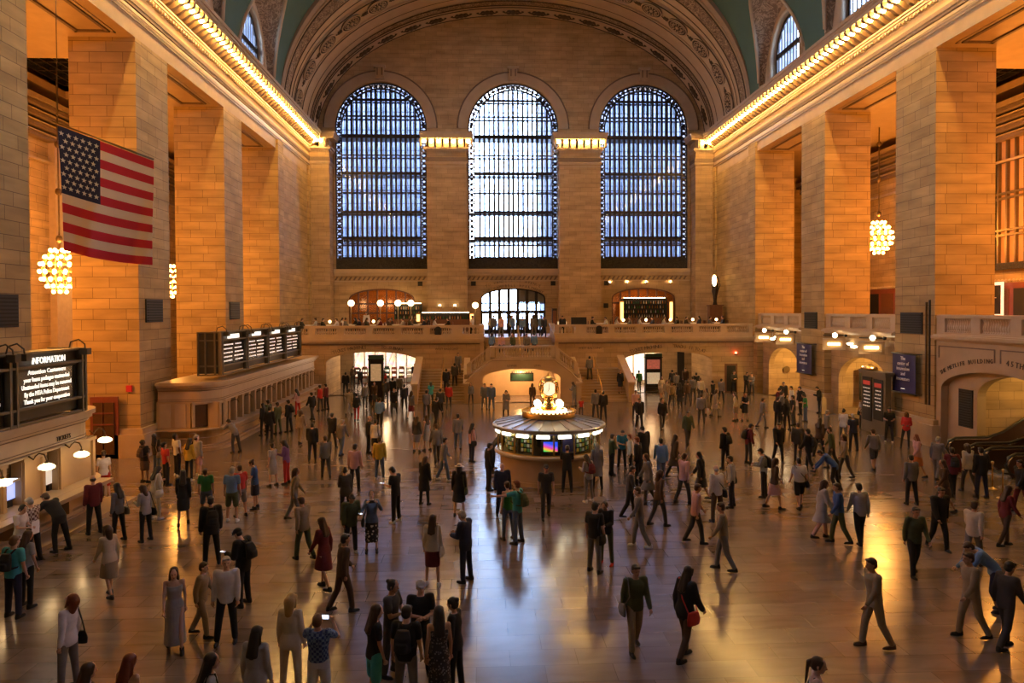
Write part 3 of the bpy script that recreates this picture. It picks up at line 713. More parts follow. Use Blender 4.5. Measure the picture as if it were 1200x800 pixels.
# ---- grand staircase
FX0, FX1, FY = -4.25, 3.97, 50.3
fac_top = [(FX1, 2.35), (3.4, 2.9), (2.15, 3.85), (-2.42, 3.85), (-3.7, 2.9), (FX0, 2.35)]
# lower facade below the rail: arch to the ramp
low = [(FX0, 0), (FX1, 0), (FX1, 1.35), (3.3, 2.15), (2.15, 3.1), (-2.42, 3.1), (-3.6, 2.15), (FX0, 1.35)]
m = MB(); m.poly(low, [[(-2.95, 0), (2.5, 0)]+arcpts(-.22, 1.72, 2.72, .68, 0, PI, 24)], lambda u, v, w: (u, FY+w, v), .5)
m.box(FX0, FX0+.35, FY+.5, BY, 0, 2.0); m.box(FX1-.35, FX1, FY+.5, BY, 0, 2.0)
sf = struct(m.build('wall_staircase', 'plain_stone'), 'stone front of the grand staircase with a low arch')
m = MB(); m.box(-2.3, 2.05, FY-.06, FY, 3.02, 3.12); m.mat(1)
for (x0, x1) in ((-2.3, -.3), (-.05, 2.0)): m.box(x0, x1, FY-.02, FY, 2.98, 3.0)
m.mat(0)
for pts_ in ([(2.05, 3.07), (3.3, 2.1), (FX1, 1.35)], [(-2.3, 3.07), (-3.6, 2.1), (FX0, 1.35)]): m.tube([(u, FY, v) for u, v in pts_], .06, 6)
m.build('trim_string', ['marble_trim', 'dark_moulding'], sf)
text('LOWER', 'lettering', .2, 'letter_dark', sf, (-.9, FY-.01, 2.62)); text('LEVEL', 'lettering', .2, 'letter_dark', sf, (.9, FY-.01, 2.62))
# the rail with balusters: level centre, sloping wings
def slope_rail(name, a, b, cnt, parent=None, th=.3, h=.78, solid=.3):
    """a,b = (x,y,z of rail top)"""
    A = Vector(a); B = Vector(b); m = MB(); d = B-A; hd = Vector((d.x, d.y, 0)); L = hd.length; hx = hd.normalized(); nx = Vector((-hx.y, hx.x, 0))*th/2
    def seg_(t0, t1, z0, z1, w=1.0):
        p, q = A+d*t0, A+d*t1; vs = []
        for pt in (p, q):
            for sg in (-1, 1):
                for z in (z0, z1): vs.append(pt+nx*sg*w+Vector((0, 0, z)))
        m.add(vs, [(0, 1, 3, 2), (4, 6, 7, 5), (0, 4, 5, 1), (2, 3, 7, 6), (0, 2, 6, 4), (1, 5, 7, 3)])
    seg_(0, 1, -.13, 0, 1.15); seg_(0, 1, -h, -h+.16); s_ = solid/L
    seg_(0, s_, -h, -.1); seg_(1-s_, 1, -h, -.1); m.smooth = True
    for k in range(cnt):
        t = s_+(1-2*s_)*(k+.5)/cnt; p = A+d*t; m.lathe(baluster_profile(h-.29), (p.x, p.y, p.z-h+.16), 8)
    o = struct(m.build(name, 'marble_trim'), 'stone stair rail'); return o
slope_rail('trim_rail_landing', (-2.42, FY+.15, 4.02), (2.15, FY+.15, 4.02), 22, h=.95)
slope_rail('trim_rail_wing', (2.15, FY+.15, 4.02), (FX1-.2, FY+.35, 2.75), 6, h=.95)
slope_rail('trim_rail_wing', (-2.42, FY+.15, 4.02), (FX0+.2, FY+.35, 2.75), 6, h=.95)
# solid sloped parapets beside the forward flights
def parapet(x0, x1, ya, yb, za, zb, bz=-2.0, name='trim_parapet'):
    ya = ya-.05
    m = MB(); vs = []
    for x in (x0, x1): vs += [(x, ya, 0), (x, yb, 0), (x, yb, zb), (x, ya, za)]
    m.add(vs, [(0, 1, 2, 3), (7, 6, 5, 4), (0, 4, 5, 1), (1, 5, 6, 2), (2, 6, 7, 3), (3, 7, 4, 0)])
    e = .06; m.mat(1); vs = []
    for x in (x0-e, x1+e): vs += [(x, ya-.1, za), (x, yb, zb), (x, yb, zb+.12), (x, ya-.1, za+.12)]
    m.add(vs, [(0, 1, 2, 3), (7, 6, 5, 4), (0, 4, 5, 1), (1, 5, 6, 2), (2, 6, 7, 3), (3, 7, 4, 0)])
    return struct(m.build(name, ['plain_stone', 'marble_trim']), 'sloping stone parapet of the stairs')
parapet(FX0-.02, FX0+.3, FY, 54.2, 1.3, 2.85); parapet(FX1-.3, FX1+.02, FY, 54.2, 1.3, 2.85)
parapet(-7.9, -7.5, FY, 54.4, 1.3, 2.95); parapet(7.35, 7.75, FY, 54.4, 1.3, 2.95)
def flight(name, x0, x1, y0, n, rise, run, z0=0.0, dirx=None):
    m = MB()
    for k in range(n):
        if dirx is None: m.box(x0, x1, y0+k*run, y0+n*run+.02, z0+k*rise, z0+(k+1)*rise); m.mat(1).box(x0, x1, y0+k*run-.03, y0+k*run+.02, z0+(k+1)*rise-.035, z0+(k+1)*rise+.004); m.mat(0)
    return struct(m.build(name, ['plain_stone', 'marble_trim']), 'flight of stone steps')
flight('stairs_left', -7.5, FX0, 50.5, 12, 2.05/12, .31); flight('stairs_right', FX1, 7.35, 50.5, 12, 2.05/12, .31)
m = MB(); m.box(-7.9, FX0+.3, 54.2, BY, 0, 2.05); m.box(FX1-.3, 7.75, 54.2, BY, 0, 2.05)
# lateral steps up to the centre landing, landing, and the upper flight
m.box(-2.68, 2.38, FY+.5, BY, 2.5, 2.9)
for k in range(5):
    z = 2.05+(k+1)*.17
    m.box(FX0+.3+k*.26, -2.68, FY+.5, BY, 1.95, z); m.box(2.38, FX1-.3-k*.26, FY+.5, BY, 1.95, z)
for k in range(9): m.box(GX0+.1, GX1-.1, BY-1.2+k*.33, BY+3.7, 2.5, 2.9+(k+1)*.162)
struct(m.build('stairs_landing', 'plain_stone'), 'landing of the grand staircase')
parapet(GX0-.3, GX0, BY-.2, BY+3.4, 4.6, 5.3, name='trim_stairwall'); parapet(GX1, GX1+.3, BY-.2, BY+3.4, 4.6, 5.3, name='trim_stairwall')
# brass handrails
for (xa, nm) in ((-5.9, 'flag-side'), (5.5, 'escalator-side')):
    m = MB(); m.smooth = True
    m.tube([(xa, 50.6, 0), (xa, 50.6, .95)], .035); m.tube([(xa, 50.6, .95), (xa, 54.3, 2.95)], .04); m.tube([(xa, 54.3, 2.95), (xa, 54.3, 2.05)], .035); m.tube([(xa, 52.4, 1.0), (xa, 52.4, 1.93)], .03)
    o = m.build('handrail', 'brass'); tag(o, 'brass handrail down the middle of the %s stair flight' % nm, 'handrail')
m = MB(); m.smooth = True
for yy, z in ((BY-1.0, 3.0), (BY+.5, 3.55), (BY+2, 4.3)): m.tube([(-.1, yy, z), (-.1, yy, z+.95)], .035)
m.tube([(-.1, BY-1.0, 3.95), (-.1, BY+2, 5.25)], .04); o = m.build('handrail', 'brass'); tag(o, 'brass handrail in the middle of the upper flight to the doors', 'handrail')
# ramp recess behind the low arch
m = MB(); m.box(-2.95, 2.5, BY-.6, BY-.3, -.5, 2.9); m.box(-3.1, -2.95, FY+.5, BY, 0, 2.5); m.box(2.5, 2.65, FY+.5, BY, 0, 2.5)
struct(m.build('wall_ramp', 'plain_stone'), 'lit recess behind the low arch')
m = MB(); m.box(-.85, .85, -.05, .05, -.32, .3); m.mat(1); m.box(-.78, .78, -.07, -.05, -.26, .2); m.mat(0)
for i in range(9): x = -.7+i*.175; m.lathe([(.0, 0), (.07, .02), (.03, .1), (0, .16)], (x, 0, .3), 6)
o = m.build('hanging_sign', ['bronze_dark', 'sign_green'], None, (-.1, FY+1.9, 1.66)); tag(o, 'dark green hanging sign with a crested top inside the low stair arch', 'sign')
# ---- passage interiors
m = MB()
for (x0, x1) in ((-15.2, -14.9), (-7.8, -7.5), (7.6, 7.9), (15.0, 15.3)): m.box(x0, x1, BY+.6, 61, 0, 3.8)
m.box(-16, -7, 68, 68.3, 0, 3.8); m.box(7, 16, 64, 64.3, 0, 3.8); m.box(-18.3, 18.3, YE-.3, YE, 0, 3.75) if False else None
struct(m.build('wall_passage', 'stone_small'), 'walls of the passages under the balcony')
# shop fronts at the end of the passages: lit glazed fronts
def shopfront(name, x0, x1, y, cols, lab, nlit):
    e = empty(name, ((x0+x1)/2, y, 0)); w = (x1-x0)/2; f = MB(); f.box(-w, w, 0, .2, 0, .35); f.box(-w, w, 0, .2, 2.9, 3.7); 
    n = cols
    for i in range(n+1): x = -w+2*w*i/n; f.box(x-.06, x+.06, 0, .15, .35, 2.9)
    f.build('frame', 'white_paint', e)
    for i in range(n):
        x = -w+2*w*(i+.5)/n; g = MB(); g.box(-w/n+.06, w/n-.06, .1, .13, .35, 2.9); g.build('pane', 'shop_glow' if i < nlit else 'amber_glow', e, (x, 0, 0))
    tag(e, lab, 'shop front'); return e
mat('amber_glow', (1, .7, .4), 0.5, emit=(1.0, 0.48, 0.16), es=1.6)
def shopmat():
    m, nt, b_ = _pb('shop_glow'); tc = N(nt, 'ShaderNodeTexCoord'); mp = N(nt, 'ShaderNodeMapping'); mp.inputs['Scale'].default_value = (1.6, 1, 2.2); v = N(nt, 'ShaderNodeTexVoronoi'); v.inputs['Scale'].default_value = 2.2
    nt.links.new(tc.outputs['Object'], mp.inputs['Vector']); nt.links.new(mp.outputs['Vector'], v.inputs['Vector']); mx = N(nt, 'ShaderNodeMix', data_type='RGBA'); mx.inputs[0].default_value = .62; mx.inputs[7].default_value = (1.0, .80, .58, 1)
    nt.links.new(v.outputs['Color'], mx.inputs[6]); nt.links.new(mx.outputs[2], b_.inputs['Emission Color']); b_.inputs['Emission Strength'].default_value = 1.9
shopmat()
shopfront('shop_front', -14.7, -8.0, 66.4, 7, 'bright glazed shop front at the back of the passage beside the ticket windows', 7)
shopfront('shop_front', 8.1, 11.4, 62.6, 3, 'bright glazed shop front in the passage behind the information kiosk', 3)
# ceiling lights in the passages
def ceil_light(x, y, z, w, d, mt, lab, grp):
    m = MB(); m.box(-w/2-.05, w/2+.05, -d/2-.05, d/2+.05, .0, .06); m.mat(1).box(-w/2, w/2, -d/2, d/2, -.03, 0)
    o = m.build('ceiling_light', ['white_paint', mt], None, (x, y, z-.06)); tag(o, lab, 'lamp', grp)
for x in (-13.2, -11.4, -9.6):
    for y in (58.5, 61.5, 64.5): ceil_light(x, y, 3.75, 1.1, .9, 'panel_white', 'bright ceiling panel in the passage beside the ticket windows', 'ceiling panels in the ticket-window passage')
for x in (9.6, 12.6):
    for y in (57.8, 61): ceil_light(x, y, 3.75, .9, .8, 'panel_light', 'warm ceiling panel in the passage beyond the tall kiosk', 'ceiling panels in the kiosk passage')
for x in (-1.6, 1.2): ceil_light(x, FY+1.9, 2.5, .7, .5, 'panel_light', 'warm light over the ramp behind the low stair arch', 'lights over the ramp')
# goods in the shops: small colourful displays
for i in range(10):
    x = -14.2+i*.66; c = ['red_brown', 'wood', 'white_paint', 'plant_green', 'sign_green'][i % 5]
    m = MB(); m.box(-.24, .24, -.2, .2, 0, .08); 
    for k in range(3): m.mat(0).box(-.24, .24, -.2, .2, .45+k*.4, .49+k*.4); m.mat(1).box(-.2, .2, -.15, .12, .49+k*.4, .62+k*.4+(i*7+k*3) % 5*.03)
    for sx in (-.24, .22): m.mat(0).box(sx, sx+.02, -.2, .2, 0, 1.4)
    o = m.build('display_stand', ['wood', c], None, (x, 65.2, 0)); tag(o, ['display stand of red packets', 'display stand of brown packets', 'display stand of white packets', 'display stand of green packets', 'display stand of dark green packets'][i % 5]+(' nearer the ticket windows' if i < 5 else ' nearer the stairs')+' in the passage shop', 'display stand')
# passage side entrances, dark strip grille
m = MB()
for x, w in ((13.9, .3),): m.box(x-w, x+w, BY+4.9, BY+5.0, 0, 3.0)
m.build('door_9', 'black_metal')['kind'] = 'structure'
# ---- free-standing kiosks in the passages
def kiosk(x, y, w, h, lab, panels):
    e = empty('kiosk', (x, y, 0)); f = MB(); hw = w/2
    f.box(-hw, hw, -.22, .22, 0, .28); f.box(-hw, -hw+.12, -.2, .2, .28, h-.35); f.box(hw-.12, hw, -.2, .2, .28, h-.35); f.box(-hw+.1, hw-.1, -.05, .2, .28, h-.35); f.box(-hw-.05, hw+.05, -.25, .25, h-.35, h-.28)
    f.build('frame', 'bronze_dark', e); t = MB(); t.box(-hw, hw, -.22, .22, h-.28, h); t.build('header', 'sign_green', e)
    for z0, z1, mt in panels: p = MB(); p.box(-hw+.16, hw-.16, -.12, -.06, z0, z1); p.build('poster', mt, e)
    tag(e, lab, 'kiosk')
mat('poster_red', (.5, .1, .06), .5, noise=.6, scale=6, emit=(.7, .2, .12), es=.4); mat('poster_lit', (.5, .38, .22), .5, noise=.5, scale=8, emit=(1, .62, .3), es=.3)
kiosk(-10.6, 52.0, 1.05, 3.35, 'tall dark kiosk with a lit map panel before the ticket-window arch', [(1.5, 2.7, 'poster_lit')])
kiosk(10.75, 57.2, 1.35, 3.0, 'tall dark kiosk with red and grey posters inside the arch right of the stairs'.replace(' right of', ' beside'), [(1.75, 2.5, 'poster_red'), (.55, 1.45, 'poster')])
# ---- red beacon and doorway niches at the far right of the end
m = MB(); m.smooth = True; m.ball((0, 0, 0), .09, seg=10, rings=8); m.smooth = False; m.mat(1).lathe([(.12, -.16), (.12, -.08), (.06, -.06)], seg=10); m.box(-.06, .06, -.02, .14, -.16, -.08)
o = m.build('beacon', ['red_lamp', 'black_metal'], None, (16.85, BY-.14, 3.1)); tag(o, 'small glowing red beacon on the wall beyond the track arch', 'lamp')
m = MB(); m.box(-.5, .5, -.06, 0, 0, 2.25); m.mat(1).box(-.36, .36, -.09, -.06, .1, 2.1); o = m.build('door_8', ['wood', 'black_metal'], None, (16.5, BY, 0)); o['kind'] = 'structure'
m = MB(); m.box(15.9, 18.3, BY-.5, BY, 0, .95); m.box(15.85, 18.3, BY-.55, BY, .95, 1.02); struct(m.build('trim_ledge', 'marble_trim'), 'low stone ledge') if False else None
# ================================================================ RIGHT SIDE BAYS
RB = [(25.2, 32.9), (36.15, 43.82), (47.05, 54.76)]
for i, (y0, y1) in enumerate(RB):
    m = MB(); X = 18.75
    if i == 0: hol = [[(26.0, 0), (30.6, 0)]+arcpts(28.3, 2.6, 2.3, 1.05, 0, PI, 20)]
    elif i == 1: hol = [[(37.4, 0), (42.9, 0)]+arcpts(40.15, 2.2, 2.75, 1.5, 0, PI, 20)]
    else: hol = [[(48.3, 0), (53.6, 0)]+arcpts(50.95, 2.2, 2.65, 1.5, 0, PI, 20)]
    m.poly([(y0, 0), (y1, 0), (y1, 5.0), (y0, 5.0)], hol, lambda u, v, w: (X+w, u, v), .4)
    wl = struct(m.build('wall_bay', 'plain_stone' if i == 0 else 'stone_small'), 'wall under the side balcony')
    t = MB(); t.box(18.3, X+.1, y0, y1, 5.0, 5.1); t.box(18.1, X+.1, y0, y1, 5.1, 5.24); t.box(18.22, X+.3, y0, y1, 5.24, 5.3)
    if i == 0:
        t.mat(1)
        for (a, b) in ((29.0, 32.7), (25.4, 28.7)):
            t.box(18.35, 18.39, a, b, 4.72, 4.77); t.box(18.35, 18.39, a, a+.05, 4.2, 4.72); t.box(18.35, 18.39, b-.05, b, 4.2, 4.72)
    struct(t.build('trim_ledge', ['marble_trim', 'dark_moulding']), 'moulding under the side balcony')
    s_ = MB(); s_.box(X+.4, 28.5, y0-3.3 if i else 18, y1+.1, 5.0, 5.28); struct(s_.build('floor_side_balcony', 'plain_stone'), 'side balcony floor')
    balustrade('trim_balustrade_side', (18.55, y0), (18.55, y1), 5.28, 6.2, 3, solid=.6, count=12, base=.12)
    # recess behind the opening
    r = MB()
    if i == 0:
        r.box(24, 24.2, 22, 33, 0, 5); r.box(19.15, 24, 30.9, 31.1, 0, 5); r.box(19.15, 24, 22, 22.2, 0, 5); r.box(19.15, 24, 22, 31, 3.8, 3.9)
    else:
        r.box(23.5, 23.7, y0, y1, 0, 5); r.box(19.15, 23.5, hol[0][0][0]-.5, hol[0][0][0]-.3, 0, 4.9); r.box(19.15, 23.5, hol[0][1][0]+.3, hol[0][1][0]+.5, 0, 4.9); r.box(19.15, 23.7, y0, y1, 3.95, 4.1)
    struct(r.build('wall_recess', 'stone_small'), 'lit recess under the side balcony')
wl0 = [o for o in bpy.data.objects if o.name.startswith('wall_bay')][0]
m = MB(); m.poly([(25.2, 0), (32.9, 0), (32.9, 5.0), (25.2, 5.0)], [[(25.5, 0), (32.55, 0)]+arcpts(29.0, 2.75, 3.53, 1.0, 0, PI, 24)], lambda u, v, w: (18.38+w, u, v), .34); m.build('surround', 'plain_stone', wl0)
arc_text('THE METLIFE BUILDING', 'lettering', .27, 'letter_dark', wl0, (-28.9, 2.40), 4.5, 1.85, rad(143), rad(94), 18.38, 'y', -1)
arc_text('45TH ST', 'lettering', .33, 'letter_dark', wl0, (-28.9, 2.40), 4.5, 1.85, rad(82), rad(62), 18.38, 'y', -1)
def panel(name, x, y0, y1, z0, z1, mt, lab, cat, sgn=1, t=.06, slats=True, par=None):
    """dark louvred panel on a wall facing the hall"""
    m = MB(); a, c = sorted((x, x-sgn*t)); m.box(a, c, y0, y1, z0, z1); m.mat(1)
    if slats:
        n = int((z1-z0)/.12)
        for k in range(n): z = z0+.06+k*(z1-z0-.1)/n; a2, c2 = sorted((x-sgn*t, x-sgn*(t+.03))); m.box(a2, c2, y0+.08, y1-.08, z, z+.05)
    else: a2, c2 = sorted((x-sgn*t, x-sgn*(t+.03))); m.box(a2, c2, y0+.08, y1-.08, z0+.08, z1-.08)
    m.mat(0)
    if mt == 'spk': m2 = ['black_metal', 'grille_black']
    else: m2 = mt
    o = m.build(name, m2); tag(o, lab, cat); return o
# loudspeaker panels on the piers
for (y0, y1, z0, z1, s_, lab) in ((33.5, 35.2, 6.03, 7.1, -1, 'black louvred speaker panel on the pier behind the flag'), (44.4, 46.15, 6.03, 7.1, -1, 'black louvred speaker panel on the pier behind the departure board'), (23.0, 24.45, 6.03, 7.1, -1, 'black louvred speaker panel on the pier above the message board'),
        (44.75, 46.5, 5.24, 6.3, 1, 'black louvred speaker panel above the smaller hanging blue banner'), (33.8, 35.6, 5.25, 6.3, 1, 'black louvred speaker panel above the larger blue banner by the escalators')):
    panel('speaker_panel', s_*W, y0, y1, z0, z1, 'spk', lab, 'speaker', s_)
panel('wall_grille', 18.75, 30.85, 31.75, 1.15, 2.85, 'spk', 'tall black grille in the wall beside the escalators', 'grille', 1)
m = MB(); m.box(-.35, .35, -.05, 0, 0, 1.9); m.mat(1)
for k in range(14): m.box(-.3, .3, -.08, -.05, .06+k*.13, .12+k*.13)
o = m.build('wall_grille', ['black_metal', 'grille_black'], None, (20.3, 42.75, .95)); tag(o, 'tall black grille inside the lit niche behind the group', 'grille')
# round medallion in the far niche
m = MB(); m.lathe([(.0, 0), (.22, 0), (.26, .03), (.26, .06)], seg=16); m.xf(Matrix.Rotation(PI/2, 4, 'X')); o = m.build('medallion', 'bronze', None, (20.2, 53.8, 1.9)); tag(o, 'small round bronze medallion on the lit niche wall', 'medallion')
# banners
def banner(y0, y1, z0, z1, lines, lab):
    e = empty('banner', (17.95, (y0+y1)/2, z0)); w = (y1-y0)/2; h = z1-z0
    c = MB(); c.smooth = True; pts = []
    for i in range(13):
        for j in range(9): pts.append((.03*math.sin(i*.9)+.02, -w+2*w*i/12, h*j/8))
    n0 = len(pts); c.grid(pts, 13, 9); c.grid([(p[0]+.02, p[1], p[2]) for p in pts], 13, 9); c.build('cloth', 'navy_banner', e)
    r = MB(); r.smooth = True; r.tube([(0.0, -w-.12, h), (0.0, w+.12, h)], .035); r.tube([(0.0, -w-.12, 0), (0.0, w+.12, 0)], .035)
    for y in (-w, w): r.tube([(0, y, h), (.35, y, h)], .025); r.tube([(0, y, 0), (.35, y, 0)], .025)
    r.build('rod', 'black_metal', e)
    for (s_, z, sz, mt) in lines: text(s_, 'lettering', sz, mt, e, (-.04, 0, h*z), (PI/2, 0, -PI/2))
    tag(e, lab, 'banner')
banner(44.85, 46.95, 2.3, 4.25, [('The', .88, .26, 'letter_white'), ('center of', .75, .26, 'letter_white'), ('innovation', .62, .26, 'letter_white'), ('and', .49, .26, 'letter_white'), ('innovators', .36, .26, 'letter_white'), ('-----', .12, .2, 'lit_text')], 'smaller dark blue banner with pale writing hung on the far pier')
banner(33.85, 35.75, 2.3, 4.25, [('The', .88, .26, 'letter_white'), ('center of', .75, .26, 'letter_white'), ('innovation', .62, .26, 'letter_white'), ('and', .49, .26, 'letter_white'), ('innovators', .36, .26, 'letter_white'), ('-----', .12, .2, 'lit_text')], 'larger dark blue banner with pale writing on the pier beside the escalators')
# flood lamp boxes with globe lamps above
for k, (y, lab) in enumerate(((52.0, 'lit flood lamp box above the far niche, beside the end wall'), (48.2, 'lit flood lamp box above the far niche, beside the smaller banner'), (41.4, 'lit flood lamp box above the middle niche, beside the smaller banner'), (37.3, 'lit flood lamp box above the middle niche, beside the larger banner'))):
    e = empty('flood_lamp', (17.7, y, 4.42), rad(62)); b = MB(); w, h = .62, .34
    b.poly([(-w, -h), (w, -h), (w, h), (-w, h)], [[(-w+.14, -h+.14), (w-.14, -h+.14), (w-.14, h-.14), (-w+.14, h-.14)]], lambda u, v, t: (t, u, v), .25); b.box(.2, .3, -w, w, -h, h); b.box(.3, 1.0, -.05, .05, -.05, .05)
    b.build('housing', 'marble_trim', e)
    t = MB(); t.smooth = True; t.tube([(.12, -.34, 0), (.12, .34, 0)], .075, 8); t.build('tube', 'flood', e)
    g = MB(); g.smooth = True; g.ball((.1, -.05, .52), .14); g.build('globe', 'globe', e)
    a = MB(); a.smooth = True; a.tube([(.3, -.05, .34), (.2, -.05, .40), (.1, -.05, .42)], .03); a.tube([(.25, -.6, .5), (.25, .6, .52)], .03); a.ball((.2, -.62, .5), .1); a.build('bracket', 'black_metal', e)
    b2 = MB(); b2.smooth = True; b2.ball((.3, .85 if k % 2 else -.85, .02), .10, .17, .07); b2.build('spot', 'globe', e)
    tag(e, lab, 'lamp')
m = MB(); m.box(18.24, 18.3, 33.2, 33.28, 1.9, 6.9); m.mat(1).box(18.22, 18.3, 33.45, 33.52, 1.9, 6.8); o = m.build('conduit', ['bronze_dark', 'bronze']); tag(o, 'thin vertical dark conduit on the pier edge beside the larger blue banner', 'pipe')
# tall pylon signs between niche and banner
def pylon(x, y, lab):
    e = empty('pylon_sign', (x, y, 0)); f = MB(); f.box(-.15, .15, -1.15, 1.15, 0, 3.05); f.box(-.22, .22, -1.25, 1.25, 3.05, 3.15); f.box(-.26, .26, -1.3, 1.3, 3.15, 3.25); f.build('body', 'olive_metal', e)
    for (ya, yb, z0, z1) in ((-.95, -.1, .75, 2.85), (.1, 1.0, .6, 2.9)):
        p = MB(); p.box(-.19, -.15, ya, yb, z0, z1); p.mat(1).box(-.2, -.19, ya+.12, yb-.1, z1-.42, z1-.2); pp = p.build('panel', ['black', 'red_lit'], e)
        rows = MB()
        for k in range(6):
            q = ya+.15
            while q < yb-.22: ln = R.uniform(.05, .16); rows.box(-.2, -.19, q, q+ln, z1-.62-k*.19, z1-.56-k*.19); q += ln+.05
        rows.build('lettering', 'dim_text', pp)
    s_ = MB(); s_.smooth = True; s_.lathe([(.16, 0), (.3, .03), (.34, .1), (.2, .2), (.08, .3), (0, .34)], (0, .6, 3.25), 12, sy=2.0); s_.build('lamp_head', 'brass', e)
    g = MB(); g.box(-.16, -.1, .1, 1.1, 3.28, 3.42); g.build('light', 'globe_warm', e)
    tag(e, lab, 'sign')
mat('red_lit', (.5, .05, .04), .4, emit=(1, .1, .06), es=.12)
pylon(17.55, 36.6, 'tall olive pylon with black track panels and lamp head beside the larger banner')
# back walls above the side balconies: dark shop doors and the big window grille
def balcony_store(y0, y1, z0, z1, lab):
    e = empty('store_front', (28.3, (y0+y1)/2, z0)); w = (y1-y0)/2; h = z1-z0; f = MB(); f.box(-.12, 0, -w, w, 0, h)
    n = max(2, int(w)); f.mat(1)
    f.build('frame', 'red_brown', e)
    for i in range(n): ya = -w+2*w*(i+.1)/n; yb = -w+2*w*(i+.9)/n; p = MB(); p.box(-.16, -.12, ya, yb, .1, h-.35); p.build('panel', 'black' if i % 2 else 'wood', e)
    c = MB(); c.smooth = True
    k = -w
    while k < w: c.ball((-.15, k, h+.12), .10, seg=6, rings=5); k += .3
    c.build('cresting', 'marble_trim', e); tag(e, lab, 'store front')
balcony_store(33, 57, 5.3, 8.0, 'dark red store front along the balcony behind the chandelier'); balcony_store(20, 32.6, 5.3, 8.1, 'dark red store front with framed posters on the balcony above the escalators')
# framed lit poster on the near right balcony
m = MB(); m.poly([(-.9, -1.05), (.9, -1.05), (.9, 1.05), (-.9, 1.05)], [[(-.72, -.87), (.72, -.87), (.72, .87), (-.72, .87)]], lambda u, v, w: (-w, u, v), .06); m.mat(1).box(-.02, 0, -.72, .72, -.87, .87); m.mat(2).lathe([(.3, 0), (.3, .04)], (-.03, 0, .1), 10)
o = m.build('framed_poster', ['globe_dim', 'black', 'letter_white'], None, (27.95, 42.2, 7.0))
tag(o, 'black poster in a glowing white frame on the balcony above the escalators', 'poster')

# big gridded window on the aisle wall
g = MB()
for (y0, y1) in ((37.3, 43.0), (26.0, 32.0)):
    g.mat(0); X = 28.45
    for (a, b, z0, z1) in ((y0, y0+.5, 8.8, 17.2), (y1-.5, y1, 8.8, 17.2), (y0, y1, 8.8, 9.2), (y0, y1, 16.6, 17.2)): g.box(X-.25, X, a, b, z0, z1)
    g.mat(1)
    for k in range(1, 8): yy = y0+(y1-y0)*k/8; g.box(X-.2, X, yy-.07, yy+.07, 9, 17)
    for z in (10.8, 11.1, 13.0, 13.3, 15.2): g.box(X-.22, X, y0, y1, z, z+.12)
    g.mat(2).box(X-.02, X+.02, y0, y1, 8.9, 17.1)
struct(g.build('window_9', ['bronze_ornament', 'bronze', 'amber_pane']), 'tall gridded window on the aisle wall')
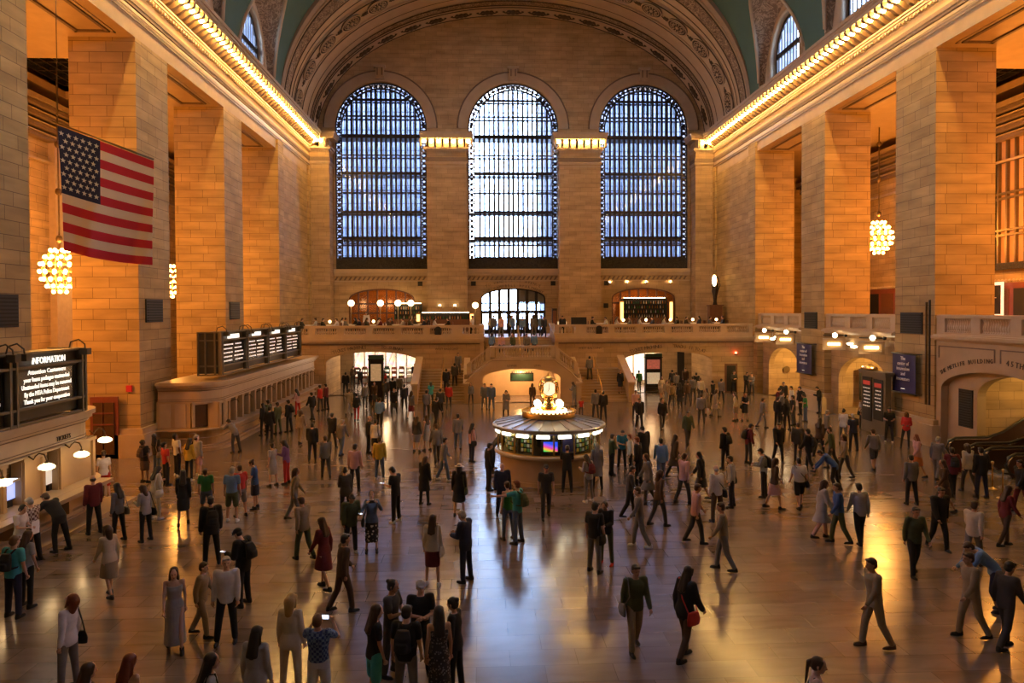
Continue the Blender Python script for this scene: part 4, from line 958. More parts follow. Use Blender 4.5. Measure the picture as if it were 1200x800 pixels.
# ================================================================ TICKET OFFICES
def cornice_run(m, path, prof):
    """extrude profile (outward d, z) along a 2d path with per-vertex outward normals"""
    n = len(path); vs = []; k = len(prof)
    nr = []
    for i in range(n):
        a = Vector(path[max(i-1, 0)]); b = Vector(path[min(i+1, n-1)]); t = (b-a).normalized(); nr.append(Vector((t.y, -t.x)))
    for i in range(n):
        for d, z in prof: vs.append((path[i][0]+nr[i].x*d, path[i][1]+nr[i].y*d, z))
    fs = [(i*k+j, i*k+j+1, (i+1)*k+j+1, (i+1)*k+j) for i in range(n-1) for j in range(k-1)]
    m.add(vs, fs+[tuple(range(k)), tuple((n-1)*k+j for j in range(k-1, -1, -1))])
def ticket_office(name, x, y0, y1, top, ws, label, near_round, far_round):
    """front at x facing +X, windows along y. ws: list of window centre y"""
    e = empty(name, (0, 0, 0))
    xb = -18.1
    def outline(d, r=1.1):
        p = []
        if near_round: p += [(xb, y0-d)]+[(x-r+(r+d)*math.sin(a), y0+r-(r+d)*math.cos(a)) for a in [PI/2*i/8 for i in range(9)]]
        else: p += [(xb, y0-d), (x+d, y0-d)]
        if far_round: p += [(x-r+(r+d)*math.cos(a), y1-r+(r+d)*math.sin(a)) for a in [PI/2*i/8 for i in range(9)]]+[(xb, y1+d)]
        else: p += [(x+d, y1+d), (xb, y1+d)]
        return p
    m = MB(); path = outline(0)
    # frieze wall above the windows
    m.poly(path, [], lambda u, v, w: (u, v, w), .1); m.v = m.v
    b = MB()
    b.poly(path, [], lambda u, v, w: (u, v, top-.95+w), .62); b.poly(outline(.10), [], lambda u, v, w: (u, v, top-.36+w), .1); b.poly(outline(.2), [], lambda u, v, w: (u, v, top-.26+w), .12); b.poly(outline(.30), [], lambda u, v, w: (u, v, top-.14+w), .14)
    b.poly(outline(.04), [], lambda u, v, w: (u, v, top-1.0+w), .06)
    for zz in (.92, .84, .42, .30): b.mat(1); b.poly(outline(.02 if zz > .5 else (.115 if zz == .30 else .03)), [], lambda u, v, w: (u, v, top-zz+w), .022)  # thin dark-coloured strips paint in the shadow lines of the cornice
    b.mat(0)
    b.build('cornice', ['marble_trim', 'dark_moulding'], e)
    # lower counter wall, stepped
    c = MB(); c.poly(outline(.0), [], lambda u, v, w: (u, v, w), .98); c.poly(outline(.30), [], lambda u, v, w: (u, v, w), .16); c.poly(outline(.18), [], lambda u, v, w: (u, v, .16+w), .10)
    c.poly(outline(.12), [], lambda u, v, w: (u, v, .55+w), .06); c.build('base', 'plain_stone', e)
    k = MB(); k.poly(outline(.42), [], lambda u, v, w: (u, v, .98+w), .07); k.build('counter_top', 'marble_trim', e)
    # piers between windows
    p = MB(); hw = .36; prev = y0
    edges = sorted(ws)
    def pil(ya, yb):
        p = MB()
        p.box(x-.5, x-.03, ya, yb, 1.05, top-.95)
        for yy in (ya+.03, yb-.17): p.box(x-.05, x+.04, yy, yy+.14, 1.05, top-1.05)
        p.box(x-.5, x+.06, ya-.02, yb+.02, top-1.08, top-.98); p.build('pilaster', 'plain_stone', e)
    seg = [y0+.35]+[v for w_ in edges for v in (w_-hw, w_+hw)]+[y1-.3]
    for i in range(0, len(seg), 2): pil(seg[i], seg[i+1])
    p.box(xb, x-.9, y0+.25, y0+.5, 1.05, top-.95) ; p.box(xb, x-1.0, y1-.4, y1-.1, 1.05, top-.95)
    p.build('end_wall', 'plain_stone', e)
    # inside: back partition, recessed window grilles
    q = MB(); q.box(x-1.4, x-1.3, y0+.4, y1-.4, 1.0, top-.95); q.build('back_panel', 'wood', e)
    for wy in edges:
        w = MB(); w.box(x-.38, x-.32, wy-hw, wy+hw, top-1.35, top-.95); w.box(x-.38, x-.32, wy-hw, wy-hw+.06, 1.05, top-1.3); w.box(x-.38, x-.32, wy+hw-.06, wy+hw, 1.05, top-1.3); w.box(x-.4, x-.3, wy-hw, wy+hw, 1.55, 1.6)
        w.mat(1)
        for i in range(5): yy = wy-hw+.1+i*(2*hw-.2)/4; w.box(x-.36, x-.34, yy-.008, yy+.008, 1.75, top-1.35)
        for i in range(3): w.box(x-.36, x-.34, wy-hw, wy+hw, 1.72+i*.12, 1.74+i*.12)
        f = w.build('window_grille', ['bronze', 'brass'], e)
        g = MB(); g.box(x-.42, x-.41, wy-hw, wy+hw, 1.05, top-1.3); g.build('pane', 'amber_glass', f)
    return e
W1 = [15.2, 17.0, 18.8, 20.55, 22.3]
t1 = ticket_office('ticket_office', -16.0, 9.0, 25.0, 3.34, W1+[11.5, 13.3], 'x', False, True)
tag(t1, 'marble ticket office with opal lamps below the message board', 'ticket office')
W2 = [36.4+1.02*i for i in range(17)]
t2 = ticket_office('ticket_office', -15.45, 34.2, 54.0, 3.22, W2, 'x', True, False)
tag(t2, 'long marble ticket office with arched brackets below the departure board', 'ticket office')
# end wall of the long office: big corner window and panelled flank
m = MB(); m.box(-18.15, -16.6, 34.15, 34.4, 1.0, 2.3); m.mat(1)
for xx in (-18.0, -17.3): m.box(xx, xx+.5, 34.1, 34.16, 1.1, 2.2)
m.build('panel', ['plain_stone', 'marble_trim'], t2)
cw = MB(); cx, cy = -16.0, 34.72; M = Matrix.Translation((cx, cy, 0)) @ Matrix.Rotation(rad(42), 4, 'Z')
cw.box(-.78, .78, -.14, -.04, 2.15, 2.3); cw.box(-.78, -.66, -.14, -.04, 1.1, 2.2); cw.box(.66, .78, -.14, -.04, 1.1, 2.2); cw.mat(1).box(-.66, .66, -.08, -.05, 1.1, 2.2); cw.xf(M); cwo = cw.build('corner_window', ['marble_trim', 'screen_brown'], t2)
mat('screen_brown', (.09, .045, .02), .25)
cwo.data.materials[1] = MATS['screen_brown']
# brackets arching over each window of the long office
bk = MB(); bk.smooth = True
for wy in W2[::2]:
    bk.tube([(-15.5, wy, 2.05), (-15.3, wy, 2.15), (-15.15, wy, 2.1), (-15.1, wy, 1.98)], .02, 5)
bk.build('lamp_bracket', 'bronze', t2)
text('TICKETS', 'lettering', .2, 'letter_dark', t1, (-15.98, 22.9, 2.62), (PI/2, 0, PI/2)); text('TICKETS', 'lettering', .2, 'letter_dark', t1, (-15.98, 19.5, 2.62), (PI/2, 0, PI/2))
# counters projecting below the near office
m = MB(); m.box(-15.95, -15.2, 14.0, 24.3, .92, 1.04); m.mat(1)
for y in (14.5, 17.0, 19.5, 22.0, 24.0): m.box(-15.9, -15.3, y-.08, y+.08, .5, .92)
o = m.build('counter', ['marble_trim', 'plain_stone'], t1)
m = MB(); m.box(-16.0, -14.95, 9, 25.4, 0, .13); struct(m.build('trim_step', 'plain_stone'), 'low stone step along the ticket office')
# opal lamps on curled brackets
for i, (y, z, d) in enumerate(((24.3, 2.3, 'farthest from the message board'), (22.9, 2.1, 'above the counter window beside the man in maroon'), (21.1, 2.1, 'above the counter window beside the leaning man'), (19.2, 2.1, 'beside the bright counter screen'), (17.1, 2.1, 'at the frame edge'))):
    if i == 4: d = 'above the queue by the near counter'
    e = empty('opal_lamp', (-15.45, y, z)); g = MB(); g.smooth = True; g.lathe([(.0, -.09), (.12, -.09), (.21, -.05), (.22, 0), (.17, .05), (.08, .09), (.0, .1)], seg=16); g.build('shade', 'opal', e)
    b = MB(); b.smooth = True; b.tube([(0, 0, .1), (0, 0, .22), (-.06, 0, .34), (-.2, 0, .38), (-.3, 0, .3), (-.36, 0, .2), (-.5, 0, .3)], .022, 6); b.lathe([(.05, .08), (.05, .14), (.02, .16)], seg=8); b.build('bracket', 'bronze', e)
    tag(e, 'glowing opal ticket window lamp '+d.replace('farthest', 'at the end').replace('at the end from the message board', 'at the rounded end of the office'), 'lamp')
# screens / tellers' monitors in the near office
for i, (y, lab) in enumerate(((22.6, 'pale paper notice behind the ticket window beside the man in maroon'), (20.7, 'small bluish screen behind the ticket window beside the leaning man'), (18.6, 'bright white hatched screen in the nearest visible ticket window'.replace('nearest', 'closest')))):
    m = MB(); m.box(-.03, .03, -.28, .28, 0, .5); m.box(-.08, .03, -.1, .1, -.18, 0); m.mat(1).box(.03, .035, -.25, .25, .03, .47)
    mt = ('paper_glow', 'blue_screen', 'panel_dim')[i]
    if mt not in MATS: mat(mt, (.6, .65, .75), .4, emit=((.7, .62, .5), (.25, .4, .95), (.85, .92, 1))[i], es=(.8, 1.3, 3)[i])
    o = m.build('screen', ['black', mt], None, (-16.25, y, 1.24 if i else 1.24)); tag(o, lab, 'screen')
m = MB(); m.box(-.15, .15, -.35, .35, 0, .06); m.mat(1).box(-.1, .12, -.3, .3, .06, .07); o = m.build('sign_box', ['white_paint', 'panel_dim'], None, (-15.5, 19.4, 2.02)); tag(o, 'small white lit sign jutting out beside the hatched screen', 'sign')
# ================================================================ BOARDS
def gantry(name, x, y0, y1, z0, z1, cells, lab, dep=1.1):
    e = empty(name, (x, (y0+y1)/2, z0)); L = (y1-y0)/2; h = z1-z0; f = MB()
    f.box(-dep, -.12, -L, L, .1, h); f.mat(1)
    f.build('body', ['olive_dark', 'olive_metal'], e)
    r = MB()
    for z in (.0, .42, h-.42, h-.03): r.box(-.08, .06, -L, L, z, z+.07)
    for i in range(cells+1):
        y = -L+2*L*i/cells
        for dy in (-.14, .14): r.box(-.06, .08, max(-L, y+dy-.04), min(L, y+dy+.04) if y+dy < L else L, 0, h)
        r.box(-.14, -.02, max(-L, y-.14), min(L, y+.14), 0, h)
    for z in (0, .42, h-.42, h-.03): r.box(-dep, .06, -L-.06, -L, z, z+.07); r.box(-dep, .06, L, L+.06, z, z+.07)
    for dx in (-.3, -.75, -dep): r.box(dx, dx+.08, -L-.08, -L, 0, h); r.box(dx, dx+.08, L, L+.08, 0, h)
    r.build('frame', 'olive_metal', e)
    # small lamps on hoops above the top
    for i in range(cells*2):
        y = -L+2*L*((i//2)+(.075 if i % 2 == 0 else .94))/cells; k = MB(); k.smooth = True; k.tube([(-.3, y, h), (-.25, y, h+.22), (0, y, h+.3), (.18, y, h+.15), (.2, y, h)], .025, 5); k.smooth = False; k.box(.08, .32, y-.13, y+.13, h-.18, h+.02); k.build('lamp_arm', 'olive_dark', e)
    tag(e, lab, 'board'); return e, L, h
g1, L, h = gantry('message_board', -15.75, 9.6, 23.6, 3.36, 5.35, 4, 'dark metal message board with glowing text on the near ticket office'.replace('near ', 'lamp-lit '))
cw = 2*L/4
for i in range(4):
    yc = -L+cw*(i+.5); s_ = MB(); s_.box(-.10, -.08, yc-cw/2+.28, yc+cw/2-.28, .5, h-.5); so = s_.build('screen', 'screen_dark', g1)
    if i == 3:
        hd = text('INFORMATION', 'lettering', .27, 'lit_text', g1, (-.02, yc, h-.24), (PI/2, 0, PI/2), sx=.9)
        for k, t_ in enumerate(('Attention Customers', 'your Items packages unattended', 'Unattended items may be removed', 'By the MTA Police Department', 'Thank you for your cooperation')):
            text(t_, 'lettering', .185, 'lit_text', so, (-.07, yc, h-.56-k*.205), (PI/2, 0, PI/2), sx=(1.15 if k == 0 else .92), ext=.006)
    else:
        rows = MB()
        for k in range(6):
            q = yc-cw/2+.4
            while q < yc+cw/2-.6: ln = R.uniform(.1, .3); rows.box(-.08, -.07, q, q+ln, h-.75-k*.2, h-.66-k*.2); q += ln+.06
        rows.build('lettering', 'dim_text', so)
g2, L, h = gantry('departure_board', -15.55, 35.2, 50.3, 3.42, 5.5, 4, 'dark metal departure board with rows of glowing text on the long ticket office')
cw = 2*L/4
for i in range(4):
    yc = -L+cw*(i+.5); s_ = MB(); s_.box(-.10, -.08, yc-cw/2+.3, yc+cw/2-.3, .45, h-.45); so = s_.build('screen', 'screen_dark', g2)
    hd = MB(); q = yc-.8
    while q < yc+.75: ln = R.uniform(.1, .16); hd.box(-.05, -.03, q, q+ln, h-.33, h-.12); q += ln+.03
    hd.build('lettering', 'lit_text', g2)
    rows = MB()
    for k in range(6):
        q = yc-cw/2+.45; st = 0
        while q < yc+cw/2-.55:
            ln = R.uniform(.06, .34)
            if not (yc-.15 < q < yc+.15): rows.box(-.08, -.07, q, q+ln, h-.66-k*.2, h-.60-k*.2)
            q += ln+.07
    rows.build('lettering', 'text_dep', so)
# ================================================================ INFORMATION KIOSK with the clock
KX, KY = -.40, 27.95
k0 = empty('information_kiosk', (KX, KY, 0)); tag(k0, 'round marble and brass information kiosk under the gold clock', 'information kiosk')
m = MB(); m.lathe([(1.8, 0), (1.94, 0), (1.94, .14), (1.90, .16), (1.90, 1.0), (1.8, 1.02)], seg=48); m.build('base', 'plain_stone', k0)
m = MB(); m.lathe([(1.35, 1.02), (2.08, 1.02), (2.12, 1.06), (2.12, 1.12), (2.08, 1.16), (1.35, 1.16)], seg=48); m.build('counter', 'marble_trim', k0)
m = MB(); NS = 16
for i in range(NS):
    a = 2*PI*i/NS; c, s_ = math.cos(a)*1.98, math.sin(a)*1.98; m.lathe([(.035, 1.14), (.035, 1.95)], (c, s_, 0), 6)
m.lathe([(1.96, 1.14), (2.0, 1.14), (2.0, 1.2), (1.96, 1.2)], seg=48); m.build('mullion', 'brass', k0)
m = MB(); m.lathe([(1.97, 1.2), (1.97, 1.98)], seg=48); m.build('glass', 'booth_glass', k0)
m = MB(); m.smooth = False
m.lathe([(1.72, 1.90), (2.02, 1.97), (2.16, 1.98), (2.2, 2.0), (2.2, 2.10), (2.15, 2.13)], seg=48); m.mat(1); m.lathe([(2.15, 2.13), (1.02, 2.34)], seg=24); m.mat(0)
for i in range(24): a = 2*PI*i/24; st = len(m.v); m.box(1.0, 2.15, -.02, .02, -.015, .03); m.xf(Matrix.Rotation(a, 4, 'Z') @ Matrix.Translation((0, 0, 2.53)) @ Matrix.Rotation(rad(10.3), 4, 'Y') , st)
m.build('roof', ['steel', 'roof_metal'], k0)
mat('roof_metal', (.50, .54, .58), .35, .5); [o for o in k0.children if o.name.startswith('roof')][0].data.materials[1] = MATS['roof_metal']
for i in range(NS):
    a = 2*PI*(i+.5)/NS; l = MB(); l.box(-.05, .02, -.24, .24, -.05, .05); o = l.build('light', 'fluorescent', k0, (math.cos(a)*2.06, math.sin(a)*2.06, 1.885), a); 
# screens and shelves inside
m = MB(); m.lathe([(.5, 1.0), (.5, 2.0)], seg=16); m.build('core', 'black', k0)
def at_angle(a, r, z, mb, name, mts, par=k0): return mb.build(name, mts, par, (math.cos(a)*r, math.sin(a)*r, z), a+PI/2)
am = -PI/2
m = MB(); m.box(-.34, .34, -.03, .03, -.36, .36); m.mat(1)
sc_ = at_angle(am-.06, 1.86, 1.56, m, 'screen', ['black', 'black']); 
m = MB(); m.grid([(-.26+.52*i/8, -.035, -.22+.36*j/5) for i in range(9) for j in range(6)], 9, 6); m.build('display', 'rainbow', sc_)
def rainbow():
    m, nt, b = _pb('rainbow'); tc = N(nt, 'ShaderNodeTexCoord'); mp = N(nt, 'ShaderNodeMapping'); mp.inputs['Rotation'].default_value = (0, rad(50), 0); mp.inputs['Scale'].default_value = (1, 1, 1)
    nt.links.new(tc.outputs['Generated'], mp.inputs['Vector']); sp = N(nt, 'ShaderNodeSeparateXYZ'); nt.links.new(tc.outputs['Generated'], sp.inputs[0])
    ad = N(nt, 'ShaderNodeMath', operation='MULTIPLY_ADD'); ad.inputs[1].default_value = .45; nt.links.new(sp.outputs['X'], ad.inputs[0]); nt.links.new(sp.outputs['Z'], ad.inputs[2])
    cr = N(nt, 'ShaderNodeValToRGB'); E_ = cr.color_ramp.elements; E_[0].position = .1; E_[0].color = (.05, .6, .1, 1); E_[1].position = 1.2 if False else 1.0; E_[1].color = (.02, .08, .8, 1)
    for p, c in ((.35, (.9, .45, .03, 1)), (.55, (.8, .05, .25, 1)), (.78, (.3, .1, .8, 1))): x = cr.color_ramp.elements.new(p); x.color = c
    nt.links.new(ad.outputs[0], cr.inputs['Fac']); nt.links.new(cr.outputs[0], b.inputs['Emission Color']); b.inputs['Emission Strength'].default_value = 1.6; b.inputs['Base Color'].default_value = (0, 0, 0, 1)
rainbow(); [o for o in sc_.children][0].data.materials[0] = MATS['rainbow']
m = MB(); m.box(-.26, .26, -.03, .03, -.36, .36); at_angle(am+.32, 1.86, 1.56, m, 'poster', 'navy_banner')
for i in range(NS):
    a = 2*PI*(i+.5)/NS
    if abs((a-1.5*PI+PI) % (2*PI)-PI) < .45: continue
    c = ['leaflet_green', 'leaflet_white', 'leaflet_yellow', 'leaflet_green', 'leaflet_white'][i % 5]; m = MB(); m.mat(0)
    for k in range(4):
        for j in range(4): m.mat((i+k+j) % 3); x = -.25+j*.13; z = -.3+k*.17; m.box(x, x+.09, -.02, .02, z, z+.11)
    m.mat(3); m.box(-.28, .28, .02, .03, -.36, .36)
    at_angle(a, 1.78 if i % 2 else 1.7, 1.56, m, 'leaflet_rack', ['leaflet_green', 'leaflet_white', 'leaflet_yellow', 'black'])
# brass gallery, globes and the clock
m = MB(); m.smooth = True; m.lathe([(1.0, 2.36), (1.06, 2.38), (1.02, 2.44), (1.06, 2.52), (1.0, 2.56), (.9, 2.5)], seg=40); m.smooth = False
for i in range(40): a = 2*PI*i/40; m.lathe([(.03, 0), (.05, .05), (.0, .09)], (math.cos(a)*1.03, math.sin(a)*1.03, 2.55), 6)
m.build('crown', 'brass', k0)
m = MB(); m.lathe([(.95, 2.38), (.95, 2.46), (.62, 2.5), (.62, 2.66), (.5, 2.7)], seg=32); m.build('gallery', 'gold', k0)
l = MB(); l.lathe([(.66, 2.52), (.70, 2.54), (.70, 2.64), (.66, 2.66)], seg=32); l.build('light_ring', 'opal', k0)
for i, a in enumerate((rad(-150), rad(-30), rad(30), rad(150))):
    g = MB(); g.smooth = True; g.ball((0, 0, 0), .13); b = g.build('globe', 'globe', k0, (.50*math.cos(a), .48*math.sin(a), 2.86)); 
    g = MB(); g.lathe([(.08, 2.7), (.05, 2.73), (.06, 2.76)], (.50*math.cos(a), .48*math.sin(a), 0), 8); g.build('globe_socket', 'gold', k0)
ck = empty('clock', (KX, KY, 2.7)); tag(ck, 'gold four-faced clock with glowing opal dials above the round kiosk', 'clock')
m = MB(); m.smooth = True; m.lathe([(.30, 0), (.32, .06), (.22, .12), (.17, .22), (.19, .3), (.13, .36), (.20, .42), (.12, .5), (0, .5)], seg=16); m.build('pedestal', 'gold', ck)
m = MB(); m.smooth = True; m.ball((0, 0, .76), .225, seg=16, rings=12); m.build('sphere', 'gold', ck)
m = MB(); m.smooth = True
for a in (PI/4, 3*PI/4, 5*PI/4, 7*PI/4):
    m.tube([(r*math.cos(a), r*math.sin(a), z) for r, z in ((.16, .38), (.34, .46), (.45, .62), (.48, .8), (.44, .98), (.36, 1.08))], [.03, .035, .03, .03, .035, .02], 6)
m.build('scroll_arm', 'gold', ck)
m = MB(); m.smooth = True; m.lathe([(.30, 1.04), (.30, 1.1), (.24, 1.16), (.12, 1.22), (.05, 1.26), (.06, 1.30), (.0, 1.36)], seg=16); m.build('finial', 'brass', ck)
for i in range(4):
    a = i*PI/2-PI/2; d = MB(); st = 0; d.smooth = False; d.lathe([(0, 0), (.27, 0), (.27, .04), (0, .06)], seg=32)
    d.xf(Matrix.Rotation(a, 4, 'Z') @ Matrix.Translation((.20, 0, .76)) @ Matrix.Rotation(PI/2, 4, 'Y')); f = d.build('dial', 'dial_glow', ck)
    r = MB(); r.smooth = True; r.tube([(.29*math.cos(t), .29*math.sin(t), .04) for t in [2*PI*q/32 for q in range(32)]], .028, 6, True); r.xf(Matrix.Rotation(a, 4, 'Z') @ Matrix.Translation((.20, 0, .76)) @ Matrix.Rotation(PI/2, 4, 'Y')); r.build('bezel', 'gold', f)
    h_ = MB(); h_.box(.062, .07, -.008, .008, -.02, .19); s2 = len(h_.v); h_.box(.062, .07, -.01, .01, -.02, .13); h_.xf(Matrix.Rotation(rad(150), 4, 'X'), s2)
    for q in range(12): t = 2*PI*q/12; h_.box(.056, .062, .225*math.cos(t)-.01, .225*math.cos(t)+.01, .225*math.sin(t)-.01, .225*math.sin(t)+.01)
    h_.xf(Matrix.Rotation(a, 4, 'Z') @ Matrix.Translation((.20, 0, .76))); h_.build('hands', 'black', f)
# ================================================================ CHANDELIERS
def chandelier(x, y, zc, lab, up=ZS+.3):
    e = empty('chandelier', (x, y, zc)); b = MB(); b.smooth = True; fr = MB(); fr.smooth = True
    tiers = [(1.0, .40, 8), (.66, .66, 10), (.30, .84, 12), (-.08, .90, 12), (-.46, .80, 12), (-.82, .58, 10), (-1.1, .32, 6)]
    n = 0
    bl = MB(); bl.smooth = True; bl.ball((0, 0, 0), .10, seg=8, rings=6); bm2 = bl.mesh('bulb', ['chandelier_bulb'])
    for z, r, k in tiers:
        fr.tube([(r*math.cos(2*PI*i/20)*.93, r*math.sin(2*PI*i/20)*.93, z+.03) for i in range(20)], .035, 5, True)
        for i in range(k):
            a = 2*PI*(i+.5*(tiers.index((z, r, k)) % 2))/k; o = link('bulb', bm2, e, (r*math.cos(a), r*math.sin(a), z)); n += 1
    for i in range(8):
        a = 2*PI*i/8; fr.tube([(.9*r*math.cos(a), .9*r*math.sin(a), z+.05) for z, r, k in tiers], .025, 5)
    fr.tube([(0, 0, -1.2), (0, 0, 1.35)], .06, 6); fr.lathe([(0, -1.25), (.12, -1.2), (.1, -1.1), (0, -1.05)], seg=8); fr.build('frame', 'brass', e)
    c = MB(); c.smooth = True; c.tube([(0, 0, 1.3), (0, 0, up-zc)], .045, 6)
    for z in (1.6, 4.0, 6.4): 
        if zc+z < up-.3: c.ball((0, 0, z), .17, .17, .2, 8, 6)
    c.build('chain', 'bronze', e); tag(e, lab, 'chandelier'); return e
chandelier(-24.5, 37.8, 8.66, 'egg-shaped chandelier of glowing bulbs beside the flag')
chandelier(-24.5, 50.5, 8.66, 'egg-shaped chandelier half hidden behind the pier beyond the flag')
chandelier(24.5, 48.7, 11.45, 'egg-shaped chandelier of glowing bulbs above the side balcony')
# ================================================================ FLAG
fe = empty('flag', (0, 0, 0)); A = Vector((-17.5, 25.4, 12.85)); Bv = Vector((-14.65, 25.9, 11.72)); C_ = Vector((-17.4, 25.4, 8.72)); D_ = Vector((-14.65, 25.9, 8.13))
A = Vector((-17.55, 25.6, 12.95)); Bv = Vector((-14.55, 26.1, 11.84)); C_ = Vector((-17.45, 25.6, 8.66)); D_ = Vector((-14.6, 26.1, 8.16))
def fpt(u, v):  # u along the top, v downwards
    p = (A*(1-u)+Bv*u)*(1-v)+(C_*(1-u)+D_*u)*v
    w = .10*math.sin(u*9+v*2)*(.3+v)+.05*math.sin(u*21+v*5)*v
    p = p+Vector((0, w, -.10*math.sin(PI*u)*v)); return p
def fpatch(mb, u0, u1, v0, v1, nu, nv, off=0.0):
    mb.grid([fpt(u0+(u1-u0)*i/nu, v0+(v1-v0)*j/nv)+Vector((0, -off, 0)) for i in range(nu+1) for j in range(nv+1)], nu+1, nv+1)
m = MB(); m.smooth = True
for k in range(13):
    m.mat(0 if k % 2 == 0 else 1)
    if k < 7: fpatch(m, .44, 1, k/13, (k+1)/13, 24, 2)
    else: fpatch(m, 0, 1, k/13, (k+1)/13, 40, 2)
m.mat(2); fpatch(m, 0, .44, 0, 7/13, 18, 12)
m.build('cloth', ['flag_red', 'flag_white', 'flag_blue'], fe)
mat('flag_red', (.55, .018, .035), .8); mat('flag_white', (.80, .60, .42), .8); mat('flag_blue', (.018, .022, .075), .8)
fm = [o for o in fe.children][0].data
for i, n_ in enumerate(('flag_red', 'flag_white', 'flag_blue')): fm.materials[i] = MATS[n_]
m = MB()
for r in range(9):
    for c in range(6 if r % 2 == 0 else 5):
        u = .44*(c*2+1+(r % 2))/12; v = (7/13)*(r+1)/10
        cen = fpt(u, v)+Vector((0, -.03, 0)); ex = (fpt(u+.01, v)-fpt(u-.01, v)).normalized(); ez = (fpt(u, v-.01)-fpt(u, v+.01)).normalized(); ps = []
        for k in range(10): a = PI/2+k*PI/5; rr = .098 if k % 2 == 0 else .04; ps.append(cen+ex*rr*math.cos(a)+ez*rr*math.sin(a))
        m.add([cen]+ps, [(0, 1+k, 1+(k+1) % 10) for k in range(10)])
m.build('stars', 'star_white', fe); mat('star_white', (.7, .66, .62), .8); [o for o in fe.children if o.name.startswith('stars')][0].data.materials[0] = MATS['star_white']
m = MB(); m.smooth = True; m.tube([A+(A-Bv)*.05+Vector((0, .02, .06)), Bv+Vector((0, .02, .06))], .035); m.tube([A+Vector((0, 0, .06)), (A.x, A.y, 22.3)], .012, 4); m.tube([Bv+Vector((0, 0, .06)), (Bv.x, Bv.y, 22.3)], .012, 4) if False else None
m.tube([A+Vector((0, .02, .06)), (A.x, A.y, 21.9)], .012, 4);m.build('pole', 'bronze', fe)
tag(fe, 'large American flag hanging from a slanted pole above the ticket office', 'flag')
# ================================================================ ESCALATORS
def escalator(y0, y1, lab, x0=16.9):
    e = empty('escalator', (x0, (y0+y1)/2, 0)); hw = (y1-y0)/2; 
    run = 1.9; L = 7.2; sl = math.tan(rad(30))
    def pts(z, a=.2): return [(a, z), (run, z), (run+L, z+L*sl)]
    for s_ in (-1, 1):
        p = MB(); y = s_*hw; prof = [(.3, 0), (run, 0), (run+L, L*sl-.3), (run+L, L*sl+.85), (run, .85), (.35, .85), (.15, .7), (.08, .45), (.15, .15)]
        p.poly(prof, [], lambda u, v, w: (u, y-.05+w, v), .1); p.build('side_panel', 'esc_panel', e)
        h_ = MB(); h_.smooth = True; h_.tube([(.6, y, .1), (.2, y, .2), (.0, y, .5), (.1, y, .8), (.4, y, .93), (run-.1, y, .94), (run+.6, y, 1.15), (run+L, y, L*sl+.93)], .06, 8); h_.build('handrail', 'rubber', e)
    s_ = MB(); s_.box(.1, run, -hw+.05, hw-.05, 0, .06)
    for k in range(18): x = run+k*.4; s_.box(x, x+.42, -hw+.05, hw-.05, max(0, x-run-.2)*sl, .06+(k+1)*.4*sl-.1)
    s_.build('steps', 'steel', e); tag(e, lab, 'escalator')
mat('esc_panel', (.075, .04, .028), .25, .3)
escalator(28.6, 29.9, 'escalator with black handrails beside the tall wall grille'); escalator(26.4, 27.7, 'escalator with black handrails closer to the rope posts')
def stanchion(x, y, lab):
    e = empty('rope_post', (x, y, 0)); m = MB(); m.smooth = True; m.lathe([(.19, 0), (.19, .02), (.05, .05), (.028, .1)], seg=16); m.build('base', 'brass', e)
    m = MB(); m.smooth = True; m.lathe([(.028, .05), (.028, .92), (.045, .94), (.045, 1.0), (0, 1.02)], seg=10); m.build('post', 'brass', e); tag(e, lab, 'post')
stanchion(15.28, 24.89, 'brass rope post beside the escalator newel'); stanchion(14.73, 23.64, 'brass rope post with the black belt running past it'); stanchion(17.2, 23.0, 'brass rope post beside the pier by the escalators')
m = MB(); m.box(0, .01, 0, 0, 0, 0) if False else None
for a, b in (((15.28, 24.89), (14.73, 23.64)), ((14.73, 23.64), (17.2, 23.0))):
    A2, B2 = Vector((*a, .9)), Vector((*b, .9)); n = 8; vs = []
    for i in range(n+1): p = A2.lerp(B2, i/n)-Vector((0, 0, .10*math.sin(PI*i/n))); vs += [p, p-Vector((0, 0, .06))]
    m.add(vs, [(2*i, 2*i+1, 2*i+3, 2*i+2) for i in range(n)])
o = m.build('belt_barrier', 'black'); sm = o.modifiers.new('s', 'SOLIDIFY'); sm.thickness = .01; tag(o, 'black belt strung between the brass rope posts', 'belt')
DZ = BZ+.34
# ================================================================ RESTAURANT ON THE BALCONY
def table(x, y, lab, r=.32):
    e = empty('dining_table', (x, y, DZ)); m = MB(); m.lathe([(.25, 0), (.25, .03), (.04, .06), (.04, .7)], seg=12); m.build('pedestal', 'black_metal', e); m = MB(); m.lathe([(r+.01, .52), (r, .72), (r, .75), (0, .75)], seg=20); m.build('tablecloth', 'cloth_white', e) 
    tag(e, lab, 'table'); return e
def chair_proto():
    e = empty('dining_chair', (0, 0, 0)); m = MB(); m.box(-.21, .21, -.2, .22, .43, .47); m.build('seat', 'red_brown', e)
    b = MB(); b.box(-.2, .2, -.24, -.2, .5, .92); b.build('backrest', 'wood', e)
    for sx in (-.19, .16):
        for sy in (-.22, .18): l = MB(); l.box(sx, sx+.03, sy, sy+.03, 0, .45 if sy > 0 else .9); l.build('leg', 'wood', e)
    return e
TAB = [(-16.6, 57.3), (-14.9, 57.0), (-13.2, 57.3), (-11.5, 57.0), (-9.8, 57.3), (-8.1, 57.0), (-6.2, 57.4), (-14.0, 60.2), (-11.0, 60.2), (-8.0, 60.2), (6.4, 57.3), (8.3, 57.0), (10.2, 57.3), (12.1, 57.0), (14.0, 57.3), (15.9, 57.2)]
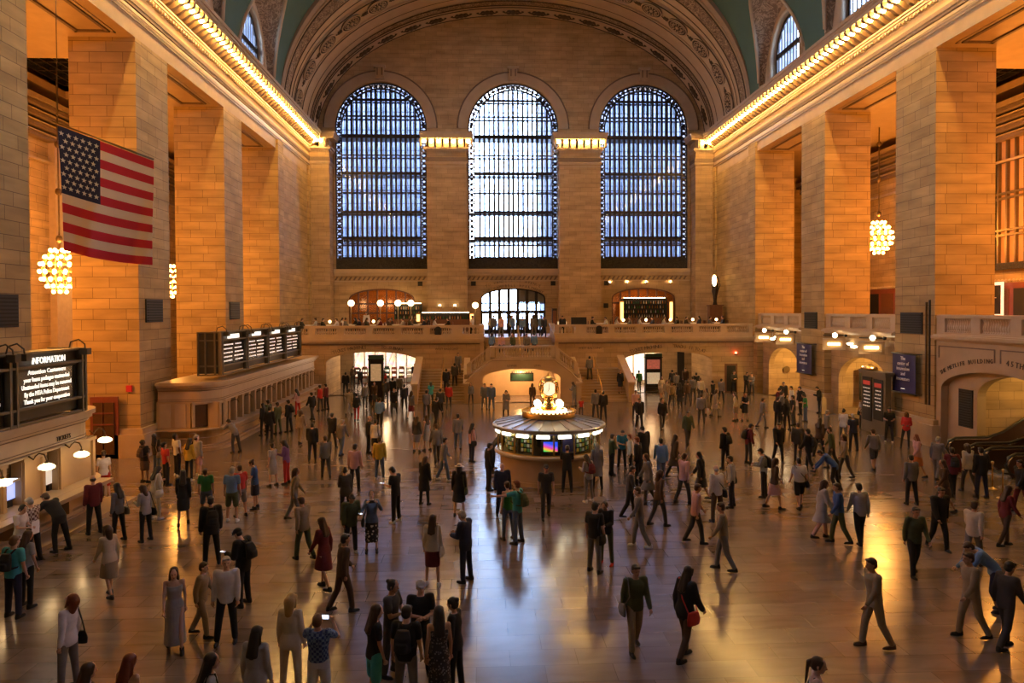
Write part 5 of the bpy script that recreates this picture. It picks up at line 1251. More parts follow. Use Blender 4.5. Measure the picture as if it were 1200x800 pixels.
ORD = ['first', 'second', 'third', 'fourth', 'fifth', 'sixth', 'seventh', 'eighth', 'ninth', 'tenth', 'eleventh', 'twelfth']
chp = None; nch = 0
for i, (x, y) in enumerate(TAB):
    side = 'flag-side' if x < 0 else 'bar-side'; j = i if i < 7 else (i-7 if i < 10 else i-10); row = 'along the rail' if (i < 7 or i > 9) else 'in the second row'
    table(x, y, 'round white-clothed table, %s from the wall corner %s of the %s balcony' % (ORD[j], row, side) if x < 0 else 'round white-clothed table, %s from the stairs %s of the %s balcony' % (ORD[j], row, side))
    for k, dx in enumerate((-.68, .68)):
        if chp is None: chp = chair_proto(); c = chp
        else: c = copy_tree(chp)
        c.location = (x+dx, y, DZ); c.rotation_euler = (0, 0, PI/2 if dx > 0 else -PI/2); nch += 1
        tag(c, 'red-seated wooden chair at a white balcony table on the %s balcony' % side, 'chair', 'chairs at the %s balcony tables' % side)
# back bars with bottles
def bar(x0, x1, y, lab, tiers, glow):
    e = empty('bar_shelf', ((x0+x1)/2, y, DZ)); w = (x1-x0)/2; m = MB(); m.box(-w, w, 0, .5, 0, 1.05); m.build('cabinet', 'wood', e); s_ = MB()
    for k in range(tiers): s_.box(-w, w, .1, .4, 1.05+k*.42, 1.09+k*.42)
    s_.box(-w, w, .42, .48, 1.05, 1.2+tiers*.42)
    for xx in (-w, w-.06): s_.box(xx, xx+.06, .08, .48, 1.05, 1.2+tiers*.42)
    s_.build('shelf', 'black', e)
    l = MB(); l.box(-w+.1, w-.1, .38, .41, 1.2+tiers*.42, 1.26+tiers*.42); l.build('light_strip', glow, e); tag(e, lab, 'bar'); return e
bar(-8.2, -4.0, 61.5, 'low lit bar counter with bottles below the restaurant pilaster', 1, 'panel_light'); bar(10.1, 14.2, 66.0, 'dark bar with shelves of bottles inside the bar arch', 4, 'globe_warm'); bar(-10.9, -8.4, 65.4, 'bar shelf with bottles in the restaurant arch beside the pilaster', 3, 'panel_light')
botm = []
for c in ('bottle_green', 'bottle_amber', 'bottle_clear'):
    mat(c, dict(bottle_green=(.03, .14, .05), bottle_amber=(.35, .14, .03), bottle_clear=(.6, .55, .5))[c], .15)
    b = MB(); b.smooth = True; b.lathe([(.035, 0), (.04, .02), (.04, .16), (.015, .22), (.015, .29), (0, .29)], seg=8); botm.append(b.mesh('bottle', [c]))
for (x0, x1, y, tiers, grp, lab) in ((-8.1, -4.1, 61.75, 1, 'bottles on the low bar', 'small bottle standing on the low lit bar'), (10.2, 14.1, 66.25, 4, 'bottles in the bar arch', 'small bottle on the dark shelves inside the bar arch'), (-10.8, -8.5, 65.65, 3, 'bottles in the restaurant arch', 'small bottle on the shelf in the restaurant arch')):
    for k in range(tiers):
        x = x0
        while x < x1: o = link('bottle', botm[R.randrange(3)], None, (x, y, DZ+1.09+k*.42)); tag(o, lab, 'bottle', grp); x += .2+R.random()*.08
# lit end columns of the bars
for x, y, h_, lab in ((9.9, 65.9, 2.6, 'glowing amber column at the window side of the bar arch'), (14.5, 65.9, 2.6, 'glowing amber column at the far side of the bar arch'), (-8.4, 61.6, 1.6, 'glowing amber column at one end of the low bar'), (-3.85, 61.6, 1.6, 'glowing amber column at the stairs end of the low bar')):
    m = MB(); m.box(-.18, .18, -.12, .12, 0, h_); m.mat(1).box(-.14, .14, -.14, -.12, .9, h_-.1); o = m.build('lit_column', ['brass', 'column_glow'], None, (x, y, DZ)); tag(o, lab, 'lamp')
# globe lamps
def globe_lamp(x, y, z, hp, lab, r=.2):
    e = empty('globe_lamp', (x, y, z)); m = MB(); m.smooth = True; m.lathe([(.16, 0), (.16, .04), (.04, .1), (.035, hp-r)], seg=12); m.build('pole', 'bronze', e); g = MB(); g.smooth = True; g.ball((0, 0, hp), r); g.build('globe', 'globe_warm', e); tag(e, lab, 'lamp')
globe_lamp(-3.5, BY+1.4, BZ, 2.55, 'globe street lamp at the restaurant end of the upper stairs'.replace('street ', ''), .24)
for i, x in enumerate((-14.4, -11.9, -10.4, -9.3)): globe_lamp(x, 63.5+.3*i, DZ, 2.5, 'glowing globe lamp inside the restaurant, %s from the wall corner' % ORD[i], .28)
for i, (x, y) in enumerate(((8.3, 57.0), (10.2, 57.3), (12.1, 57.0), (14.0, 57.3), (15.9, 57.2), (-14.9, 57.0), (-11.5, 57.0))):
    e = empty('table_lamp', (x, y, DZ+.75)); m = MB(); m.lathe([(.07, 0), (.07, .02), (.015, .04), (.015, .16)], seg=8); m.build('base', 'brass', e); g = MB(); g.smooth = True; g.ball((0, 0, .24), .11, seg=10, rings=8); g.build('shade', 'globe_warm', e)
    tag(e, ('small glowing lamp on the %s table from the stairs on the bar-side balcony' % ORD[[0, 1, 2, 3, 4, 5][i]+1] if i < 5 else 'small glowing lamp on the %s table from the wall corner in the restaurant' % ('second' if i == 5 else 'fourth')), 'lamp')
# torch sconces on the pilaster and the statue lamp
for x, s_ in ((-6.75, 'nearer the flag side'), (-5.4, 'nearer the stairs')):
    e = empty('wall_sconce', (x, 64.98, 6.9)); m = MB(); m.smooth = True; m.lathe([(.03, -.3), (.06, -.1), (.13, 0), (.11, .02)], (0, -.22, 0), 10); m.tube([(0, 0, -.15), (0, -.22, -.25)], .025); m.build('bracket', 'brass', e); g = MB(); g.smooth = True; g.ball((0, -.22, .06), .10, .10, .12); g.build('bulb', 'globe', e); tag(e, 'small flame-like wall sconce on the pilaster above the low bar, '+s_, 'lamp')
e = empty('torch_lamp', (17.3, 61.8, DZ)); m = MB(); m.box(-.55, .55, -.35, .35, 0, 2.1); m.box(-.62, .62, -.42, .42, 2.1, 2.2); m.build('plinth', 'wood', e)
m = MB(); m.smooth = True; m.lathe([(.22, 2.2), (.14, 2.5), (.2, 3.0), (.3, 3.4), (.26, 3.6), (.34, 4.0), (.2, 4.05)], seg=12); m.tube([(.2, 0, 3.3), (.45, 0, 3.9), (.3, 0, 4.5), (.1, 0, 4.7)], .05, 6); m.build('figure', 'bronze_dark', e)
g = MB(); g.smooth = True; g.ball((-.15, -.3, 4.3), .2, .16, .5); g.build('flame_globe', 'globe_warm', e); tag(e, 'bronze torch lamp on a tall plinth at the bar-side corner of the balcony', 'lamp')
# small picture lights on the sill above the bar
for i, x in enumerate((8.9, 10.5, 12.3, 14.6)):
    e = empty('spot_lamp', (x, 66.35, 9.02)); m = MB(); m.smooth = True; m.lathe([(.05, -.1), (.08, -.04), (.1, .04)], seg=8); m.tube([(0, 0, -.05), (0, .15, -.05)], .02); m.build('housing', 'black_metal', e); g = MB(); g.smooth = True; g.ball((0, 0, .06), .07); g.build('bulb', 'spot_bulb', e); tag(e, 'small spotlight shining on the wall above the bar arch, %s from the doors' % ORD[i], 'lamp')
# monitors and podium on the balcony rail
m = MB(); m.box(-.62, .62, -.05, .05, 0, .62); m.box(-.08, .08, -.02, .06, -.9, 0); m.box(-.3, .3, -.15, .2, -.95, -.9); o = m.build('monitor', 'black', None, (4.75, 57.2, BZ+.95)); tag(o, 'large black monitor standing behind the rail beside the white sign box', 'monitor')
m = MB(); m.box(-.38, .38, -.12, .12, 0, .35); m.box(-.05, .05, -.05, .05, -.9, 0); m.mat(1).box(-.34, .34, -.14, -.12, .04, .31); o = m.build('sign_box', ['white_paint', 'panel_cream'], None, (3.4, 57.2, BZ+.9)); tag(o, 'cream lit sign box on a stand at the end of the balcony rail', 'sign')
m = MB(); m.box(-.22, .22, -.18, .18, 0, 2.3); m.mat(1).box(-.16, .16, -.2, -.18, .3, 2.1); o = m.build('pillar_sign', ['bronze_dark', 'wood'], None, (3.55, 64.6, BZ)); tag(o, 'tall narrow dark pillar beside the street doors', 'sign')
# suitcase
def suitcase(x, y, rz, c, lab, z=0):
    e = empty('suitcase', (x, y, z), rz); m = MB(); m.box(-.2, .2, -.13, .13, .06, .62); m.build('body', c, e); h_ = MB(); h_.smooth = True; h_.tube([(-.12, .1, .6), (-.12, .1, .95), (.12, .1, .95), (.12, .1, .6)], .012, 5); h_.build('handle', 'steel', e)
    for sx in (-.15, .15): w = MB(); w.lathe([(.04, -.02), (.04, .02)], seg=8); w.xf(Matrix.Translation((sx, .1, .04)) @ Matrix.Rotation(PI/2, 4, 'Y')); w.build('wheel', 'rubber', e)
    tag(e, lab, 'suitcase')
suitcase(-12.35, 52.3, .3, 'black', 'black wheeled suitcase beside the dark-clothed person before the ticket-window arch'); suitcase(-16.2, 33.3, .2, 'black', 'dark wheeled case at the feet of the man leaning on the pier')
# wooden door at the end of the flag-side bay
m = MB(); m.box(-20.35, -19.15, 32.62, 32.74, 0, 2.75); m.mat(1)
m.box(-20.2, -19.78, 32.56, 32.62, .2, 2.5); m.box(-19.72, -19.3, 32.56, 32.62, .2, 2.5)
for z in (.9, 1.5, 2.0): m.mat(0).box(-20.2, -19.3, 32.53, 32.57, z, z+.06)
struct(m.build('door_6', ['red_brown', 'screen_brown']), 'glazed wooden door beside the pier')
m = MB(); m.box(-.12, .12, -.1, 0, 0, .28); o = m.build('fire_alarm', 'flag_red', None, (-18.75, 32.9, 2.95)); tag(o, 'small red alarm box on the pier above the leaning man', 'alarm')
m = MB(); m.box(-21.4, -18.0, 32.45, 32.62, 0, .95); m.box(-21.4, -17.95, 32.40, 32.62, .95, 1.05); struct(m.build('baseboard_pier', 'marble_trim'), 'stone base of the pier') if False else None
# brass ledge strips by the niches on the escalator side
# ================================================================ PEOPLE
def V(*a): return Vector(a)
class SK:
    """joint positions for a pose; x right, y front, z up, metres for a 1.75 m adult"""
    pass
def rotx(v, a): c, s = math.cos(a), math.sin(a); return V(v.x, v.y*c-v.z*s, v.y*s+v.z*c)
def dirv(fwd, out, side):
    """unit vector: straight down tilted forwards by fwd deg and outwards by out deg; side -1 left, 1 right"""
    f, o = rad(fwd), rad(out); v = V(0, math.sin(f), -math.cos(f)); return V(side*math.sin(o), v.y*math.cos(o), v.z*math.cos(o))
POSES = {
 # name: torso lean, head pitch, head yaw, (L upper fwd,out),(L fore fwd,out), (R upper),(R fore), (L thigh,out),(L shin), (R thigh,out),(R shin)
 'st': (2, 8, 8, (-4, 9), (12, 4), (2, 9), (16, 3), (2, 5), (-1, 3), (-3, 6), (-5, 4)),
 'sa': (1, 0, -12, (6, 8), (20, 2), (-6, 10), (10, 6), (-2, 4), (-4, 3), (8, 7), (-2, 6)),
 'lk': (-3, -22, 0, (-5, 9), (8, 4), (-3, 9), (12, 3), (2, 5), (0, 3), (-2, 6), (-3, 4)),
 'ph': (4, 32, 0, (8, 8), (100, -12), (2, 9), (14, 3), (0, 4), (-2, 3), (3, 6), (-2, 5)),
 'hd': (3, 26, 5, (14, 6), (85, -22), (14, 6), (88, -22), (1, 5), (-2, 3), (-2, 6), (-4, 4)),
 'cm': (-2, -6, 0, (52, 22), (152, -26), (52, 22), (152, -26), (0, 3), (-2, 2), (2, 5), (-3, 3)),
 'ac': (2, 6, -6, (18, 8), (84, -52), (18, 8), (92, -55), (1, 4), (-2, 3), (-3, 6), (-4, 4)),
 'hh': (0, 5, 10, (-22, 42), (40, -48), (-4, 9), (14, 3), (0, 7), (-2, 5), (-1, 8), (-2, 6)),
 'wk': (5, 4, 0, (16, 6), (36, 0), (-16, 8), (4, 2), (-11, 3), (-26, 2), (17, 3), (6, 2)),
 'wl': (6, 10, 0, (-15, 8), (4, 2), (16, 6), (36, 0), (16, 3), (5, 2), (-10, 3), (-28, 2)),
 'ln': (38, 22, 0, (48, 10), (96, -6), (44, 8), (92, -8), (6, 4), (-6, 3), (-12, 5), (-10, 4)),
 'bk': (-12, 20, 0, (6, 10), (84, -18), (10, 10), (88, -18), (20, 4), (14, 3), (26, 6), (10, 5)),
 'pt': (2, 4, 10, (-4, 9), (14, 4), (78, 34), (86, 30), (1, 5), (-2, 3), (-3, 6), (-4, 4)),
 'lf': (0, 4, 10, (78, 40), (88, 34), (-4, 9), (12, 4), (1, 5), (-2, 3), (-3, 6), (-4, 4)),
 'si': (8, 10, 0, (30, 8), (78, -10), (26, 8), (84, -14), (84, 7), (4, 3), (86, 8), (0, 3)),
 'bn': (44, 30, 0, (30, 6), (38, 2), (34, 6), (44, 2), (10, 4), (-20, 3), (-10, 5), (-16, 4)),
}
def solve(pose, fem):
    s = SK(); ln, hp, hy, lu, lf_, ru, rf, lt, lsn, rt, rsn = POSES[pose]
    s.hip = V(0, 0, 0); tw = rad(ln)
    def up(v): return rotx(v, -tw)   # forward lean: z axis tips to +y
    s.up = up; sh = .175 if not fem else .152; hw = .088 if not fem else .095
    s.waist = up(V(0, 0, .16)); s.chest = up(V(0, .0, .36)); s.neck = up(V(0, -.01, .50)); s.tw = tw
    s.sh = {-1: up(V(-sh, -.005, .465)), 1: up(V(sh, -.005, .465))}
    h = V(0, .02, .155); h = rotx(h, -rad(hp)); a = rad(-hy); h = V(h.x*math.cos(a)-h.y*math.sin(a), h.x*math.sin(a)+h.y*math.cos(a), h.z)
    s.head = s.neck+rotx(h, -tw*.5) if ln < 30 else s.neck+rotx(h, -tw*.7)
    s.hrot = Matrix.Rotation(-(tw*.4+rad(hp)), 3, 'X'); s.hrot = Matrix.Rotation(rad(-hy), 3, 'Z') @ s.hrot
    s.el = {}; s.wr = {}; s.hd = {}; s.kn = {}; s.an = {}; s.hj = {}
    for sd, u, f in ((-1, lu, lf_), (1, ru, rf)):
        s.el[sd] = s.sh[sd]+dirv(u[0]-0, u[1], sd)*.285; d = dirv(f[0], f[1], sd); s.wr[sd] = s.el[sd]+d*.25; s.hd[sd] = d
    for sd, t, c in ((-1, lt, lsn), (1, rt, rsn)):
        s.hj[sd] = V(sd*hw, 0, -.03); s.kn[sd] = s.hj[sd]+dirv(t[0], t[1], sd)*.42; s.an[sd] = s.kn[sd]+dirv(c[0], c[1], sd)*.40
    low = min(s.an[-1].z, s.an[1].z)-.085; off = V(0, 0, -low)
    if pose == 'si': off = V(0, 0, .56)
    for n in ('hip', 'waist', 'chest', 'neck', 'head'): setattr(s, n, getattr(s, n)+off)
    for dct in (s.sh, s.el, s.wr, s.kn, s.an, s.hj):
        for k in dct: dct[k] = dct[k]+off
    return s
def cap(m, a, b, ra, rb, seg=12, flat=1.0, rings=3):
    """tapered capsule from a to b"""
    a, b = Vector(a), Vector(b); t = b-a; L = t.length
    if L < 1e-6: t = V(0, 0, 1)
    t.normalize(); x = t.cross(V(0, 1, 0));
    if x.length < .1: x = t.cross(V(1, 0, 0))
    x.normalize(); y = t.cross(x); vs = []
    prof = [(-ra*math.cos(k*PI/2/rings), ra*math.sin(k*PI/2/rings)) for k in range(rings+1)]+[(L+rb*math.sin(k*PI/2/rings), rb*math.cos(k*PI/2/rings)) for k in range(rings+1)]
    n = len(prof)
    for d, r in prof: vs += [a+t*d+(x*math.cos(2*PI*i/seg)+y*math.sin(2*PI*i/seg)*flat)*max(r, 1e-4) for i in range(seg)]
    fs = [(j*seg+i, j*seg+(i+1) % seg, (j+1)*seg+(i+1) % seg, (j+1)*seg+i) for j in range(n-1) for i in range(seg)]
    fs += [tuple(range(seg-1, -1, -1)), tuple((n-1)*seg+i for i in range(seg))]
    m.add(vs, fs)
def loft(m, rings, seg=20):
    """rings: (centre, rx, ry, tilt) stacked ellipses"""
    vs = []
    for c, rx, ry, tl in rings:
        for i in range(seg):
            a = 2*PI*i/seg; v = V(rx*math.cos(a), ry*math.sin(a), 0); vs.append(Vector(c)+rotx(v, -tl))
    n = len(rings)
    m.add(vs, [(j*seg+i, j*seg+(i+1) % seg, (j+1)*seg+(i+1) % seg, (j+1)*seg+i) for j in range(n-1) for i in range(seg)]+[tuple(range(seg-1, -1, -1)), tuple((n-1)*seg+i for i in range(seg))])
def remesh(m, name, vox, mats, smooth=2, paint=None):
    me = bpy.data.meshes.new('raw'); me.from_pydata(m.v, [], m.f); o = bpy.data.objects.new('raw', me); COL.objects.link(o)
    bm = bmesh.new(); bm.from_mesh(me); bmesh.ops.recalc_face_normals(bm, faces=bm.faces); bm.to_mesh(me); bm.free()
    r = o.modifiers.new('r', 'REMESH'); r.mode = 'VOXEL'; r.voxel_size = vox; r.use_smooth_shade = True
    if smooth: s = o.modifiers.new('s', 'SMOOTH'); s.iterations = smooth; s.factor = .5
    dg = bpy.context.evaluated_depsgraph_get(); out = bpy.data.meshes.new_from_object(o.evaluated_get(dg)); bpy.data.objects.remove(o); bpy.data.meshes.remove(me)
    out.name = name; out.materials.clear()
    for x in mats: out.materials.append(getmat(x))
    if paint: paint(out)
    return out
CACHE = {}
def torso_rings(s, fem, g, z0=-.10, z1=.50):
    """ellipse stack in hip space up the leaning torso, grown by g"""
    if fem: T = [(-.12, .155, .105), (-.05, .172, .118), (.03, .160, .110), (.14, .122, .088), (.24, .130, .096), (.33, .150, .112), (.41, .152, .095), (.46, .125, .075), (.50, .065, .06)]
    else: T = [(-.12, .150, .105), (-.05, .162, .112), (.03, .160, .108), (.14, .148, .102), (.24, .158, .110), (.33, .178, .118), (.41, .182, .108), (.46, .15, .085), (.50, .07, .065)]
    out = []
    for z, rx, ry in T:
        if z < z0-.001 or z > z1+.001: continue
        f = min(1, max(0, (z+.02)/.2)); c = s.hip+rotx(V(0, 0, z), -s.tw*f if z > -.02 else 0); out.append((c, rx+g, ry+g, s.tw*f))
    return out
def body_mesh(pose, fem):
    k = ('body', pose, fem)
    if k in CACHE: return CACHE[k]
    s = solve(pose, fem); m = MB(); q = .88 if fem else 1
    loft(m, torso_rings(s, fem, 0)); cap(m, s.neck-V(0, 0, .04), s.head-V(0, .01, .03), .058*q, .052*q)
    H = s.hrot
    def hp(x, y, z): return s.head+H @ V(x, y, z)
    def ell(c, r, rx, ry, rz):
        st = len(m.v); m.ball((0, 0, 0), rx, ry, rz, 16, 12); m.v[st:] = [tuple(Vector(c)+H @ Vector(v)) for v in m.v[st:]]
    ell(hp(0, -.005, .03), 0, .076, .095, .092); ell(hp(0, .022, -.035), 0, .058, .068, .078); ell(hp(0, .055, -.085), 0, .030, .028, .024)
    cap(m, hp(0, .088, .012), hp(0, .108, -.022), .010, .0155); ell(hp(0, .082, -.058), 0, .024, .013, .010); ell(hp(0, .076, .032), 0, .05, .018, .012)
    for sd in (-1, 1):
        ell(hp(sd*.077, -.005, -.005), 0, .010, .022, .032)
        cap(m, s.sh[sd], s.el[sd], .052*q, .039*q); cap(m, s.el[sd], s.wr[sd], .039*q, .025*q); cap(m, s.chest+V(sd*.06, 0, .06), s.sh[sd], .075*q, .058*q)
        d = s.hd[sd]; ax = V(sd, 0, 0); n_ = d.cross(ax); n_ = n_.normalized() if n_.length > .1 else V(0, 1, 0); w_ = n_.cross(d).normalized()
        pa = s.wr[sd]+d*.035; pb = s.wr[sd]+d*.075
        for kx in (-.026, -.009, .009, .026): cap(m, pa+w_*kx*.7, pb+w_*kx, .017, .0155, 8)
        inn = n_ if n_.y*1 > 0 else n_
        curl = V(-sd*1.0, .3, 0); curl = (curl-d*curl.dot(d)).normalized()
        wax = d.cross(curl).normalized()
        for kx, ln_ in ((-.028, .062), (-.0095, .074), (.0095, .078), (.028, .068)):
            b0 = pb+wax*kx; b1 = b0+(d*.88+curl*.35)*ln_*.5; b2 = b1+(d*.55+curl*.85)*ln_*.5; cap(m, pb+w_*0+wax*kx*.9, b1, .0115, .010, 8); cap(m, b1, b2, .010, .0085, 8)
        tp = s.wr[sd]+d*.03; fr = wax if wax.y > 0 else -wax; t1 = tp+(fr*.7+d*.6).normalized()*.05; cap(m, tp, t1, .015, .012, 8); cap(m, t1, t1+(d*.9+curl*.35).normalized()*.032, .012, .010, 8)
        cap(m, s.hj[sd], s.kn[sd], .085*(1.02 if fem else 1), .052*q); cap(m, s.kn[sd], s.kn[sd].lerp(s.an[sd], .35), .05*q, .052*q); cap(m, s.kn[sd].lerp(s.an[sd], .3), s.an[sd], .052*q, .034*q)
        cap(m, s.an[sd]-V(0, .02, .04), s.an[sd]+V(sd*.01, .12, -.055), .032, .026)
    eyes = [hp(sd*.03, .088, .012) for sd in (-1, 1)]; lip = hp(0, .095, -.058)
    def paint(me):
        for p in me.polygons:
            c = p.center
            if min((c-e).length for e in eyes) < .0125: p.material_index = 1
            elif (c-lip).length < .017: p.material_index = 2
    CACHE[k] = remesh(m, 'person_body', .0105, ['skin_a', 'eye_dark', 'lip'], 2, paint); return CACHE[k]
def cloth(kind, pose, fem):
    k = (kind, pose, fem)
    if k in CACHE: return CACHE[k]
    s = solve(pose, fem); m = MB(); q = .88 if fem else 1; vox = .014
    if kind in ('s', 'l', 'j', 't', 'c'):
        g = {'s': .016, 'l': .018, 'j': .034, 't': .012, 'c': .036}[kind]
        loft(m, torso_rings(s, fem, g, -.12 if kind != 't' else -.05, .50 if kind != 't' else .41))
        if kind == 'j': loft(m, [(s.hip+V(0, 0, -.17), .175, .125, 0), (s.hip+V(0, 0, -.02), .185, .135, 0)])
        if kind == 'c': kc = (s.kn[-1]+s.kn[1])/2; loft(m, [(kc+V(0, 0, .02), .235, .19+abs(s.kn[-1].y-s.kn[1].y)/2, 0), (s.hip+V(0, 0, -.15), .20, .15, 0), (s.hip+V(0, 0, .05), .175, .125, 0)])
        for sd in (-1, 1):
            if kind != 't':
                cap(m, s.chest+V(sd*.06, 0, .06), s.sh[sd], .075*q+g*.6, .058*q+g); e = s.el[sd]; d = (e-s.sh[sd])
                if kind == 's': cap(m, s.sh[sd], s.sh[sd]+d*.62, .056*q+g, .052*q+g*.9)
                else: cap(m, s.sh[sd], e, .054*q+g, .042*q+g); cap(m, e, e.lerp(s.wr[sd], .93), .042*q+g, .032*q+g*.8)
            else: cap(m, s.chest+V(sd*.07, .02, 0), s.chest+V(sd*.075, -.02, .11), .05, .03, 8)
    elif kind in ('p', 'h', 'e'):
        g = {'p': .018, 'h': .024, 'e': .010}[kind]; loft(m, [(s.hip+V(0, 0, -.12), .148+g, .105+g, 0), (s.hip+V(0, 0, -.05), .166+g*.7, .114+g*.7, 0), (s.hip+V(0, 0, .06), .155+g*.5, .105+g*.5, 0)])
        for sd in (-1, 1):
            if kind == 'h': cap(m, s.hj[sd], s.hj[sd].lerp(s.kn[sd], .86), .088+g*.6, .066+g)
            else: cap(m, s.hj[sd], s.kn[sd], .088+g*.5, .054*q+g); cap(m, s.kn[sd], s.an[sd]+V(0, 0, .02), .054*q+g, .044*q+g*.9)
    elif kind in ('k', 'm', 'g'):
        kc = (s.kn[-1]+s.kn[1])/2; ac_ = (s.an[-1]+s.an[1])/2; dy = abs(s.kn[-1].y-s.kn[1].y)/2; end = kc if kind == 'k' else (kc.lerp(ac_, .45) if kind == 'm' else ac_+V(0, 0, .05))
        if pose == 'si': end = kc; loft(m, [(s.hip+V(0, 0, -.09), .19, .12, 0), (s.hip+V(0, 0, .06), .15, .11, 0)]); cap(m, s.hip+V(-.08, 0, -.03), s.kn[-1], .10, .09); cap(m, s.hip+V(.08, 0, -.03), s.kn[1], .10, .09)
        else: loft(m, [(end+V(0, 0, 0), .185 if kind != 'g' else .22, .135+dy, 0), (s.hip.lerp(end, .5), .19, .14+dy*.5, 0), (s.hip+V(0, 0, -.06), .178, .128, 0), (s.hip+V(0, 0, .09), .14, .10, 0)])
    elif kind in ('shoe-', 'shoe+'):
        for sd in ((-1,) if kind == 'shoe-' else (1,)):
            a = s.an[sd]
            loft(m, [(a+V(0, -.03, -.083), .040, .060, 0), (a+V(0, -.03, -.02), .045, .055, 0), (a+V(0, -.015, .03), .047, .048, 0)], 12)
            cap(m, a+V(0, 0, -.048), a+V(sd*.012, .13, -.055), .042, .034, 10, .8)
            loft(m, [(a+V(sd*.006, .045, -.086), .046, .135, 0), (a+V(sd*.006, .045, -.062), .046, .135, 0)], 14)
        vox = .012
    CACHE[k] = remesh(m, kind, vox, ['cloth_x'], 2); return CACHE[k]
def hair_mesh(kind, pose, fem):
    k = ('hair', kind, pose, fem)
    if k in CACHE: return CACHE[k]
    s = solve(pose, fem); m = MB(); H = s.hrot
    def hp(x, y, z): return s.head+H @ V(x, y, z)
    def ell(c, rx, ry, rz):
        st = len(m.v); m.ball((0, 0, 0), rx, ry, rz, 16, 12); m.v[st:] = [tuple(Vector(c)+H @ Vector(v)) for v in m.v[st:]]
    if kind == 'n':
        ell(hp(0, -.032, -.005), .083, .078, .062)
    elif kind in ('c', 'w'):
        ell(hp(0, -.008, .058), .088, .105, .078); loft(m, [(hp(0, .05, .055), .07, .09, -math.radians(0)+0.0), (hp(0, .055, .066), .065, .085, 0)], 14) if kind == 'c' else None
        if kind == 'c': cap(m, hp(-.045, .10, .052), hp(.045, .10, .052), .012, .012); cap(m, hp(-.03, .14, .045), hp(.03, .14, .045), .010, .010); cap(m, hp(0, .07, .055), hp(0, .14, .045), .02, .014)
        if kind == 'w':
            st = len(m.v); m.lathe([(.085, 0), (.17, -.012), (.175, -.002), (.088, .02)], seg=20); m.v[st:] = [tuple(hp(0, 0, .045)+H @ Vector(v)) for v in m.v[st:]]
    else:
        ell(hp(0, -.022, .042), .086, .094, .090); ell(hp(0, -.045, -.01), .082, .070, .080)
        if fem or kind != 's':
            for sd in (-1, 1): cap(m, hp(sd*.055, .03, .075), hp(sd*.076, .012, -.02), .026, .018, 8)
        else: cap(m, hp(-.04, .055, .085), hp(.04, .055, .085), .028, .028, 8)
        if kind == 'l':
            nb = s.neck+s.up(V(0, -.11, -.14)) if s.tw < .5 else s.neck+V(0, -.05, .04)
            cap(m, hp(0, -.06, 0), nb, .075, .06, 14, .6)
            for sd in (-1, 1): cap(m, hp(sd*.06, -.02, 0), s.neck+s.up(V(sd*.085, -.02, -.06)), .035, .026, 8); cap(m, hp(sd*.03, -.06, 0), nb+V(sd*.06, 0, 0), .05, .04, 10)
        if kind == 'b': ell(hp(0, -.10, .075), .045, .045, .045)
        if kind == 'p': cap(m, hp(0, -.10, .05), hp(0, -.145, .01), .028, .032, 8); cap(m, hp(0, -.145, .01), s.neck+s.up(V(0, -.13, -.12)), .032, .015, 8)
        if kind == 'f': ell(hp(0, -.03, .05), .12, .12, .115)
        if kind == 'r': cap(m, hp(-.0, -.07, 0), s.neck+s.up(V(0, -.06, -.03)), .10, .07, 14, .8); [cap(m, hp(sd*.07, .0, .02), hp(sd*.075, .01, -.10), .03, .022, 8) for sd in (-1, 1)]
    CACHE[k] = remesh(m, 'hair', .011, ['hair_x'], 1); return CACHE[k]
PAL = dict(K=(.010, .010, .012), D=(.045, .042, .042), G=(.16, .15, .15), A=(.34, .33, .34), W=(.62, .60, .60), N=(.014, .018, .045), B=(.035, .09, .26), U=(.12, .22, .40), T=(.06, .36, .38), E=(.05, .22, .12), L=(.06, .075, .035),
           Y=(.50, .33, .035), O=(.50, .14, .03), R=(.42, .025, .02), M=(.12, .012, .018), P=(.52, .30, .30), C=(.52, .45, .34), H=(.26, .20, .13), S=(.07, .04, .025), J=(.075, .11, .19), V=(.17, .08, .24), Q=(.02, .16, .30), F=(.03, .18, .05))
for c_, v_ in PAL.items(): mat('cloth_'+c_, v_, .85, noise=.25, scale=9)
for c_, v_ in dict(k=(.012, .009, .008), b=(.045, .022, .012), l=(.14, .07, .03), y=(.38, .25, .10), g=(.30, .28, .26), r=(.16, .035, .012)).items(): mat('hair_'+c_, v_, .5, noise=.3, scale=40)
SK_ = [('skin_a', (.52, .30, .20)), ('skin_b', (.38, .20, .12)), ('skin_c', (.17, .08, .045)), ('skin_d', (.58, .36, .26))]
for n_, v_ in SK_: mat(n_, v_, .5)
mat('eye_dark', (.02, .015, .012), .3); mat('lip', (.36, .12, .10), .5); mat('cloth_x', (.2, .2, .2)); mat('hair_x', (.02, .02, .02))
def pattern(name, kind, c1, c2, sc):
    m, nt, b = _pb(name); tc = N(nt, 'ShaderNodeTexCoord')
    if kind == 'stripe': t = N(nt, 'ShaderNodeTexWave', bands_direction='Z'); t.inputs['Scale'].default_value = sc; out = t.outputs['Fac']
    elif kind == 'check': t = N(nt, 'ShaderNodeTexChecker'); t.inputs['Scale'].default_value = sc; out = t.outputs['Fac']
    else: t = N(nt, 'ShaderNodeTexVoronoi'); t.inputs['Scale'].default_value = sc; out = t.outputs['Distance']
    nt.links.new(tc.outputs['Object'], t.inputs['Vector']); cr = N(nt, 'ShaderNodeValToRGB'); e = cr.color_ramp.elements; e[0].color = (*c1, 1); e[1].color = (*c2, 1); e[0].position = .28; e[1].position = .38
    nt.links.new(out, cr.inputs['Fac']); nt.links.new(cr.outputs['Color'], b.inputs['Base Color']); b.inputs['Roughness'].default_value = .85
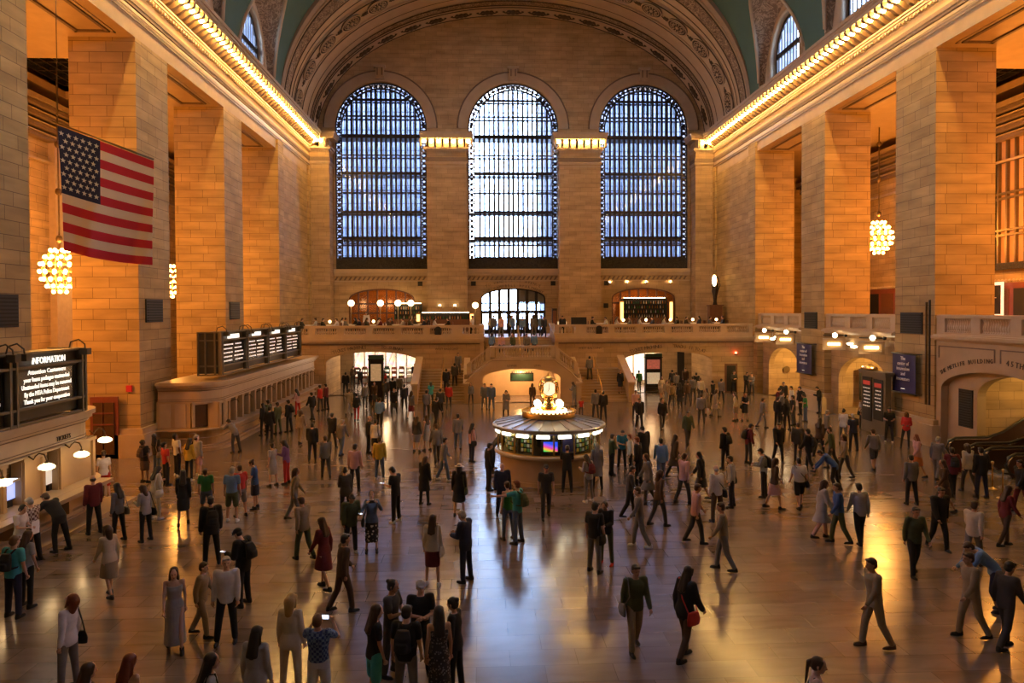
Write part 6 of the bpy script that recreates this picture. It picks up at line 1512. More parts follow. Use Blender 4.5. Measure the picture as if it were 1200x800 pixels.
pattern('cloth_1', 'floral', (.7, .66, .6), (.010, .010, .012), 13); pattern('cloth_2', 'check', (.12, .06, .05), (.50, .44, .38), 16); pattern('cloth_3', 'stripe', (.02, .02, .025), (.42, .42, .40), 14); pattern('cloth_4', 'check', (.02, .05, .18), (.16, .24, .38), 22); pattern('cloth_5', 'floral', (.22, .20, .20), (.03, .028, .03), 24)
def backpack_mesh(pose, fem):
    k = ('bag', pose, fem)
    if k in CACHE: return CACHE[k]
    s = solve(pose, fem); m = MB(); rx = lambda v: s.hip+rotx(v, -s.tw)
    st = len(m.v)
    loft(m, [(rx(V(0, -.21, .10)), .12, .065, s.tw), (rx(V(0, -.225, .14)), .145, .095, s.tw), (rx(V(0, -.215, .34)), .14, .085, s.tw), (rx(V(0, -.18, .45)), .10, .05, s.tw)], 16)
    loft(m, [(rx(V(0, -.30, .13)), .10, .04, s.tw), (rx(V(0, -.30, .27)), .10, .035, s.tw)], 12)
    b = remesh(m, 'backpack', .014, ['cloth_x'], 2)
    m2 = MB(); m2.smooth = True
    for sd in (-1, 1): m2.tube([rx(V(sd*.07, -.15, .44)), rx(V(sd*.095, -.07, .505)), rx(V(sd*.10, .05, .475)), rx(V(sd*.11, .155, .36)), rx(V(sd*.135, .12, .22)), rx(V(sd*.14, -.06, .14)), rx(V(sd*.10, -.15, .13))], .019, 6)
    CACHE[k] = (b, m2.mesh('strap', ['cloth_x'])); return CACHE[k]
def sidebag_mesh(pose, fem, cross):
    k = ('side', pose, fem, cross)
    if k in CACHE: return CACHE[k]
    s = solve(pose, fem); m = MB(); rx = lambda v: s.hip+rotx(v, -s.tw)
    sd = 1; loft(m, [(s.hip+V(sd*.245, -.03, -.20), .05, .15, 0), (s.hip+V(sd*.25, -.03, -.10), .06, .16, 0), (s.hip+V(sd*.235, -.03, .03), .035, .13, 0)], 14)
    b = remesh(m, 'shoulder_bag', .014, ['cloth_x'], 2)
    m2 = MB(); m2.smooth = True; ss = s.sh[-sd] if cross else s.sh[sd]
    m2.tube([s.hip+V(sd*.235, .08, .02), rx(V(sd*.17 if not cross else .05, .15, .22)), ss+V(0, .05, .065), ss+V(0, -.04, .07), rx(V(sd*.17 if not cross else .05, -.14, .22)), s.hip+V(sd*.235, -.14, .02)], .013, 6)
    CACHE[k] = (b, m2.mesh('strap', ['cloth_x'])); return CACHE[k]
def setm(o, name, i=0): o.material_slots[i].link = 'OBJECT'; o.material_slots[i].material = getmat(name)
HOLD = {}
def person(x, y, z, H, face, spec, label, group=None, skin=0):
    """spec: pose sex top:col bottom:col shoe hair:col [bag:col ...]"""
    p = spec.split(); pose, fem = p[0], p[1] == 'f'; sc = H/(1.75 if not fem else 1.70)
    body = link('person', body_mesh(pose, fem), None, (x, y, z), -rad(face)); body.scale = (sc*(1.0 if not fem else .97), sc, sc); setm(body, SK_[skin % 4][0])
    tag(body, label, 'person', group)
    top, bot, shoe, hair = p[2], p[3], p[4], p[5]
    names = dict(s='shirt', l='shirt', j='jacket', t='top', c='coat', p='trousers', h='shorts', e='leggings', k='skirt', m='skirt', g='long_skirt')
    if top[0] != '-': o = link(names[top[0]], cloth(top[0], pose, fem), body); setm(o, 'cloth_'+top[1])
    if bot[0] != '-': o = link(names[bot[0]], cloth(bot[0], pose, fem), body); setm(o, 'cloth_'+bot[1])
    for q_ in '-+': o = link('shoe', cloth('shoe'+q_, pose, fem), body); setm(o, 'cloth_'+shoe)
    o = link('cap' if hair[0] == 'c' else ('hat' if hair[0] == 'w' else 'hair'), hair_mesh(hair[0], pose, fem), body)
    if hair[0] in 'cw':
        setm(o, 'cloth_'+hair[1]); o2 = link('hair', hair_mesh('n' if not fem else 'r', pose, fem), body); setm(o2, 'hair_k')
    else: setm(o, 'hair_'+hair[1])
    s = None
    for b in p[6:]:
        short = label.split(' ')
        who = ' '.join(short[:9])
        if b[0] in 'bsx':
            bm_, st_ = backpack_mesh(pose, fem) if b[0] == 'b' else sidebag_mesh(pose, fem, b[0] == 'x')
            e = link('backpack' if b[0] == 'b' else 'shoulder_bag', bm_, None, (x, y, z), -rad(face)); e.scale = body.scale; setm(e, 'cloth_'+b[1])
            so = link('strap', st_, e); setm(so, 'cloth_'+b[1])
            tag(e, (('backpack worn by ' if b[0] == 'b' else 'shoulder bag carried by ')+label)[:200], 'bag'); fixlabel(e)
        elif b[0] in 'moh':   # phone in the left hand, object
            s = solve(pose, fem); wr = s.wr[-1]+s.hd[-1]*.10
            mm = MB()
            if b[0] == 'm':
                if pose == 'cm': wr = (s.wr[-1]+s.wr[1])/2+V(0, .06, .06); mm.box(-.07, .07, -.006, .006, -.035, .035); mm.mat(1).box(-.062, .062, -.008, -.006, -.03, .03)
                else: mm.box(-.036, .036, -.07, .07, -.005, .005); mm.mat(1).box(-.03, .03, -.06, .06, .005, .007)
                nm = 'phone'; mt = ['black', 'phone_screen']
            elif b[0] == 'o': mm.lathe([(.03, -.06), (.04, .05), (.042, .06), (0, .065)], seg=12); nm = 'paper_cup'; mt = ['white_paint']
            else: mm.box(-.11, .11, -.004, .004, -.15, .15); nm = 'leaflet'; mt = ['white_paint']
            mm.v = [tuple(Vector(v)*1.0) for v in mm.v]
            Mx = Matrix.Translation((x, y, z)) @ Matrix.Rotation(-rad(face), 4, 'Z') @ Matrix.Scale(sc, 4); w_ = Mx @ wr
            e = mm.build(nm, mt, None, w_, -rad(face)); e.scale = (1.1,)*3; tag(e, nm.replace('_', ' ')+' held by '+label, nm.replace('_', ' ')); fixlabel(e)
    return body
mat('phone_screen', (.6, .7, .9), .3, emit=(.7, .82, 1), es=3.0)
def fixlabel(o):
    w = o['label'].split(); 
    if len(w) > 16:
        drop = ('the', 'a', 'an', 'with', 'and', 'of')
        i = 4
        while len(w) > 16 and i < len(w):
            if w[i] in ('the', 'a', 'an'): del w[i]
            else: i += 1
    if len(w) > 16: w = w[:16]
    while w[-1] in ('the', 'a', 'of', 'beside', 'and', 'with', 'in', 'by', 'behind', 'under', 'on', 'near', 'at', 'before', 'to'): w.pop()
    o['label'] = ' '.join(w)
PEOPLE = [
(-14.52, 20.05, 0.0, 1.78, -75, 'ln m jK pK K sb', 0, 'man in black suit leaning over the lamp-lit ticket counter'),
(-14.41, 21.58, 0.0, 1.76, -50, 'st m lM pK K nb', 0, 'man in maroon shirt and black trousers standing at the ticket counter'),
(-16.14, 25.53, 0.0, 1.7, -30, 'st f sW hR W sb', 3, 'person in white top and red shorts at the end of the near ticket office'),
(-13.33, 20.82, 0.0, 1.66, -70, 'st f lG pK K lk sA', 0, 'woman with long dark hair and grey top behind the maroon-shirted man'),
(-12.55, 20.77, 0.0, 1.62, -60, 'ph f lA pK K rb sK', 3, 'woman in grey hoodie with black bag waiting alone off the ticket counter'),
(-14.72, 19.24, 0.0, 1.74, -80, 'hd m s2 pK K sg', 0, 'man in plaid shirt at the hatched ticket screen'),
(-14.72, 18.7, 0.0, 1.66, 100, 'hd f sW pS K sk hW', 3, 'dark-haired person in white tee reading a leaflet at the frame edge'),
(-13.02, 15.75, 0.0, 1.78, 10, 'st m sT pN K sl bK', 0, 'man in teal shirt with backpack seen from behind by the near counter'),
(-13.08, 16.29, 0.0, 1.68, 20, 'st f sA pK K lb', 0, 'woman in grey top close beside the teal-shirted man'),
(-10.11, 12.57, 0.0, 1.7, -80, 'lk f lW pG K rr sK', 0, 'woman in white shirt and grey trousers gazing up with black shoulder bag'),
(-19.04, 33.82, 0.0, 1.74, 140, 'bk m jK pK K sk mK', 2, 'man in black suit leaning on the pier looking at his phone'),
(-15.88, 28.0, 0.0, 1.66, 20, 'lk f sK kS K bk bS', 2, 'woman in black with brown backpack looking up at the boards'),
(-16.01, 29.3, 0.0, 1.66, 30, 'lk f sK pJ K lk sH', 2, 'black-haired woman with tan bag in the line by the corner window'),
(-14.88, 27.53, 0.0, 1.66, 40, 'lk m sR pK K cK', 1, 'person in red tee and black cap in the line by the corner window'),
(-15.05, 28.94, 0.0, 1.76, 40, 'lk m sW pK W sk', 2, 'man in white tee and white sneakers in the line by the corner window'),
(-14.29, 28.17, 0.0, 1.64, 20, 'st f lY eK W lk', 2, 'curly-haired woman in mustard top and black leggings in the line'),
(-14.2, 28.88, 0.0, 1.7, 40, 'lk m jA hP W cA', 3, 'person in pale grey jacket and pink shorts below the corner window'),
(-13.27, 22.99, 0.0, 1.68, 30, 'ph f lC pC W lk sW', 1, 'long-haired woman in cream clothes with white bag looking at her hand'),
(-12.12, 22.29, 0.0, 1.7, -20, 'wk f lK kK K lk', 1, 'woman in black walking between the cream-dressed woman and the green tee'),
(-11.73, 23.08, 0.0, 1.62, -10, 'lk m sF hJ K sb', 0, 'boy in green tee hidden behind the large man with backpack'),
(-9.98, 18.76, 0.0, 1.8, -30, 'st m jK pK K sk bK', 0, 'large man in black with grey-strapped backpack standing alone'),
(-10.75, 22.56, 0.0, 1.74, 0, 'st m sU hL W sg', 0, 'man in blue tee, khaki shorts and white sneakers'),
(-10.68, 23.11, 0.0, 1.68, -40, 'st m sR hG K sb', 0, 'person in red tee and grey shorts beside the blue tee man'),
(-10.49, 23.98, 0.0, 1.64, -100, 'hd f sB kN K bb', 0, 'woman in blue top holding a black cardigan with bare reddish legs'),
(-10.8, 27.08, 0.0, 1.6, -60, 'st f sA kA K bk', 0, 'girl in pale grey dress with her hair up'),
(-10.38, 27.41, 0.0, 1.68, -80, 'ph f lV pR K rk', 1, 'woman in purple top and red trousers behind the grey-dressed girl'),
(-8.29, 16.08, 0.0, 1.78, -70, 'ph m jK pK K cK mK bK', 0, 'man in black cap and suit using his phone with a backpack'),
(-8.02, 14.26, 0.0, 1.75, 170, 'sa m lW pK K sg', 0, 'grey-haired man in white shirt and black trousers facing the camera'),
(-11.52, 16.74, 0.0, 1.66, -60, 'wk f lC kH K rb', 3, 'woman in beige dress walking across the empty floor by the ticket queue'),
(-8.91, 13.99, 0.0, 1.66, 160, 'wl f tA gA K lb', 3, 'long-haired woman in long pale dress walking by the white-shirted man'),
(-8.64, 14.59, 0.0, 1.55, 90, 'wk m lH pH K sb', 0, 'brown-clothed short person walking behind the white-shirted man'),
(-6.89, 10.23, 0.0, 1.7, 60, 'wk f sA pK K lk sK', 1, 'long black-haired woman in white tee at the bottom of the frame'),
(-8.49, 10.07, 0.0, 1.68, 40, 'wk f lS pK K lb', 0, 'brown-haired woman at the bottom edge beside the shoulder-bag woman'),
(-8.0, 10.27, 0.0, 1.68, 20, 'st f tH pK K lr', 3, 'red-brown haired woman at the bottom edge, second from the shoulder-bag woman'),
(-6.48, 11.08, 0.0, 1.68, 10, 'st f lA kK K lk', 0, 'long dark-haired woman in grey seen from behind at the bottom edge'),
(-6.25, 12.22, 0.0, 1.72, 10, 'st f lC pC W ry', 3, 'blond woman in cream clothes seen from behind near the bottom edge'),
(-5.65, 11.64, 0.0, 1.68, 5, 'cm m s4 hW W sl mK', 0, 'person in blue checked shirt and white shorts taking a photo'),
(-6.03, 15.63, 0.0, 1.74, 60, 'wk m lS pS K sk', 1, 'man in dark brown walking towards the circle of friends'),
(-6.71, 16.92, 0.0, 1.7, -60, 'wk f lM kM K lb', 0, 'woman in dark maroon walking across the middle of the floor'),
(-7.69, 19.0, 0.0, 1.7, -50, 'wl m lH pL K sb', 1, 'brown-clothed man walking in open floor beyond the cap-wearing man'),
(-8.84, 22.53, 0.0, 1.66, 80, 'wk f lH pG K rb', 1, 'woman in brown top walking behind the olive-jacketed person'),
(-6.54, 19.4, 0.0, 1.68, 150, 'ph m jL pK W sk mK', 1, 'dark-haired person in olive jacket and black trousers holding a phone'),
(-5.98, 19.43, 0.0, 1.66, 170, 'cm f lJ m1 K bk mK sK', 3, 'woman in denim jacket and floral skirt taking a photo'),
(-5.66, 22.15, 0.0, 1.78, -60, 'ph m sK pK W sk mK', 0, 'slim man in black tee and trousers looking at his phone'),
(-4.96, 24.15, 0.0, 1.62, 30, 'ph f cK pK K rb mK', 0, 'person in black cape holding a lit phone'),
(-3.74, 22.67, 0.0, 1.66, 10, 'st f cK kN K wC sL', 3, 'woman in straw hat and long black coat with green bag'),
(-4.19, 16.98, 0.0, 1.68, 10, 'st f lC kM W lb sC', 0, 'woman with long brown hair in cream top and maroon skirt'),
(-3.41, 17.2, 0.0, 1.76, -60, 'hd m jN pN K sg', 0, 'man in dark navy suit standing in the blue window reflection'),
(-6.96, 27.82, 0.0, 1.7, 5, 'st m lY pJ W sb', 0, 'person in mustard sweater and jeans seen from behind'),
(-7.61, 26.15, 0.0, 1.74, 10, 'st m lP pK K sk', 1, 'man in pink shirt and black trousers seen from behind'),
(-7.28, 22.61, 0.0, 1.62, -20, 'ph f jD pK K bk', 1, 'dark-clothed person with yellow trim behind the olive jacket'),
(-9.1, 28.25, 0.0, 1.7, -20, 'wl m lG pD K sb', 0, 'man in grey walking beside the pink-shirted man'),
(-10.38, 31.52, 0.0, 1.72, -10, 'wk m jK pK K sk', 0, 'man in black walking between the ticket windows and the mustard sweater'),
(-8.19, 33.05, 0.0, 1.76, 80, 'st m jK pK K nk', 0, 'bald man in black suit talking with a white-shirted woman'),
(-7.8, 32.44, 0.0, 1.64, 10, 'st f lW kK K bk sK', 0, 'woman in white shirt with black bag next to the bald suited man'),
(-8.71, 40.29, 0.0, 1.74, 0, 'wl m lU pK K sk', 0, 'man in pale blue shirt walking towards the ticket-window arch'),
(-13.58, 47.5, 0.0, 1.68, -60, 'st f lR pD K sk', 0, 'person in red top at the counter end of the long ticket office'),
(-13.29, 47.96, 0.0, 1.76, -70, 'st m lM pK K sk', 0, 'man in maroon shirt at the far end of the long ticket office'),
(-13.7, 56.9, 0.0, 1.76, 0, 'st m jK pK K sk', 0, 'dark-clothed person with a suitcase before the ticket-window arch'),
(-11.34, 45.43, 0.0, 1.7, 5, 'wk m lH pH K sb', 0, 'man in tan clothes walking towards the ticket-window arch'),
(-10.43, 42.91, 0.0, 1.66, 0, 'wl f lK pR K bk', 0, 'person in black top and red trousers walking away by the arch'),
(-6.02, 33.23, 0.0, 1.64, 20, 'st f lD kG K lb', 3, 'woman in dark jacket over a pale dress next to a pale-skirted friend'),
(-5.57, 33.53, 0.0, 1.64, -40, 'st f tA kA K lb', 0, 'woman in pale flared dress next to a dark-jacketed friend'),
(-4.95, 30.79, 0.0, 1.72, -20, 'wk m jG pD K sb', 3, 'man in open grey jacket over white walking to the kiosk'),
(-4.13, 33.57, 0.0, 1.74, 0, 'wl m lG pJ K sk', 0, 'man in grey shirt and jeans walking away beside the pink-topped woman'),
(-4.48, 27.51, 0.0, 1.72, 80, 'wk m lG pJ W sk', 0, 'person in jeans striding behind the straw-hatted woman'),
(-3.45, 30.86, 0.0, 1.66, 60, 'st f lP pN K lk sK', 3, 'long-haired woman in pink top with a dark bag near the kiosk'),
(-2.77, 25.96, 0.0, 1.76, 70, 'st m jK pK K sk', 0, 'man in black suit standing at the window side of the kiosk'),
(-2.55, 29.33, 0.0, 1.72, 80, 'ln m jD pK K sk', 1, 'dark figure leaning on the kiosk counter behind the black-suited man'),
(-2.37, 22.68, 0.0, 1.72, 175, 'st m jN pN K nr', 0, 'man in navy suit with pale tie facing the camera behind the hugging couple'),
(-2.28, 20.31, 0.0, 1.64, -30, 'st f tF pJ K bb', 0, 'woman in green tank top and jeans hugging a turquoise-shirted man'),
(-2.03, 19.95, 0.0, 1.8, -60, 'lf m sT pJ K sr bL', 0, 'tall man in turquoise tee pointing with his arm out, backpack on'),
(-1.02, 22.31, 0.0, 1.76, 175, 'wk m sD pD K cD', 1, 'man in dark tee and cap walking towards the camera before the kiosk'),
(0.02, 25.49, 0.0, 1.72, 10, 'hd m sK pK K sb', 1, 'man in black leaning at the front of the kiosk counter'),
(0.59, 24.11, 0.0, 1.62, -30, 'ph f lA pG W lk bM', 0, 'long-haired woman in grey with maroon backpack near the kiosk'),
(1.16, 25.83, 0.0, 1.66, 0, 'st f cG pK K rg', 0, 'woman with pale headscarf and dark coat at the kiosk corner'),
(-0.23, 17.63, 0.0, 1.78, 40, 'st m sK pG K sk sK', 0, 'man in black tee and grey trousers facing a curly-haired woman'),
(0.16, 18.15, 0.0, 1.66, -150, 'hd f lK pL R bb oW', 0, 'curly-haired woman in black top drinking from a white cup'),
(2.1, 28.07, 0.0, 1.66, 80, 'ac m lL pK K sb', 0, 'man in olive shirt at the track side of the kiosk'),
(2.71, 29.11, 0.0, 1.66, 170, 'hd m sQ pK K sk', 0, 'man in blue shirt facing others at the track side of the kiosk'),
(2.84, 28.02, 0.0, 1.66, -80, 'st m lW pK K sr', 0, 'person in white shirt next to two men in black by the kiosk'),
(2.83, 26.62, 0.0, 1.78, -60, 'st m jK pK K sr', 0, 'reddish-haired man in black suit standing beyond the kiosk'),
(3.58, 28.89, 0.0, 1.82, -20, 'ph m cK pK K cK', 1, 'tall person in long black coat and cap beyond the kiosk'),
(5.58, 38.91, 0.0, 1.76, 180, 'wl m jK pK K sk', 1, 'man in black uniform walking towards the kiosk from the stairs'),
(6.26, 42.95, 0.0, 1.7, 170, 'st m lP pN K sk', 0, 'person in pale mauve shirt behind the black-uniformed man'),
(6.76, 38.54, 0.0, 1.72, 175, 'wk f jK pD K bk', 0, 'woman in dark vest walking out of the track arch'),
(9.71, 49.04, 0.0, 1.7, 160, 'wk m lH pG K sb', 0, 'man in tan top walking out of the track arch'),
(9.94, 46.43, 0.0, 1.72, 10, 'wk f cK pK K lk', 0, 'person in long black coat entering the track arch'),
(11.04, 48.48, 0.0, 1.7, 0, 'wl m lS pD K sb', 1, 'man in brown walking into the track arch beside the black coat'),
(12.21, 51.21, 0.0, 1.72, -10, 'st m lG pD K sk', 1, 'grey-clothed man in the crowd before the track arch'),
(12.46, 50.21, 0.0, 1.74, 5, 'wk m lC pD K sl', 0, 'man in cream top in the crowd before the track arch'),
(13.22, 53.74, 0.0, 1.76, 0, 'st m jK pK K sk', 1, 'dark-haired man in black next to the cream-topped man'),
(9.49, 40.4, 0.0, 1.74, 20, 'st m lG pD K sb', 0, 'grey-shirted man crossing below the red beacon'),
(10.79, 43.32, 0.0, 1.7, -60, 'wk f lH kH K lb', 0, 'woman in brown dress walking below the track arch'),
(11.13, 42.9, 0.0, 1.66, 90, 'wk f cH pG K rb', 3, 'person in tan coat walking towards the far niche'),
(13.74, 49.63, 0.0, 1.7, 40, 'wk m lG pK K sk', 0, 'man in grey with dark trousers near the red beacon'),
(12.77, 48.33, 0.0, 1.66, -30, 'wl f lK pK K bk', 0, 'short-haired woman in black near the red beacon'),
(16.41, 54.59, 0.0, 1.8, 180, 'ac m lD pK K sb', 0, 'man standing with folded arms in the small brown doorway'),
(17.18, 53.95, 0.0, 1.74, 170, 'ac m jK pK K sk', 0, 'man in black leaning on the corner beyond the far niche'),
(17.36, 53.38, 0.0, 1.72, -140, 'ac m lG pD K sb', 0, 'man in grey leaning on the corner next to a man in black'),
(11.75, 41.18, 0.0, 1.68, -60, 'st f lC kH K lb', 0, 'slim person in beige next to the woman in black dress'),
(12.29, 41.14, 0.0, 1.64, 180, 'hd f sK kK K rr sK', 0, 'woman in short black dress with black handbag'),
(12.33, 38.69, 0.0, 1.7, 90, 'wk m lG pG K sb', 0, 'grey-clothed man walking past the woman in black dress'),
(6.8, 33.84, 0.0, 1.72, 170, 'wk m jL pD K sk', 1, 'man in olive walking towards the camera in open floor past the kiosk'),
(3.69, 26.56, 0.0, 1.74, 0, 'wk m lU pJ K sk', 0, 'man in blue-grey shirt walking away beside the kiosk'),
(3.72, 23.7, 0.0, 1.76, 60, 'wk m lP pD K sb', 1, 'man in pink-grey shirt striding in the centre of open floor'),
(4.45, 24.08, 0.0, 1.68, -70, 'wl f jK kD K lk', 1, 'woman in black jacket with reddish bare legs striding'),
(4.39, 27.34, 0.0, 1.7, 80, 'wk f cS pK K lb', 1, 'person in dark brown coat behind the striding pink shirt'),
(6.9, 28.82, 0.0, 1.74, -30, 'st m jK pK K sk bK', 1, 'big man in black jacket with black pack behind two white-shirted men'),
(4.17, 21.62, 0.0, 1.76, -20, 'st m lW pS K ng xK', 0, 'balding man in white shirt and brown trousers with crossbody bag'),
(5.17, 23.18, 0.0, 1.74, -70, 'st m lA pN K sk xK', 0, 'dark-haired man in pale shirt with strap bag facing the balding man'),
(8.19, 29.71, 0.0, 1.76, 80, 'ph m lM pD K sk bK', 0, 'man in maroon shirt with black backpack looking at his phone'),
(6.73, 24.38, 0.0, 1.74, -60, 'hd m l3 pK K sk bK', 0, 'man in striped shirt with backpack holding a jacket'),
(6.48, 22.9, 0.0, 1.68, 90, 'wk f lS kP K rb', 0, 'woman in mauve-brown walking behind the striped-shirted man'),
(9.58, 29.96, 0.0, 1.74, 180, 'wl m jK pK K sk', 1, 'man in black walking towards the camera beneath the far group'),
(13.28, 38.9, 0.0, 1.7, 60, 'st m lK pK K sk', 0, 'man in black at the near edge of the tight group by the niche'),
(13.32, 37.77, 0.0, 1.7, -20, 'st f lK eK K lk', 0, 'long-haired woman in black in the tight group by the niche'),
(14.41, 39.41, 0.0, 1.72, -60, 'st m sK pD K sk', 1, 'man in black tee with folded jacket in the tight group by the niche'),
(16.76, 46.28, 0.0, 1.76, 180, 'st m jD pK K sk', 0, 'man at the back of the tight group by the niche'),
(15.12, 43.31, 0.0, 1.68, 120, 'ph f lM pK K bk', 0, 'woman in maroon in the middle of the tight group by the niche'),
(16.31, 43.95, 0.0, 1.74, -90, 'st m lW pK K sk', 0, 'man in white shirt in the middle of the tight group by the niche'),
(16.51, 43.2, 0.0, 1.8, -90, 'st m jK pK K sk bK', 0, 'tall man in black with backpack in the tight group by the niche'),
(15.62, 40.55, 0.0, 1.64, -80, 'ph f sF pJ K bk', 1, 'person in bright green tee at the edge of the tight group'),
(14.53, 41.29, 0.0, 1.7, 90, 'st m lG pK K sb', 0, 'man in grey between others of the tight group by the niche'),
(17.99, 43.82, 0.0, 1.74, -60, 'ph m jK pK K sk', 0, 'man in black alone between the banner and the black grille'),
(17.66, 38.0, 0.0, 1.74, 180, 'st m sW pK K sk sK', 0, 'man in white short-sleeved shirt and black trousers by the pylon'),
(13.96, 32.07, 0.0, 1.74, 0, 'st m sN pK K sg', 0, 'man in navy tee seen from behind facing the white-shirted man'),
(14.34, 33.74, 0.0, 1.7, 40, 'ph f lW pG K bk', 0, 'person in white top at the back of the crowd by the pylon'),
(10.07, 28.13, 0.0, 1.76, -40, 'wk m jK pK K sk bK', 1, 'big dark man with pack at the heart of the moving crowd'),
(11.8, 30.88, 0.0, 1.72, 50, 'wk f lS pK K lk', 1, 'woman in brown with long black hair in the moving crowd'),
(11.28, 28.68, 0.0, 1.74, -60, 'wl m lL pD K sb', 1, 'olive-clothed man in the moving crowd facing the kiosk'),
(13.53, 33.79, 0.0, 1.7, 90, 'wk m lG pK K sg', 0, 'grey-shirted man at the back of the moving crowd'),
(10.48, 30.07, 0.0, 1.7, 30, 'wl m jD pD K sb', 1, 'man in charcoal jacket at the kiosk side of the moving crowd'),
(10.9, 26.9, 0.0, 1.7, -90, 'wk f lH pD K rb', 1, 'woman in tan at the pylon side of the moving crowd'),
(16.9, 34.23, 0.0, 1.76, -150, 'bk m sK pK W sk', 1, 'man in dark tee leaning back on the ledge by the pylon'),
(16.82, 32.69, 0.0, 1.7, -140, 'bk f lR eK K rb', 2, 'person in red top leaning back on the ledge by the larger banner'),
(12.71, 28.11, 0.0, 1.74, 0, 'wk m lG hD K sb', 0, 'man in grey with dark shorts walking away beyond the pylon'),
(7.3, 22.84, 0.0, 1.72, 0, 'wk m sW hK K sk xK', 0, 'man in white tee and black shorts walking away with strap bag'),
(6.59, 19.85, 0.0, 1.68, 100, 'wl f cA pP K rb', 1, 'woman in grey coat and pink trousers walking past the white tee man'),
(6.87, 19.4, 0.0, 1.74, -80, 'wk m lB pL K sb', 1, 'man in blue top bending forward as he walks'),
(7.41, 19.31, 0.0, 1.74, 0, 'wk m lA pK K sk', 0, 'man in pale top and black trousers walking away at the orange reflection'),
(9.56, 25.03, 0.0, 1.72, -60, 'bn m lB pK K sk', 1, 'bending man in bright blue in front of the moving crowd'),
(11.2, 23.11, 0.0, 1.7, 0, 'st m lG pK K sk', 0, 'man in grey shirt seen from behind between banner and escalators'),
(13.65, 26.72, 0.0, 1.7, -90, 'wk f lP kO K lr', 0, 'person in orange-pink walking below the larger banner'),
(14.21, 26.4, 0.0, 1.7, 60, 'wl m lG pG K sg', 0, 'grey-clothed man by the ledge before the escalators'),
(13.32, 24.18, 0.0, 1.72, 10, 'wk m jM pK K sk bK', 1, 'man in dark red jacket walking to the escalators'),
(14.19, 24.6, 0.0, 1.72, 0, 'wl f lC pD K rb', 0, 'woman in cream top approaching the escalator newel'),
(14.08, 23.79, 0.0, 1.78, 0, 'st m jK pN K sk', 0, 'man in black top and navy jeans seen from behind at the rope posts'),
(11.71, 22.17, 0.0, 1.7, -80, 'wk f lS kS K lb', 1, 'woman in dark brown skirt crossing before the escalators'),
(14.13, 22.01, 0.0, 1.74, -90, 'wk m jK pM K sk', 1, 'man in black at the frame edge beyond the rope posts'),
(7.49, 16.94, 0.0, 1.76, 180, 'wk m lL pK K sk', 1, 'man in dark green walking towards the camera on the orange floor'),
(9.26, 18.71, 0.0, 1.78, 178, 'wl m jK pK K sk', 1, 'man in dark suit walking towards the camera beside the dark green man'),
(9.34, 17.47, 0.0, 1.7, 60, 'wk m lC pG K sb', 0, 'man in cream top walking towards the frame edge'),
(7.95, 14.82, 0.0, 1.74, -70, 'bn m lU pN K sb', 0, 'bending man in pale blue shirt near the frame edge'),
(11.23, 18.87, 0.0, 1.68, 90, 'wl f lM pS K lb', 1, 'woman in maroon walking behind the bending pale blue shirt'),
(6.62, 13.65, 0.0, 1.76, -90, 'wk m lH pH K sb', 1, 'man in brown striding alone below the pale blue shirt'),
(6.95, 13.16, 0.0, 1.74, 80, 'wl m lD pD K sk', 1, 'man in charcoal striding in the bottom corner of the floor'),
(4.49, 13.34, 0.0, 1.8, -90, 'wk m lH pH S sb', 1, 'tall man in brown with boots striding alone across the empty floor near the camera'),
(1.62, 9.73, 0.0, 1.66, 110, 'st f t1 pK K pb', 3, 'ponytailed woman in floral black top at the bottom edge'),
(-0.11, 13.49, 0.0, 1.74, 170, 'wk m lL pH K sk sG', 1, 'man in olive walking towards the camera in the bottom centre'),
(0.75, 13.11, 0.0, 1.74, 60, 'wl f jK pS K lk xR', 1, 'dark-haired person in black with red strap bag, bottom centre'),
(1.3, 19.41, 0.0, 1.72, -80, 'wk m lG pG W sb', 0, 'man in grey striding behind the coffee-drinking couple'),
(2.29, 21.3, 0.0, 1.7, 70, 'wk f lS pD K rb', 1, 'woman in dark brown walking past the kiosk towards the tracks'),
(2.56, 23.77, 0.0, 1.7, -90, 'wl f cG pD K lb', 0, 'person in grey coat walking near the kiosk corner'),
(2.92, 19.67, 0.0, 1.72, 90, 'wk m lP pD K sb', 0, 'man in dusty pink walking beneath the balding man'),
(2.99, 17.55, 0.0, 1.76, -70, 'wk m lH pG K sb', 1, 'man in tan striding in the empty centre floor'),
(1.6, 22.24, 0.0, 1.68, 100, 'wl m lD pK K sk', 1, 'man in charcoal crossing in front of the kiosk queue'),
(-4.64, 12.84, 0.0, 1.76, 110, 'ac m sD pD K bk', 0, 'man in grey tee with tied hair in the circle of friends'),
(-4.78, 11.76, 0.0, 1.7, 60, 'st f sK hT K lb', 0, 'long brown-haired woman in black with turquoise shorts in the circle'),
(-4.25, 11.68, 0.0, 1.74, 10, 'st m sK pG K sk bK', 0, 'man in black tee with black backpack in the circle of friends'),
(-4.11, 12.79, 0.0, 1.76, 170, 'ac m sK pK K cA', 0, 'bearded man in black tee with grey cap in the circle of friends'),
(-3.71, 11.61, 0.0, 1.7, -10, 'st f t5 g5 K lk', 0, 'woman in strapless dark patterned dress in the circle of friends'),
(-3.47, 12.09, 0.0, 1.66, -70, 'st f lK pK K bk', 0, 'woman in black with her dark hair in a bun beside the strapless dress'),
(-2.84, 47.48, 0.0, 1.74, 170, 'st m jG pG K sk', 0, 'man in grey suit before the low stair arch, nearer the brass rail'),
(-2.39, 47.03, 0.0, 1.76, 190, 'st m jJ pJ K sk', 0, 'man in blue-grey suit holding a bag before the low stair arch'),
(-3.77, 49.8, 0.0, 1.5, 180, 'st f lG pD K lk', 0, 'small long-haired girl standing against the staircase wall'),
